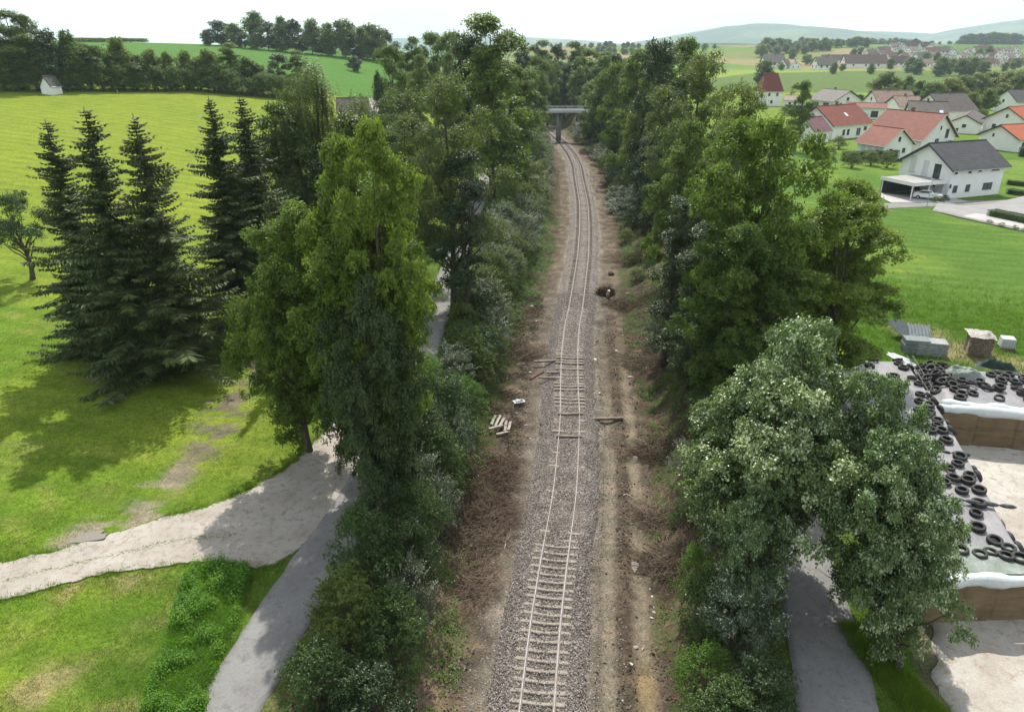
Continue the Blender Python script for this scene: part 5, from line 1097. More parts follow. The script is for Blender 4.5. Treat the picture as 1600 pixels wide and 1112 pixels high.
# clipped hedges and low garden shrubs
def hedge(name, label, p0, p1, wd, h, seed, mat=None, dens=230):
    rs = np.random.default_rng(seed); p0 = np.array(p0); p1 = np.array(p1); Lh = np.hypot(*(p1 - p0)); n = int(dens * Lh * (wd + 2 * h)); u = rs.uniform(0, 1, n)
    side = rs.uniform(-1 - h * 2 / wd, 1 + h * 2 / wd, n); yy = np.clip(side, -1, 1) * wd / 2; zz = np.where(np.abs(side) > 1, h * (1 - (np.abs(side) - 1) * wd / (2 * h)), h)
    zz = zz + .18 * (fbm(u * Lh / .8, side * 2, seed, 3) - .5); d = (p1 - p0) / Lh; nn = np.array([-d[1], d[0]]); bulge = 1 + .25 * (fbm(u * Lh / 1.1, side, seed + 4, 3) - .5)
    X = p0[0] + d[0] * u * Lh + nn[0] * yy * bulge; Y = p0[1] + d[1] * u * Lh + nn[1] * yy * bulge; c = np.array([(p0[0] + p1[0]) / 2, (p0[1] + p1[1]) / 2]); zb = Tf(*c)
    nr = np.stack([nn[0] * yy, nn[1] * yy, np.where(np.abs(side) > 1, .1, 1)], 1)
    v, f = leaf_faces(np.stack([X - c[0], Y - c[1], zz], 1), nr, .13, .6, rs)
    o = empty(name, (c[0], c[1], zb)); tag(o, label, 'hedge')
    link('foliage', npmesh('foliage', v, f, mat or M_SHR, attr=rs.uniform(0, 1, len(f))), o)
    M_ = Matrix.Rotation(math.atan2(d[1], d[0]), 4, 'Z'); MB().box(-Lh / 2 + .2, Lh / 2 - .2, -wd / 2 * .7, wd / 2 * .7, 0, h * .85, M_).build('stem', M_HCORE, o)
M_HCORE = simple('hedge_inside', (.03, .045, .015), .95, .3, 4)
hedge('hedge', 'dark clipped hedge island between driveway and paved lane, right edge', G(1548, 336, 3), G(1625, 352, 3), 2.2, 1.0, 1)
hedge('hedge', 'low round hedge piece on the lawn right of the white house', G(1574, 301, 3), G(1602, 305, 3), 1.6, .8, 2)
hedge('hedge', 'upper low hedge strip beside the lawn right of the white house', G(1573, 287, 3), G(1605, 291, 3), 1.2, .8, 3)
hedge('hedge', 'long dark hedge in front of the bungalow veranda', G(1228, 172, 3), G(1268, 176, 3), 2.0, 2.2, 4)
hedge('hedge', 'garden hedge between red roofed wing and the white house', G(1318, 252, 3), G(1398, 248, 3), 2.2, 2.0, 5)
hedge('hedge', 'round dark shrub hedge in front of the nearer orange roof', G(1592, 243, 3), G(1612, 245, 3), 2.4, 2.0, 6)
for i, (px, py) in enumerate([(1541, 345), (1561, 350), (1582, 354), (1597, 357)]):
    x, y = G(px, py + 2, 3); plant('bush_b', x, y - .6, .6, .55, 'garden_plant', f'{ordn(i)} small green plant from the left along the paved lane kerb', 'plant', 'small plants along the lane kerb')
for i, (px, py, k, lb) in enumerate([(1476, 312, 'bush_d', 'dark bush at the corner of the white house'), (1468, 314, 'bush_m', 'brownish bush in the bed before the white house'), (1458, 315, 'bush_b', 'green bush beside the parked white car')]):
    x, y = G(px, py, 3); plant(k, x, y - .3, .9, .7, 'garden_shrub', lb, 'shrub')
x, y = G(1400, 262, 3)
for i, (px, py, h) in enumerate([(1290, 262, 4), (1330, 262, 3.4), (1360, 258, 3), (1385, 262, 3.4), (1225, 180, 3), (1480, 240, 3), (1310, 232, 3), (1345, 190, 3), (1272, 205, 4), (1535, 185, 3)]):
    x, y = G(px, py, 3); plant('bush_m', x, y, h, 2.0, 'garden_shrub', f'{["tall","low","wide","narrow","dense","loose","small","dark","bushy","lonely"][i]} green shrub in a village garden among the red roofed houses', 'shrub', 'shrubs in the village gardens')
# car
M_CARW = simple('white_car_paint', (.75, .76, .78), .25, .03, 1, .6); M_TYRE = simple('tyre_rubber', (.022, .022, .023), .8, .3, 6, .3); M_RIM = simple('alloy_rim', (.4, .4, .42), .35, .1, 3, .6, metal=.7); M_LAMP = simple('red_lamp', (.35, .02, .02), .3, .1, 2)
def car(x, y, ang, label):
    o = empty('parked_car', (x, y, Tf(x, y) + .10), ang); tag(o, label, 'car')
    prof = [(-2.15, .35), (-2.2, .75), (-2.0, .95), (-1.1, 1.02), (-.5, 1.42), (.9, 1.47), (1.7, 1.1), (2.12, 1.0), (2.18, .5), (2.1, .3)]
    secs = [(-.88, .93), (-.80, 1.0), (.80, 1.0), (.88, .93)]; mb = MB(); vs = []
    for yy, sc in secs:
        for px_, pz in prof: vs.append((px_ * (sc if abs(yy) > .85 else 1), yy * (1 if pz < 1.05 else .82), pz if abs(yy) < .85 else .35 + (pz - .35) * .96))
    K = len(prof); fs = []
    for i in range(3):
        for k in range(K): fs.append((i * K + k, (i + 1) * K + k, (i + 1) * K + (k + 1) % K, i * K + (k + 1) % K))
    fs += [tuple(range(K)), tuple(range(3 * K, 4 * K))[::-1]]; mb.add(vs, fs); mb.build('body', M_CARW, o, bevel=.04)
    g = MB(); g.add([(-.98, -.70, 1.06), (-.98, .70, 1.06), (-.54, .62, 1.41), (-.54, -.62, 1.41)], [(0, 1, 2, 3)]); g.add([(x_ + .0, y_, z_) for x_, y_, z_ in [(-1.03, -.70, 1.08), (-1.03, .70, 1.08), (-.55, .62, 1.44), (-.55, -.62, 1.44)]], [(3, 2, 1, 0)]); g.build('windscreen', M_GLASS, o)
    MB().add([(1.64, -.66, 1.16), (1.64, .66, 1.16), (.96, .60, 1.47), (.96, -.60, 1.47)], [(0, 1, 2, 3)]).build('rear_window', M_GLASS, o)
    for s in (-1, 1):
        MB().add([(-.9, s * .80, 1.06), (1.45, s * .80, 1.06), (.85, s * .76, 1.38), (-.45, s * .76, 1.38)], [(0, 1, 2, 3)]).build('side_window', M_GLASS, o)
        MB().box(2.05, 2.2, s * .72 - .14, s * .72 + .14, .78, .94).build('tail_light', M_LAMP, o)
        MB().box(-2.22, -2.1, s * .68 - .16, s * .68 + .16, .66, .80).build('headlight', M_SKYL, o)
        for xx in (-1.35, 1.35):
            w = MB().tube([(xx, s * .66, .32), (xx, s * .90, .32)], .33, 18).build('wheel', M_TYRE, o); MB().tube([(xx, s * .9, .32), (xx, s * .915, .32)], .2, 12).build('rim', M_RIM, w)
    return o
x, y = G(1452, 312, 3.05); car(x, y + .8, math.radians(150), 'white car parked on the driveway in front of the carport')
# street lamp by the driveway
x, y = G(1448, 322, 3.05); o = empty('street_lamp', (x, y, Tf(x, y)), 0); tag(o, 'slim grey street lamp with flat head beside the driveway', 'street lamp')
MB().tube([(0, 0, -.2), (0, 0, 4.2)], [.06, .04], 8).build('pole', M_STEEL, o); MB().box(-.35, .15, -.13, .13, 4.2, 4.32).build('lamp_head', M_STEEL, o)
# bridge
M_PARA = simple('lit_parapet', (.60, .60, .60), .8, .1, .6, .2); M_BRC = simple('bridge_concrete', (.34, .335, .32), .85, .2, .6, .2, col2=(.24, .235, .22))  # sunlit look of the parapet is put into its paler concrete colour
by_ = 222.0; bx_ = TOP(880, 170, by_)[0]
dz0 = TOP(880, 173, by_)[1]
o = empty('road_bridge', (bx_, by_, 0)); tag(o, 'narrow concrete road bridge with round pier crossing the railway cutting', 'bridge')
MB().box(-9.0, 10.5, -1.9, 1.9, dz0 - .6, dz0 - .05).build('deck', M_BRC, o); pm = MB(); pm.box(-9.0, 10.5, -2.15, -1.9, dz0 - .45, dz0 + .32).box(-9.0, 10.5, 1.9, 2.15, dz0 - .45, dz0 + .32); pm.build('parapet', M_PARA, o)
for s in (-1, 1):
    r_ = MB(); r_.tube([(-9, s * 2.02, dz0 + 1.25), (10.5, s * 2.02, dz0 + 1.25)], .05, 5); r_.tube([(-9, s * 2.02, dz0 + .8), (10.5, s * 2.02, dz0 + .8)], .04, 5)
    for k in range(14): r_.tube([(-8.9 + k * 1.48, s * 2.02, dz0 + .32), (-8.9 + k * 1.48, s * 2.02, dz0 + 1.25)], .035, 4)
    r_.build('railing', M_STEEL, o)
xp = TOP(871, 190, by_)[0] - bx_
MB().tube([(xp, -1.0, -1), (xp, -1.0, dz0 - .603)], .40, 16).build('pier', M_BRC, o, smooth=True); MB().tube([(xp + .9, 1.1, -1), (xp + .9, 1.1, dz0 - .603)], .38, 16).build('pier', M_BRC, o, smooth=True)
MB().box(9.2, 11.5, -2.4, 2.4, dz0 - 4, dz0 - .603).build('abutment', M_BRC, o); MB().box(-11, -8.8, -2.4, 2.4, dz0 - 5, dz0 - .603).build('abutment', M_BRC, o)
# --- far village
FR = {}
R_FRED = roofmat('faded_red_tile', (.17, .075, .055), (.13, .06, .048)); R_FDRK = roofmat('brown_red_tile', (.10, .052, .046), (.08, .045, .042))
def far_house(kind):
    roof, L, W_, he, hr = {'red': (R_FRED, 11, 9, 3, 7.5), 'dark': (R_FDRK, 13, 9, 3, 8), 'grey': (R_BRN, 12, 9, 3, 7.2), 'orange': (R_LBR, 10, 9, 3, 7), 'barn': (R_FDRK, 30, 12, 3.5, 9), 'light': (R_LBR, 11, 9, 3.4, 7)}[kind]
    wm = MB(); wm.add([(-L / 2, -W_ / 2, -3), (L / 2, -W_ / 2, -3), (L / 2, W_ / 2, -3), (-L / 2, W_ / 2, -3), (-L / 2, -W_ / 2, he), (L / 2, -W_ / 2, he), (L / 2, W_ / 2, he), (-L / 2, W_ / 2, he), (-L / 2, 0, hr - .1), (L / 2, 0, hr - .1)], [(0, 1, 5, 4), (2, 3, 7, 6), (1, 2, 6, 9, 5), (3, 0, 4, 8, 7)])
    r = MB(); k = (hr - he) / (W_ / 2)
    for s in (-1, 1):
        a = [(-L / 2 - .6, s * (W_ / 2 + .6), he - k * .6), (L / 2 + .6, s * (W_ / 2 + .6), he - k * .6), (L / 2 + .6, 0, hr), (-L / 2 - .6, 0, hr)]; r.add(a + [(x, y, z + .25) for x, y, z in a], [(0, 1, 2, 3), (4, 7, 6, 5), (0, 4, 5, 1), (1, 5, 6, 2), (3, 7, 4, 0)])
    w = []
    wn_ = []
    for u in (-.3, 0, .3): wn_.append(MB().box(u * L - .6, u * L + .6, -W_ / 2 - .06, -W_ / 2 + .02, 1.2, 2.6).mesh('window', M_GLASS))
    s = -1
    for u in (-.25, .25): wn_.append(MB().box(-L / 2 - .06, -L / 2 + .02, u * W_ - .5, u * W_ + .5, 1.2, 2.5).mesh('window', M_GLASS))
    wn_.append(MB().box(-L / 2 - .06, -L / 2 + .02, -.5, .5, 4.3, 5.6).mesh('window', M_GLASS))
    ch = MB().box(L * .1 - .4, L * .1 + .4, .3, 1.1, hr - 1.5, hr + 1.1)
    return wm.mesh('wall', M_WALL), r.mesh('roof', roof), wn_, ch.mesh('chimney', M_BRICKD)
for k in ('red', 'dark', 'grey', 'orange', 'barn', 'light'): FR[k] = far_house(k)
rv = random.Random(5); HL = [(1206, 105, 'grey', 0, 1.6), (1242, 108, 'light', 1.3, 1), (1225, 107, 'dark', .9, 1), (1286, 109, 'grey', .1, 1.5), (1291, 98, 'red', 0, 1), (1316, 99, 'barn', .05, .9), (1348, 106, 'barn', -.1, 1.3), (1360, 88, 'grey', .2, 1), (1379, 86, 'red', 0, 1.2)]
for i in range(13): HL.append((1395 + i * 16 + rv.uniform(-4, 4), 84 + rv.uniform(-3, 3), rv.choice(['red', 'grey', 'light', 'red', 'dark', 'orange']), rv.uniform(-.6, 1.4), rv.uniform(.85, 1.15)))
for i in range(17): HL.append((1365 + i * 15 + rv.uniform(-4, 4), 94 + rv.uniform(-3, 3), rv.choice(['red', 'grey', 'light', 'red', 'dark']), rv.uniform(-.6, 1.4), rv.uniform(.85, 1.15)))
for i in range(16): HL.append((1372 + i * 15 + rv.uniform(-4, 4), 105 + rv.uniform(-3, 3), rv.choice(['red', 'grey', 'light', 'dark', 'dark']), rv.uniform(-.6, 1.4), rv.uniform(.85, 1.15)))
for i in range(6): HL.append((1395 + i * 12, 77 + rv.uniform(-1, 1), rv.choice(['red', 'orange', 'dark']), rv.uniform(-.4, 1), 1))
HL.sort(key=lambda q: q[0]); cnt = {}
LK = {'red': 'red roofed', 'dark': 'dark red roofed', 'grey': 'grey brown roofed', 'orange': 'orange roofed', 'barn': 'long low barn like', 'light': 'pale tile roofed'}
for px, py, k, a, s in HL:
    X0, Y0 = HIT(px, py); j = cnt.get(k, 0); cnt[k] = j + 1
    o = empty('village_house', (X0, Y0, Tf(X0, Y0)), a); o.scale = (s, s, s); tag(o, f'{LK[k]} white house in the far village, {ordn(j)} from left', 'house', 'houses of the far village')
    w_, r_, n_, c_ = FR[k]; link('wall', w_, o); rr_ = link('roof', r_, o); [link('window', q_, o) for q_ in n_]; link('chimney', c_, rr_)
# ------------------------------------------------------------------ silage clamps with tyres
def tarpmat():
    m, nt, out = newmat('grey_tarp'); v = N(nt, 'ShaderNodeTexCoord').outputs['Object']
    a = noise(nt, .7, 6, .65, vec=v); b = noise(nt, 3.5, 5, .7, vec=v, sc=(1, 3, 1)); w = noise(nt, 1.6, 4, .6, vec=v, sc=(3.0, .6, 1))
    c = mixc(nt, ramp(nt, a, .35, .62), (.17, .165, .175), (.245, .235, .24)); c = mixc(nt, ramp(nt, b, .60, .72), c, (.10, .095, .09))
    principled(nt, out, c, .48, .45, 0, mathn(nt, 'ADD', a, mathn(nt, 'MULTIPLY', w, .8)), .5, .10); return m
M_TARP = tarpmat(); M_FOIL = simple('white_foil', (.62, .66, .66), .35, .12, 2.5, .5, bstr=.8, bdist=.06); M_GFOIL = simple('green_grey_foil', (.16, .20, .16), .5, .3, 1.4, .4, bstr=.8, bdist=.08, col2=(.28, .31, .28))
M_BFOIL = simple('black_wrinkled_foil', (.03, .032, .036), .3, .4, 4, .6, bstr=1, bdist=.1, col2=(.16, .17, .18)); M_NET = simple('dark_green_net', (.02, .045, .035), .7, .3, 3)
def silagemat():
    m, nt, out = newmat('silage_face'); v = N(nt, 'ShaderNodeTexCoord').outputs['Object']
    a = noise(nt, 1.2, 6, .7, vec=v, sc=(.5, .5, 3.5)); b = noise(nt, 22, 3, .7, vec=v, sc=(1, 1, 1.6)); a2 = noise(nt, .5, 3, .5, vec=v)
    c = mixc(nt, ramp(nt, a, .35, .65), (.20, .145, .085), (.115, .085, .05)); c = mixc(nt, ramp(nt, a2, .4, .6), c, mixc(nt, .5, c, (.27, .20, .12)))
    c = mixc(nt, 1.0, c, mixc(nt, ramp(nt, b, .3, .7), (.75,) * 3, (1.25,) * 3), 'MULTIPLY'); principled(nt, out, c, .95, .1, 0, b, .8, .05); return m
M_SIL = silagemat()
def clamp(name, label, quad, h, seed, mat, cut):
    """quad: front left, front right, back right, back left (world); top sheet swells over the heap"""
    c = np.mean(np.array(quad), 0); zg = 2.35 if seed == 1 else 2.7
    o = empty(name, (c[0], c[1], zg)); tag(o, label, 'silage clamp')
    Q = np.array(quad) - c; nu, nv = 70, 90
    u = np.linspace(0, 1, nu + 1); v = np.linspace(0, 1, nv + 1); U, V = np.meshgrid(u, v)
    P = ((Q[0] * (1 - U[..., None]) + Q[1] * U[..., None]) * (1 - V[..., None]) + (Q[3] * (1 - U[..., None]) + Q[2] * U[..., None]) * V[..., None])
    Z = htop(seed, U, V, h, P[..., 0] + c[0], P[..., 1] + c[1])
    i = (np.arange(nv)[:, None] * (nu + 1) + np.arange(nu)[None, :]).ravel()
    link('tarp', npmesh('tarp', np.stack([P[..., 0].ravel(), P[..., 1].ravel(), Z.ravel()], 1), np.stack([i, i + 1, i + nu + 2, i + nu + 1], 1), mat, smooth=True), o)
    return o, Q, c, zg
def htop(seed, U, V, h, X, Y):
    U = np.asarray(U, float); V = np.asarray(V, float)
    if seed == 1:
        edge = sst(0, .07, 1 - U) * sst(0, .07, U) * (1 - sst(.93, 1.0, V) * .8)
        z = h * (.10 + .90 * edge) + .35 * sst(.1, .5, V) * (1 - sst(.6, 1, V))
    else:
        edge = sst(0, .14, 1 - U) * (1 - sst(.62, 1.0, V) * .92) * (.75 + .25 * sst(0, .1, U))
        z = h * (.04 + .96 * edge)
    return z + .10 * (fbm(X / .8, Y / .8, 200 + seed, 4, .6) - .5) + .22 * (1 - edge) * (fbm(X / .35, Y / .35, 210 + seed, 3) - .5)
zc1 = 4.75
A0 = G(1478, 905, zc1); A1 = G(1608, 897, zc1); A2 = G(1418, 551, zc1); A3 = (A2[0] - 7.6, A2[1] + .5)
A1 = (A1[0] + .6, A1[1]); A0 = (A0[0] - .9, A0[1] - .1)
quad1 = [A0, A1, A2, A3]
o1, Q1, c1, zg1 = clamp('silage_clamp', 'long near silage clamp under grey tarp, white foil over its baled front', quad1, 2.35, 1, M_TARP, 0)
def on_quad(quad, u, v):
    q = np.array(quad); return (q[0] * (1 - u) + q[1] * u) * (1 - v) + (q[3] * (1 - u) + q[2] * u) * v
def face_blocks(o, c, a, b, z0, z1, n, seed, depth=.5, over=0):
    a = np.array(a) - c; b = np.array(b) - c; L_ = np.hypot(*(b - a)); d = (b - a) / L_; nn = np.array([d[1], -d[0]]); rnd = random.Random(seed)
    nx_ = int(L_ / .12); nz_ = 18; rs = np.random.default_rng(seed)
    S_ = np.linspace(0, 1, nx_ + 1); T_ = np.linspace(0, 1, nz_ + 1); Sg, Tg = np.meshgrid(S_, T_)
    k = Sg * n; seam = np.exp(-((k - np.round(k)) / .03) ** 2); blk = _h(np.floor(k), np.floor(k) * 0, seed) * .28
    off = blk - .10 * seam + .07 * (fbm(Sg * L_ / .4, Tg * 8, seed, 3) - .5) - .16 * Tg ** 3 - .05 * (1 - Tg)
    X = a[0] + d[0] * Sg * L_ + nn[0] * off; Y = a[1] + d[1] * Sg * L_ + nn[1] * off; Z = z0 + (z1 - z0) * Tg + .10 * Tg * (_h(np.floor(k), np.floor(k) * 0, seed + 1) - .5)
    # lid going back under the foil
    X = np.vstack([X, X[-1:] - nn[0] * .9]); Y = np.vstack([Y, Y[-1:] - nn[1] * .9]); Z = np.vstack([Z, Z[-1:] + .02])
    i = (np.arange(nz_ + 1)[:, None] * (nx_ + 1) + np.arange(nx_)[None, :]).ravel()
    link('silage_face', npmesh('silage_face', np.stack([X.ravel(), Y.ravel(), Z.ravel()], 1), np.stack([i, i + 1, i + nx_ + 2, i + nx_ + 1], 1), M_SIL, smooth=False), o)
def roll(o, c, a, b, z, r, mat, name, seed, n=60, part=True):
    a = np.array(a) - c; b = np.array(b) - c; pts = []; rad = []
    for i in range(n + 1):
        t = i / n; p = a + (b - a) * t; pts.append((p[0] + .12 * (vn(t * 9, seed, seed) - .5), p[1] + .25 * (vn(t * 6, seed + 2, seed) - .5), z + .10 * (vn(t * 14, seed + 5, seed) - .5))); rad.append(r * (.75 + .5 * vn(t * 22, seed + 9, seed)))
    return MB().tube(pts, rad, 10).build(name, mat, o, smooth=True)
face_blocks(o1, c1, (A0[0] + .1, A0[1] - .25), (A1[0] + 6, A1[1] - .2), -.3, 2.15, 7, 3)
roll(o1, c1, (A0[0] + .2, A0[1] - .12), (A1[0] + 6, A1[1] - .02), 2.42, .30, M_FOIL, 'white_foil', 4, 110)
mbg = []
# green grey foil apron behind the white roll
ug = np.linspace(.0, 1.0, 60); vg_ = np.linspace(.004, .085, 14); UG, VG = np.meshgrid(ug, vg_); PG = on_quad(quad1, UG[..., None], VG[..., None]); ZG = htop(1, UG, VG, 2.35, PG[..., 0], PG[..., 1]) + .05 + .16 * (fbm(PG[..., 0] / .5, PG[..., 1] / 1.0, 222, 4) - .3)
ZG = np.maximum(ZG, 1.9 * sst(.0, .04, UG))
i = (np.arange(13)[:, None] * 60 + np.arange(59)[None, :]).ravel()
link('green_foil', npmesh('green_foil', np.stack([PG[..., 0].ravel() - c1[0], PG[..., 1].ravel() - c1[1], ZG.ravel()], 1), np.stack([i, i + 1, i + 61, i + 60], 1), M_GFOIL, smooth=True), o1)
# wrinkled dark foil along the right edge
for sd_, (v0, v1) in enumerate([(.10, .34), (.33, .58), (.57, .80), (.79, .99)]):
    n = 50; pts = []; rad = []
    for i in range(n + 1):
        vv = v0 + (v1 - v0) * i / n; p = on_quad(quad1, .975 + .012 * math.sin(i * .7), vv) - c1; pts.append((p[0], p[1], 1.55 + .12 * math.sin(i * 1.3))); rad.append(.22 * (.7 + .6 * vn(i / 2.2, sd_, 7)))
    MB().tube(pts, rad, 8).build('edge_foil', M_BFOIL if sd_ != 1 else M_GFOIL, o1, smooth=False)
# second clamp, behind right
B0 = G(1466, 632, 5.2); B1 = G(1612, 646, 5.2); B2 = G(1622, 590, 4.0); B3 = (A2[0] + .4, A2[1] + 2.0)
B0 = (A2[0] + (A1[0] - A2[0]) * .18 + .5, B0[1]); B1 = (B1[0] + 5, B1[1] - 1.0); B2 = (B2[0] + 5.5, B2[1] - 1.5)
def edge1(Y): return A1[0] + (A2[0] - A1[0]) * (Y - A1[1]) / (A2[1] - A1[1])
B0 = (edge1(B0[1]) - .35, B0[1]); B3 = (edge1(A2[1]) + .1, A2[1] + .6)
quad2 = [B0, B1, B2, B3]
o2, Q2, c2, zg2 = clamp('silage_clamp', 'far silage clamp with many tyres and a cut tan silage face under white foil', quad2, 2.45, 2, M_TARP, 0)
face_blocks(o2, c2, (B0[0] - .2, B0[1] - .5), (B1[0] + 1, B1[1] - .5), -.6, 2.2, 5, 9)
roll(o2, c2, (B0[0] - .1, B0[1] - .30), (B1[0] + 1, B1[1] - .30), 2.42, .34, M_FOIL, 'white_foil', 14, 90)
roll(o2, c2, (B0[0] + .3, B0[1] + .2), (B1[0] + 1, B1[1] + .2), 2.46, .30, M_FOIL, 'white_foil', 24, 90)
e2 = []
for i in range(60):
    vv = .0 + i / 59; p = on_quad(quad2, .965 if i else .97, min(vv, .97)) - c2; e2.append((p[0], p[1], float(htop(2, .96, min(vv, .97), 2.45, p[0] + c2[0], p[1] + c2[1])) + .10))
MB().tube(e2, .10, 6).build('edge_foil', M_FOIL, o2, smooth=True)
e3 = [(*(on_quad(quad2, u_, .955) - c2), float(htop(2, u_, .955, 2.45, 0, 0)) + .14) for u_ in np.linspace(.05, .97, 40)]
MB().tube(e3, .12, 6).build('edge_foil', M_FOIL, o2, smooth=True)
# tyres
def tyre_mesh():
    R, r = .36, .135; nu_, nv_ = 26, 10; vs = []; fs = []
    prof = [(-.5, -.9), (.15, -1.0), (.9, -.95), (1.1, -.6), (1.15, 0), (1.1, .6), (.9, .95), (.15, 1.0), (-.5, .9), (-.75, .55), (-.3, .5), (.55, .55), (.75, 0), (.55, -.55), (-.3, -.5), (-.75, -.55)]
    K = len(prof)
    for i in range(nu_):
        a = 2 * math.pi * i / nu_
        for (p, q) in prof:
            rr = R - .07 + p * r * .62; vs.append((rr * math.cos(a), rr * math.sin(a), .115 + q * .115))
    for i in range(nu_):
        for k in range(K): fs.append((i * K + k, ((i + 1) % nu_) * K + k, ((i + 1) % nu_) * K + (k + 1) % K, i * K + (k + 1) % K))
    me = bpy.data.meshes.new('tyre'); me.from_pydata(vs, [], fs); me.materials.append(M_TYRE2); me.polygons.foreach_set('use_smooth', np.ones(len(fs), bool)); me.update(); return me
M_TYRE2 = simple('worn_tyre', (.026, .026, .027), .75, .35, 5, .35, col2=(.045, .042, .038))
ME_TYRE = tyre_mesh(); placed = []
def tyre_at(x, y, quad, seed, label, grp, s=1.0, dz=0.0, tilt=0.0, flat=None):
    # find u, v of the point in the quad by a few fixed-point steps
    u, v = .5, .5; q = np.array(quad)
    for _ in range(25):
        p = on_quad(quad, u, v); du_ = (q[1] - q[0]) * (1 - v) + (q[2] - q[3]) * v; dv_ = (q[3] - q[0]) * (1 - u) + (q[2] - q[1]) * u
        e = np.array([x, y]) - p; det = du_[0] * dv_[1] - du_[1] * dv_[0]; u += (e[0] * dv_[1] - e[1] * dv_[0]) / det; v += (du_[0] * e[1] - du_[1] * e[0]) / det
    if not (0.02 < u < .99 and .01 < v < .98): return None
    h = 2.35 if seed == 1 else 2.45; zg = zg1 if seed == 1 else zg2
    f = lambda a, b: float(htop(seed, a, b, h, *on_quad(quad, a, b)))
    z = max(f(u, v), f(u, v)); gxs = (f(min(u + .03, 1), v) - f(max(u - .03, 0), v)); gys = (f(u, min(v + .015, 1)) - f(u, max(v - .015, 0)))
    px_ = on_quad(quad, min(u + .03, 1), v) - on_quad(quad, max(u - .03, 0), v); py_ = on_quad(quad, u, min(v + .015, 1)) - on_quad(quad, u, max(v - .015, 0))
    n = Vector((-gxs / max(np.hypot(*px_), .1), -gys / max(np.hypot(*py_), .1), 1)).normalized()
    for (ax, ay, az) in placed:
        if seed == 1 and math.hypot(ax - x, ay - y) < .42: return None
        if math.hypot(ax - x, ay - y) < .45: dz += .17
    rnd = random.Random(int(x * 100 + y * 7)); n = (n + Vector((rnd.gauss(0, .05 + tilt), rnd.gauss(0, .05 + tilt), 0))).normalized()
    o = link('tyre', ME_TYRE); o.location = (x, y, zg + z + .02 + dz); o.rotation_mode = 'QUATERNION'; o.rotation_quaternion = Vector((0, 0, 1)).rotation_difference(n); o.scale = (s, s, s)
    tag(o, label, 'tyre', grp); placed.append((x, y, o.location.z)); return o
T1 = [(1481,657),(1452,680),(1425,668),(1404,640),(1434,647),(1411,576),(1421,575),(1432,586),(1404,568),(1442,590),(1400,605),(1409,612),(1463,664),(1469,680),(1486,672),(1499,685),(1502,692),(1510,700),(1462,672),(1484,680),(1447,655),(1449,640),(1436,622),(1451,626),(1435,634),(1457,634),(1466,645),
      (1432,648),(1451,651),(1446,657),(1434,660),(1467,664),(1464,670),(1465,679),(1478,662),(1485,675),(1492,670),(1497,686),(1441,680),(1476,695),(1513,697),(1449,713),(1440,723),(1411,744),(1433,747),(1454,739),(1481,736),(1498,719),(1495,730),(1488,751),(1475,757),(1517,722),(1520,731),(1525,740),(1514,746),(1511,754),(1502,769),(1529,768),(1542,758),(1562,774),(1449,762),(1565,803),(1525,802),(1527,824),(1579,828),(1554,844),(1505,837),(1590,847),(1576,856),(1572,869),(1548,862),(1594,872),(1531,866),(1418,757),(1404,770),(1425,790),(1450,800),(1470,812),(1480,840),(1500,860),(1605,800),(1430,700),(1415,700),(1395,660)]
for i, (a, b) in enumerate(T1):
    x, y = G(a, b, zg1 + 2.45); s = (.88, .95, .84, 1.0)[i % 4]
    tyre_at(x, y, quad1, 1, 'worn black tyre weighing down the grey tarp of the near silage clamp', 'tyres on the near silage clamp', s)
rt = random.Random(3)
for k in range(120):
    u_, v_ = rt.uniform(.45, .97), rt.uniform(.10, .95); p_ = on_quad(quad1, u_, v_)
    if all(math.hypot(ax - p_[0], ay - p_[1]) > .74 for ax, ay, az in placed): tyre_at(p_[0], p_[1], quad1, 1, 'worn black tyre weighing down the grey tarp of the near silage clamp', 'tyres on the near silage clamp', rt.choice((.86, .95, 1.0)))
for k in range(46):
    u_, v_ = rt.uniform(.03, .9), rt.uniform(.12, .85); p_ = on_quad(quad2, u_, v_)
    if all(math.hypot(ax - p_[0], ay - p_[1]) > .55 for ax, ay, az in placed): tyre_at(p_[0], p_[1], quad2, 2, 'worn black tyre on the top of the far silage clamp', 'tyres on the far silage clamp', rt.choice((.86, .95, 1.0)), tilt=.06)
T2 = [(1423,563),(1435,560),(1447,563),(1459,566),(1440,570),(1453,572),(1446,578),(1461,578),(1470,575),(1444,584),(1458,585),(1473,584),(1482,580),(1450,590),(1465,592),(1478,590),(1452,598),(1461,596),(1461,594),(1470,600),(1471,603),(1486,600),(1487,606),(1501,602),(1509,553),(1497,553),(1475,558),(1474,563),(1493,566),(1508,560),(1516,562),(1520,568),(1533,565),(1518,575),(1474,556),(1547,590),(1569,594),(1562,600),(1583,604),(1587,612),(1541,611),(1528,604),(1560,613),(1597,620),(1490,613),(1515,607),(1600,600),(1478,570),(1468,568),(1454,580),(1466,586),(1475,597)]
for i, (a, b) in enumerate(T2):
    x, y = G(a, b, zg2 + 2.3 - (.6 if b < 570 else 0)); tyre_at(x, y, quad2, 2, 'worn black tyre on the top of the far silage clamp', 'tyres on the far silage clamp', (.92, 1.0, .86)[i % 3], tilt=.06)
for i, (a, b) in enumerate([(1590, 580), (1598, 583), (1585, 589)]):
    x, y = G(a, b, 3.0); o = link('tyre', ME_TYRE); o.location = (x + 3, y, Tf(x + 3, y) + .15 * i); o.rotation_euler = (.3 * i, .5, 0); tag(o, f'{["first","second","third"][i]} loose tyre lying in the grass beyond the far clamp', 'tyre')
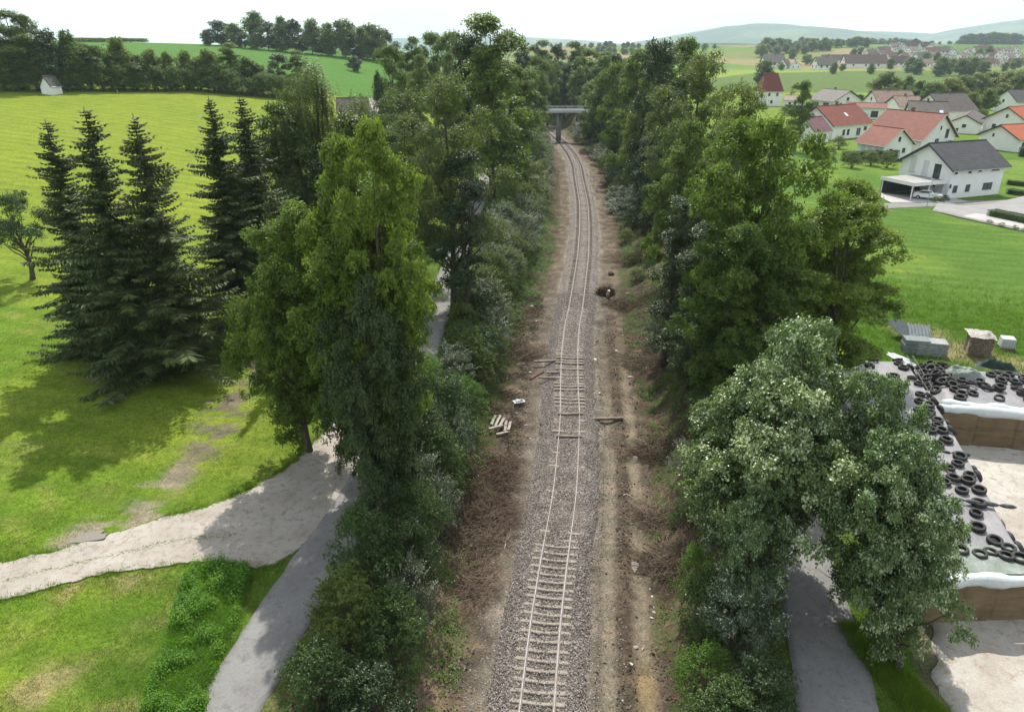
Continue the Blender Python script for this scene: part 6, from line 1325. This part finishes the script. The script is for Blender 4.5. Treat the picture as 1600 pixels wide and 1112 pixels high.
# gravel bag rows across the near tarp
for k, (pa, pb, mt) in enumerate([((1440, 706), (1516, 714), M_NET), ((1455, 778), (1588, 796), M_BFOIL)]):
    a = G(pa[0], pa[1], zg1 + 2.5); b = G(pb[0], pb[1], zg1 + 2.5); c = ((a[0] + b[0]) / 2, (a[1] + b[1]) / 2)
    o = empty('gravel_bag_row', (c[0], c[1], zg1)); tag(o, ['dark green net bags in a row across the grey tarp, upper row', 'black and green bags in a row across the grey tarp, lower row'][k], 'gravel bags')
    for q in range(5):
        p0 = np.array(a) + (np.array(b) - np.array(a)) * (q / 5); p1 = np.array(a) + (np.array(b) - np.array(a)) * ((q + .97) / 5)
        w = [p0 * (1 - t) + p1 * t for t in np.linspace(0, 1, 7)]
        uu = [float(htop(1, .5, .3, 2.35, *pp)) for pp in w]
        MB().tube([(pp[0] - c[0], pp[1] - c[1], uu[i_] + .10) for i_, pp in enumerate(w)], [.04, .10, .12, .12, .12, .10, .04], 8).build('bag', (mt, M_NET, M_BFOIL, M_BAGG, M_BFOIL)[q] if k and 'M_BAGG' in globals() else mt, o, smooth=True)
# crumpled green foil heap on far clamp
def crumple(name, label, x, y, z, L_, W_, h, mat, seed, rot=0, cat='foil'):
    U, V = np.meshgrid(np.linspace(-1, 1, 40), np.linspace(-1, 1, 24)); r = np.sqrt(U ** 2 + V ** 2)
    Z = h * (1 - sst(.5, 1.0, r)) * (.4 + 1.2 * fbm(U * 3, V * 2.5, seed, 4)) - .03; i = (np.arange(23)[:, None] * 40 + np.arange(39)[None, :]).ravel()
    X = U * L_ / 2 * (1 + .3 * (fbm(U, V * 2, seed + 3, 3) - .5)); Y = V * W_ / 2 * (1 + .6 * (fbm(U * 2, V, seed + 5, 3) - .5))
    o = link(name, npmesh(name, np.stack([X.ravel(), Y.ravel(), Z.ravel()], 1), np.stack([i, i + 1, i + 41, i + 40], 1), mat)); o.location = (x, y, z); o.rotation_euler = (0, 0, rot); return tag(o, label, cat)
x, y = G(1505, 588, zg2 + 2.4); crumple('crumpled_foil', 'crumpled pale green foil heap among the tyres of the far clamp', x, y, zg2 + 2.42, 3.2, 1.6, .55, M_GFOIL, 5, -.4)
x, y = G(1556, 577, zg2 + 2.0); crumple('crumpled_net', 'dark green folded netting at the back edge of the far clamp', x, y, zg2 + 2.2, 2.6, 1.2, .5, M_NET, 9, -.5, 'net')
x, y = G(1410, 562, zg1 + 2.4); crumple('crumpled_foil', 'strip of white foil on the narrow back end of the near clamp', x, y, zg1 + 2.42, .8, 2.6, .2, M_FOIL, 11, .25)
# ladder-like rail between the clamps
M_DULL = simple('dull_metal', (.12, .125, .12), .6, .2, 3)
o = empty('clamp_rail', (A2[0], A2[1], zg1)); tag(o, 'long grey ladder lying along the joint between the two silage clamps', 'ladder')
pa = np.array(on_quad(quad1, .985, .96)) - np.array(A2); pb = np.array(on_quad(quad1, .985, .72)) - np.array(A2); dd = pb - pa; nn_ = np.array([-dd[1], dd[0]]) / np.hypot(*dd) * .2
for s in (-1, 1): MB().tube([(pa[0] + nn_[0] * s, pa[1] + nn_[1] * s, 2.6), (pb[0] + nn_[0] * s, pb[1] + nn_[1] * s, 2.6)], .03, 5).build('side_rail', M_DULL, o)
for q in range(14):
    t = (q + .5) / 14; p = pa + dd * t; MB().tube([(p[0] - nn_[0], p[1] - nn_[1], 2.6), (p[0] + nn_[0], p[1] + nn_[1], 2.6)], .015, 5).build('rung', M_DULL, o)
# stacks beside the clamps
def stackbox(name, label, px, py, w, d, h, rot, mat, rows, cat, gap=.03, dz=0):
    x, y = G(px, py, 2.9); o = empty(name, (x, y, Tf(x, y) + dz), rot); tag(o, label, cat)
    rnd = random.Random(px)
    for r in range(rows):
        z0 = h * r / rows; j = rnd.uniform(-.05, .05); MB().box(-w / 2 + j, w / 2 + j, -d / 2, d / 2, z0, z0 + h / rows - gap).build('layer', mat, o, bevel=.02)
    return o
M_BLOCK = simple('grey_block', (.36, .37, .37), .85, .25, 3, .2, col2=(.22, .23, .23))
stackbox('block_stack', 'stack of grey concrete slabs behind the clamps, right one', 1452, 551, 2.3, 1.3, 1.2, -.25, M_BLOCK, 5, 'slab stack')
stackbox('block_stack', 'stack of darker grey boxes beside the slab stack, left one', 1427, 549, 1.9, 1.2, 1.3, -.2, simple('dark_block', (.20, .23, .22), .8, .3, 3), 3, 'slab stack')
def corrugated(px, py, L_, W_, rot, label, tiltx=.35):
    n = 40; vs = []; th = .02
    for s in (0, 1):
        for i in range(n + 1):
            t = i / n; vs += [(-W_ / 2 + W_ * t, -L_ / 2, .09 * math.sin(t * 42) + s * th), (-W_ / 2 + W_ * t, L_ / 2, .09 * math.sin(t * 42) + s * th)]
    fs = []
    for s in (0, 1):
        b = s * (n + 1) * 2
        for i in range(n): a = b + i * 2; fs.append((a, a + 2, a + 3, a + 1) if s else (a, a + 1, a + 3, a + 2))
    x, y = G(px, py, 3.0); me = bpy.data.meshes.new('corrugated_sheet'); me.from_pydata(vs, [], fs); me.materials.append(M_SHEET); me.update()
    o = link('corrugated_sheet', me, loc=(x, y, Tf(x, y) + .75)); o.rotation_euler = (tiltx, 0, rot); tag(o, label, 'roof sheet')
M_SHEET = simple('fibre_cement', (.20, .23, .24), .7, .3, 2, .3)
corrugated(1411, 527, 3.0, 1.6, .35, 'dark corrugated sheets leaning left of the slab stacks'); corrugated(1435, 531, 2.4, 1.8, -.3, 'bluish corrugated sheets leaning behind the slab stacks')
# firewood cube and white bale
M_LOG = simple('split_firewood', (.27, .20, .145), .9, .5, 9, .1, col2=(.10, .07, .05)); M_LOGE = simple('firewood_end', (.36, .29, .22), .9, .4, 6, .1, col2=(.16, .12, .09))
x, y = G(1525, 551, 2.9); o = empty('firewood_stack', (x, y, Tf(x, y)), -.35); tag(o, 'cube of stacked split firewood under a pale cover on the grass', 'firewood')
lg = MB(); rnd = random.Random(4)
for r in range(13):
    for k in range(13):
        for side in (0, 1):
            cx = -.82 + k * .135 + rnd.uniform(-.02, .02); cz = .10 + r * .135; rr = rnd.uniform(.05, .07); j = rnd.uniform(-.06, .06)
            if side == 0: lg.tube([(cx, -.9 + j, cz), (cx, -.3, cz)], rr, 5)
            else: lg.tube([(.9 + j, cx, cz), (.3, cx, cz)], rr, 5)
lg.build('logs', M_LOGE, o); MB().box(-.8, .8, -.8, .8, .03, 1.75).build('inner_wood', M_LOG, o)
crumple('cover', 'x', 0, 0, 0, 2.0, 2.0, .22, simple('pale_cover', (.42, .38, .35), .8, .3, 3), 3).parent = o
for ch in list(o.children):
    if ch.name.startswith('cover'):
        ch.location = (0, 0, 1.78)
        for kk in ('label', 'category'): del ch[kk]
x, y = G(1571, 543, 2.9); o = empty('pallet_box', (x, y, Tf(x, y)), -.3); tag(o, 'small white wrapped pallet box on the grass right of the firewood', 'box')
MB().box(-.55, .55, -.5, .5, .14, 1.0, tap=.04).build('wrapped_load', M_FOIL, o, bevel=.06); MB().box(-.6, .6, -.55, -.35, 0, .13).build('skid', M_LOG, o); MB().box(-.6, .6, .35, .55, 0, .13).build('skid', M_LOG, o)
cg = MB()
for q in range(6): cg.box(-.56 + q * .2, -.53 + q * .2, -.525, -.505, .16, .96)
for zz in (.3, .6, .9): cg.box(-.57, .57, -.53, -.508, zz, zz + .02)
cg.build('cage', M_STEEL, o)
# ------------------------------------------------------------------ debris along the line
M_OLDW = simple('weathered_beam', (.27, .23, .185), .9, .35, 3, .1, col2=(.15, .125, .10), bstr=.6); M_WHITEW = simple('peeled_wood', (.62, .56, .46), .7, .2, 3, .2); M_STONE = simple('pale_concrete_piece', (.36, .325, .28), .9, .2, 4, .1)
def beam(px, py, L_, rot, w, h, label, mat=None, dz=.02, tilt=0.0, z=-.2, cat='beam', name='wooden_beam'):
    x, y = G(px, py, z); ph = random.Random(px * 7 + py)
    vs = []; fs = []; n = 8
    for i in range(n + 1):
        t = i / n; jx = ph.uniform(-.008, .008)
        for a, b in ((-1, 0), (1, 0), (1, 1), (-1, 1)): vs.append((-L_ / 2 + L_ * t, a * w / 2 * ph.uniform(.9, 1.08) + jx, b * h * ph.uniform(.88, 1.06)))
    for i in range(n):
        for k in range(4): a = i * 4 + k; fs.append((a, i * 4 + (k + 1) % 4, (i + 1) * 4 + (k + 1) % 4, a + 4))
    fs += [(3, 2, 1, 0), tuple(n * 4 + k for k in range(4))]
    me = bpy.data.meshes.new(name); me.from_pydata(vs, [], fs); me.materials.append(mat or M_OLDW); me.update()
    zz = max(Tf(x + L_ * .4 * q * math.cos(rot), y + L_ * .4 * q * math.sin(rot)) for q in (-1, 0, 1)); zz = max(zz, float(-.05 if abs(x - xc(y)) < 2 else zz))
    o = link(name, me, loc=(x, y, zz + dz)); o.rotation_euler = (0, tilt, rot); return tag(o, label, cat)
beam(949, 656, 2.5, .06, .24, .20, 'long grey wooden beam lying right of the track near the ruts')
beam(856, 569, 2.6, .12, .22, .16, 'loose sleeper beam lying left of the track, the uppermost one', dz=.1)
beam(864, 587, 1.2, .0, .2, .14, 'short dark beam end beside the left rail', dz=.12); beam(856, 595, 1.6, -.12, .2, .13, 'pale beam beside the left rail below the short dark one', dz=.1)
beam(891, 648, 2.0, .02, .22, .14, 'wooden sleeper exposed between the rails, upper of the pair', z=.05, dz=.12); beam(889, 683, 1.9, -.04, .22, .14, 'wooden sleeper exposed between the rails, lower of the pair', z=.05, dz=.12)
beam(839, 585, 2.0, .9, .16, .1, 'reddish broken plank sloping beside the loose sleepers', simple('red_plank', (.16, .07, .06), .9, .3, 3))
for i, (px, py, a, L_) in enumerate([(771, 652, 1.2, 1.5), (778, 655, 1.15, 1.7), (784, 659, 1.1, 1.5), (790, 661, 1.3, 1.6), (796, 663, 1.25, 1.3), (775, 666, .3, 1.2), (786, 672, .2, 1.1)]):
    beam(px, py, L_, a + .2, .2, .17, f'{ORD[i]} pale log from the left in the small heap at the left bank foot', M_STONE, z=.1, dz=.05 + .09 * (i % 3), cat='log', name='log')
def chunk(name, px, py, s, mat, label, z=-.2, cat='debris', sq=(1, .6, .5), seed=1, dz=0, group=None):
    x, y = G(px, py, z); rnd = random.Random(seed * 13 + px); rs = np.random.default_rng(seed + px)
    U = []; 
    import bmesh as _b
    bm = _b.new(); _b.ops.create_icosphere(bm, subdivisions=2, radius=1)
    for v in bm.verts:
        k = .75 + .5 * vn(v.co.x * 1.6 + seed, v.co.y * 1.6 + v.co.z * 1.3, seed); v.co = Vector((v.co.x * s * sq[0] * k, v.co.y * s * sq[1] * k, v.co.z * s * sq[2] * k))
    me = bpy.data.meshes.new(name); bm.to_mesh(me); bm.free(); me.materials.append(mat)
    zz = Tf(x, y); zz = max(zz, -.02) if abs(x - float(xc(y))) < 1.9 else zz
    o = link(name, me, loc=(x, y, zz + s * sq[2] * .4 + dz)); o.rotation_euler = (0, 0, rnd.uniform(0, 3.1)); return tag(o, label, cat, group)
crumple('white_sheet', 'bent white sheet lying at the left bank foot above the log heap', *G(811, 628, -.1), -.1 + .12, .95, .5, .16, M_FOIL, 3, .3, 'sheet')
WH = [(831, 477, .22, 'white splinter on the brown left bank, left of the straight rails'), (827, 462, .14, 'small pale splinter above the white one on the left bank'), (845, 464, .10, 'tiny pale chip on the left ballast edge'), (930, 560, .22, 'white fragment right of the right rail near the sparse sleepers'), (911, 548, .15, 'white chip against the right rail'), (906, 529, .13, 'upper white chip against the right rail'), (904, 550, .12, 'white chip between the rails'),
      (981, 458, .24, 'white lump on the right slope beside the torn root ball'), (993, 454, .14, 'small white piece right of the white lump'), (963, 546, .14, 'pale piece on the right gravel'), (957, 538, .12, 'little pale piece above the right gravel'), (985, 587, .25, 'white stick on the right rut edge'), (937, 612, .18, 'pinkish paper on the churned soil right of the track'), (993, 711, .26, 'crumpled white bag at the right bank foot'), (820, 581, .16, 'pale stone at the left bank foot near the red plank'), (829, 580, .14, 'white board end beside the pale stone'),
      (847, 597, .16, 'grey stone beside the pale beam'), (808, 644, .14, 'pale rubble under the bent white sheet'), (822, 662, .16, 'dark grey stone right of the log heap'), (829, 683, .12, 'small stone below the dark grey stone'), (766, 760, .2, 'white fragment on the churned brown soil'), (753, 765, .15, 'pale torn foil on the churned soil, left one'), (799, 770, .16, 'pale fragment at the ballast edge above the brush pile'), (842, 787, .15, 'white stone beside the left rail'), (782, 799, .12, 'lowest white chip on the churned soil'), (875, 742, .16, 'pale broken concrete between the rails'),
      (889, 646, .10, 'white chip on the exposed sleeper'), (838, 500, .12, 'pale chip on the left bank below the white splinter'), (830, 515, .1, 'tiny chip on the lower left bank'), (973, 522, .12, 'grey chip at the foot of the right slope'), (1014, 504, .12, 'pale chip high on the right slope'), (892, 287, .22, 'pink plastic scrap beside the distant left rail'), (1016, 917, .1, 'first pale stone of the row along the right rut'), (1019, 928, .1, 'second pale stone of the row along the right rut'), (1021, 945, .12, 'third pale stone of the row along the right rut'), (1022, 953, .12, 'fourth pale stone of the row along the right rut'), (1019, 962, .11, 'fifth pale stone of the row along the right rut'), (994, 1007, .16, 'left stone of the pair in the right wheel rut'), (1005, 1009, .14, 'right stone of the pair in the right wheel rut'), (986, 1035, .12, 'single white stone left of the ochre sand patch')]
for i, (px, py, s, lb) in enumerate(WH):
    chunk('debris_piece' if s > .13 else 'stone_chip', px, py, s, M_STONE if i % 3 else M_WHITEW, lb, seed=i, sq=(1, .45 + .3 * (i % 2), .35))
# torn root ball with broken stump
x, y = G(946, 458, -.2); o = empty('root_ball', (x, y, Tf(x, y))); tag(o, 'torn brown root ball with a pale broken stump right of the track', 'root ball')
rs = np.random.default_rng(5); rm = MB()
for i in range(900):
    d = unit(rs.normal(0, 1, (1, 3)))[0]; d[2] = abs(d[2]); p = d * rs.uniform(.3, 1.0) * np.array([1.25, 1.0, .95]); q = p + unit(rs.normal(0, 1, (1, 3)))[0] * rs.uniform(.2, .7); q[2] = abs(q[2]) 
    rm.tube([tuple(p), tuple((p + q) / 2 + rs.normal(0, .06, 3)), tuple(q)], [.03, .02, .008], 3, caps=False)
rm.build('roots', M_ROOT, o)
import bmesh
bm = bmesh.new(); bmesh.ops.create_icosphere(bm, subdivisions=3, radius=1)
for v in bm.verts: k = .7 + .6 * vn(v.co.x * 2.2 + 5, v.co.y * 2.2 + v.co.z * 2, 3); v.co = Vector((v.co.x * .8 * k, v.co.y * .7 * k, max(-.1, v.co.z) * .75 * k))
me = bpy.data.meshes.new('soil_clump'); bm.to_mesh(me); bm.free(); me.materials.append(simple('root_soil', (.10, .062, .04), .95, .4, 4, .05, bstr=1, bdist=.1)); link('soil_clump', me, o)
MB().tube([(.15, -.9, .1), (.1, -1.25, .5), (.2, -1.45, .95)], [.22, .18, .15], 9).build('stump', M_WHITEW, o, smooth=False)
x, y = G(955, 428, -.2); chunk('soil_clod', 955, 428, .45, M_ROOT, 'small dark soil clod with roots above the big root ball', seed=3, sq=(1, .8, .7))
# brush piles of cleared branches at the left
def brush(px, py, n, R_, h, label, seed, mat, z=.2, rad=.014):
    x, y = G(px, py, z); o = empty('brush_pile', (x, y, Tf(x, y))); tag(o, label, 'brush pile'); rs = np.random.default_rng(seed); mb = MB()
    for i in range(n):
        a = rs.uniform(0, 6.283); r = R_ * rs.uniform(0, 1) ** .6; p = np.array([r * math.cos(a), r * math.sin(a), h * max(0, 1 - r / R_) * rs.uniform(.1, 1) + .03]); b = rs.uniform(0, 6.283); L_ = rs.uniform(.5, 1.8); q = p + np.array([math.cos(b), math.sin(b), rs.normal(0, .18)]) * L_
        p[2] += Tf(x + p[0], y + p[1]) - Tf(x, y); q[2] = Tf(x + q[0], y + q[1]) - Tf(x, y) + abs(q[2] - p[2]) + .04 + .3 * h * rs.uniform(0, 1); md = (p + q) / 2 + rs.normal(0, .07, 3)
        mb.tube([tuple(p), tuple(md), tuple(q)], [rad, rad * .8, rad * .4], 3, caps=False)
    mb.build('branches', mat, o)
brush(760, 745, 900, 2.2, .55, 'brown brush pile of torn roots and branches left of the ballast, upper heap', 3, M_ROOT)
brush(757, 800, 1000, 2.0, .5, 'brown brush pile left of the ballast, lower heap', 4, M_ROOT)
brush(748, 835, 600, 1.7, .3, 'thin spread of grey twigs on the left bank below the brush piles', 5, M_TWIG)
brush(826, 545, 500, 1.5, .3, 'low twig heap at the left bank foot beside the loose sleepers', 6, M_TWIG)
brush(1022, 800, 400, 1.4, .35, 'tangle of thin branches at the right bank foot', 7, M_TWIG); brush(1000, 560, 400, 1.8, .3, 'grey brushwood on the right slope under the ivy trees', 8, M_TWIG); brush(980, 470, 500, 2.4, .4, 'reddish brown brushwood right of the root ball', 9, M_ROOT)
brush(780, 720, 350, 1.2, .3, 'small dark root heap just below the log heap', 12, M_ROOT); brush(1030, 700, 500, 1.8, .4, 'brown brush tangle on the right bank beside the crumpled white bag', 13, M_ROOT)
brush(1040, 870, 500, 1.6, .35, 'reddish twig tangle on the right bank near the muddy puddle', 14, M_TWIG); brush(735, 900, 400, 1.5, .25, 'pale twigs spread over the left bank beside the near sleepers', 15, M_TWIG)
brush(985, 400, 500, 3.0, .5, 'cut brush lying on the right slope above the soil clod', 16, M_TWIG); brush(1005, 330, 600, 3.5, .6, 'grey cut brush on the high right slope under the narrow ivy tree', 17, M_TWIG)
def branch(px, py, L_, rot, label, z=0, r=.025, mat=None):
    x, y = G(px, py, z); pts = []; rnd = random.Random(px)
    for i in range(8):
        t = i / 7 - .5; a = L_ * t; xx = x + a * math.cos(rot) + rnd.uniform(-.05, .05); yy = y + a * math.sin(rot) + .12 * math.sin(i); pts.append((xx - x, yy - y, Tf(xx, yy) - Tf(x, y) + .07))
    o = MB().tube(pts, [r * (1.2 - .12 * i) for i in range(8)], 6).build('fallen_branch', mat or M_WHITEW, None, smooth=True, loc=(x, y, Tf(x, y))); tag(o, label, 'branch')
branch(793, 838, 1.9, 1.35, 'thin pale bare branch lying on the left ballast edge', -.1, .022)
branch(985, 773, 1.0, .3, 'short pale stick in the right wheel rut', -.2); branch(820, 680, 2.2, 0.0, 'dark long branch lying left of the track below the log heap', -.2, .02, M_ROOT)
branch(1300, 905, 1.2, 2.4, 'broken bare branch lying on the road under the maple', 2.4, .03, M_BARK)
# leaning poles by the lane
def pole(px, py, L_, tilt, rot, label, z=2.1):
    x, y = G(px, py, z); d = Vector((math.cos(rot) * math.sin(tilt), math.sin(rot) * math.sin(tilt), math.cos(tilt))) * L_
    o = MB().tube([(0, 0, -.2), tuple(d)], [.035, .03], 6).build('garden_pole', M_OLDW, None, loc=(x, y, Tf(x, y))); tag(o, label, 'pole')
pole(466, 1036, 2.2, 1.0, 1.1, 'thin grey pole leaning along the lane edge against the shrubs')
pole(553, 800, 2.4, .5, 1.0, 'dark leaning stake at the fork beside the dark ivy tree', 2.3); pole(560, 792, 2.2, .25, 1.4, 'second dark stake at the fork, more upright', 2.3)
tag(blades_obj := None or link('wayside_post', MB().box(-.08, .08, -.08, .08, 0, .7).mesh('wayside_post', M_STONE)), 'small pale marker post right of the chapel at the meadow edge', 'post')
xw, yw = HIT(184, 146); blades_obj.location = (xw, yw, Tf(xw, yw))
# ------------------------------------------------------------------ air
hz = MB().box(-7000, 7000, -120, 8300, -140, 400)
m, nt, out = newmat('thin_haze'); pv = N(nt, 'ShaderNodeVolumePrincipled'); pv.inputs['Color'].default_value = (.72, .87, 1.0, 1); pv.inputs['Density'].default_value = HAZE; pv.inputs['Anisotropy'].default_value = .35
nt.links.new(pv.outputs[0], out.inputs['Volume'])
tag(hz.build('haze', m), kind='stuff')
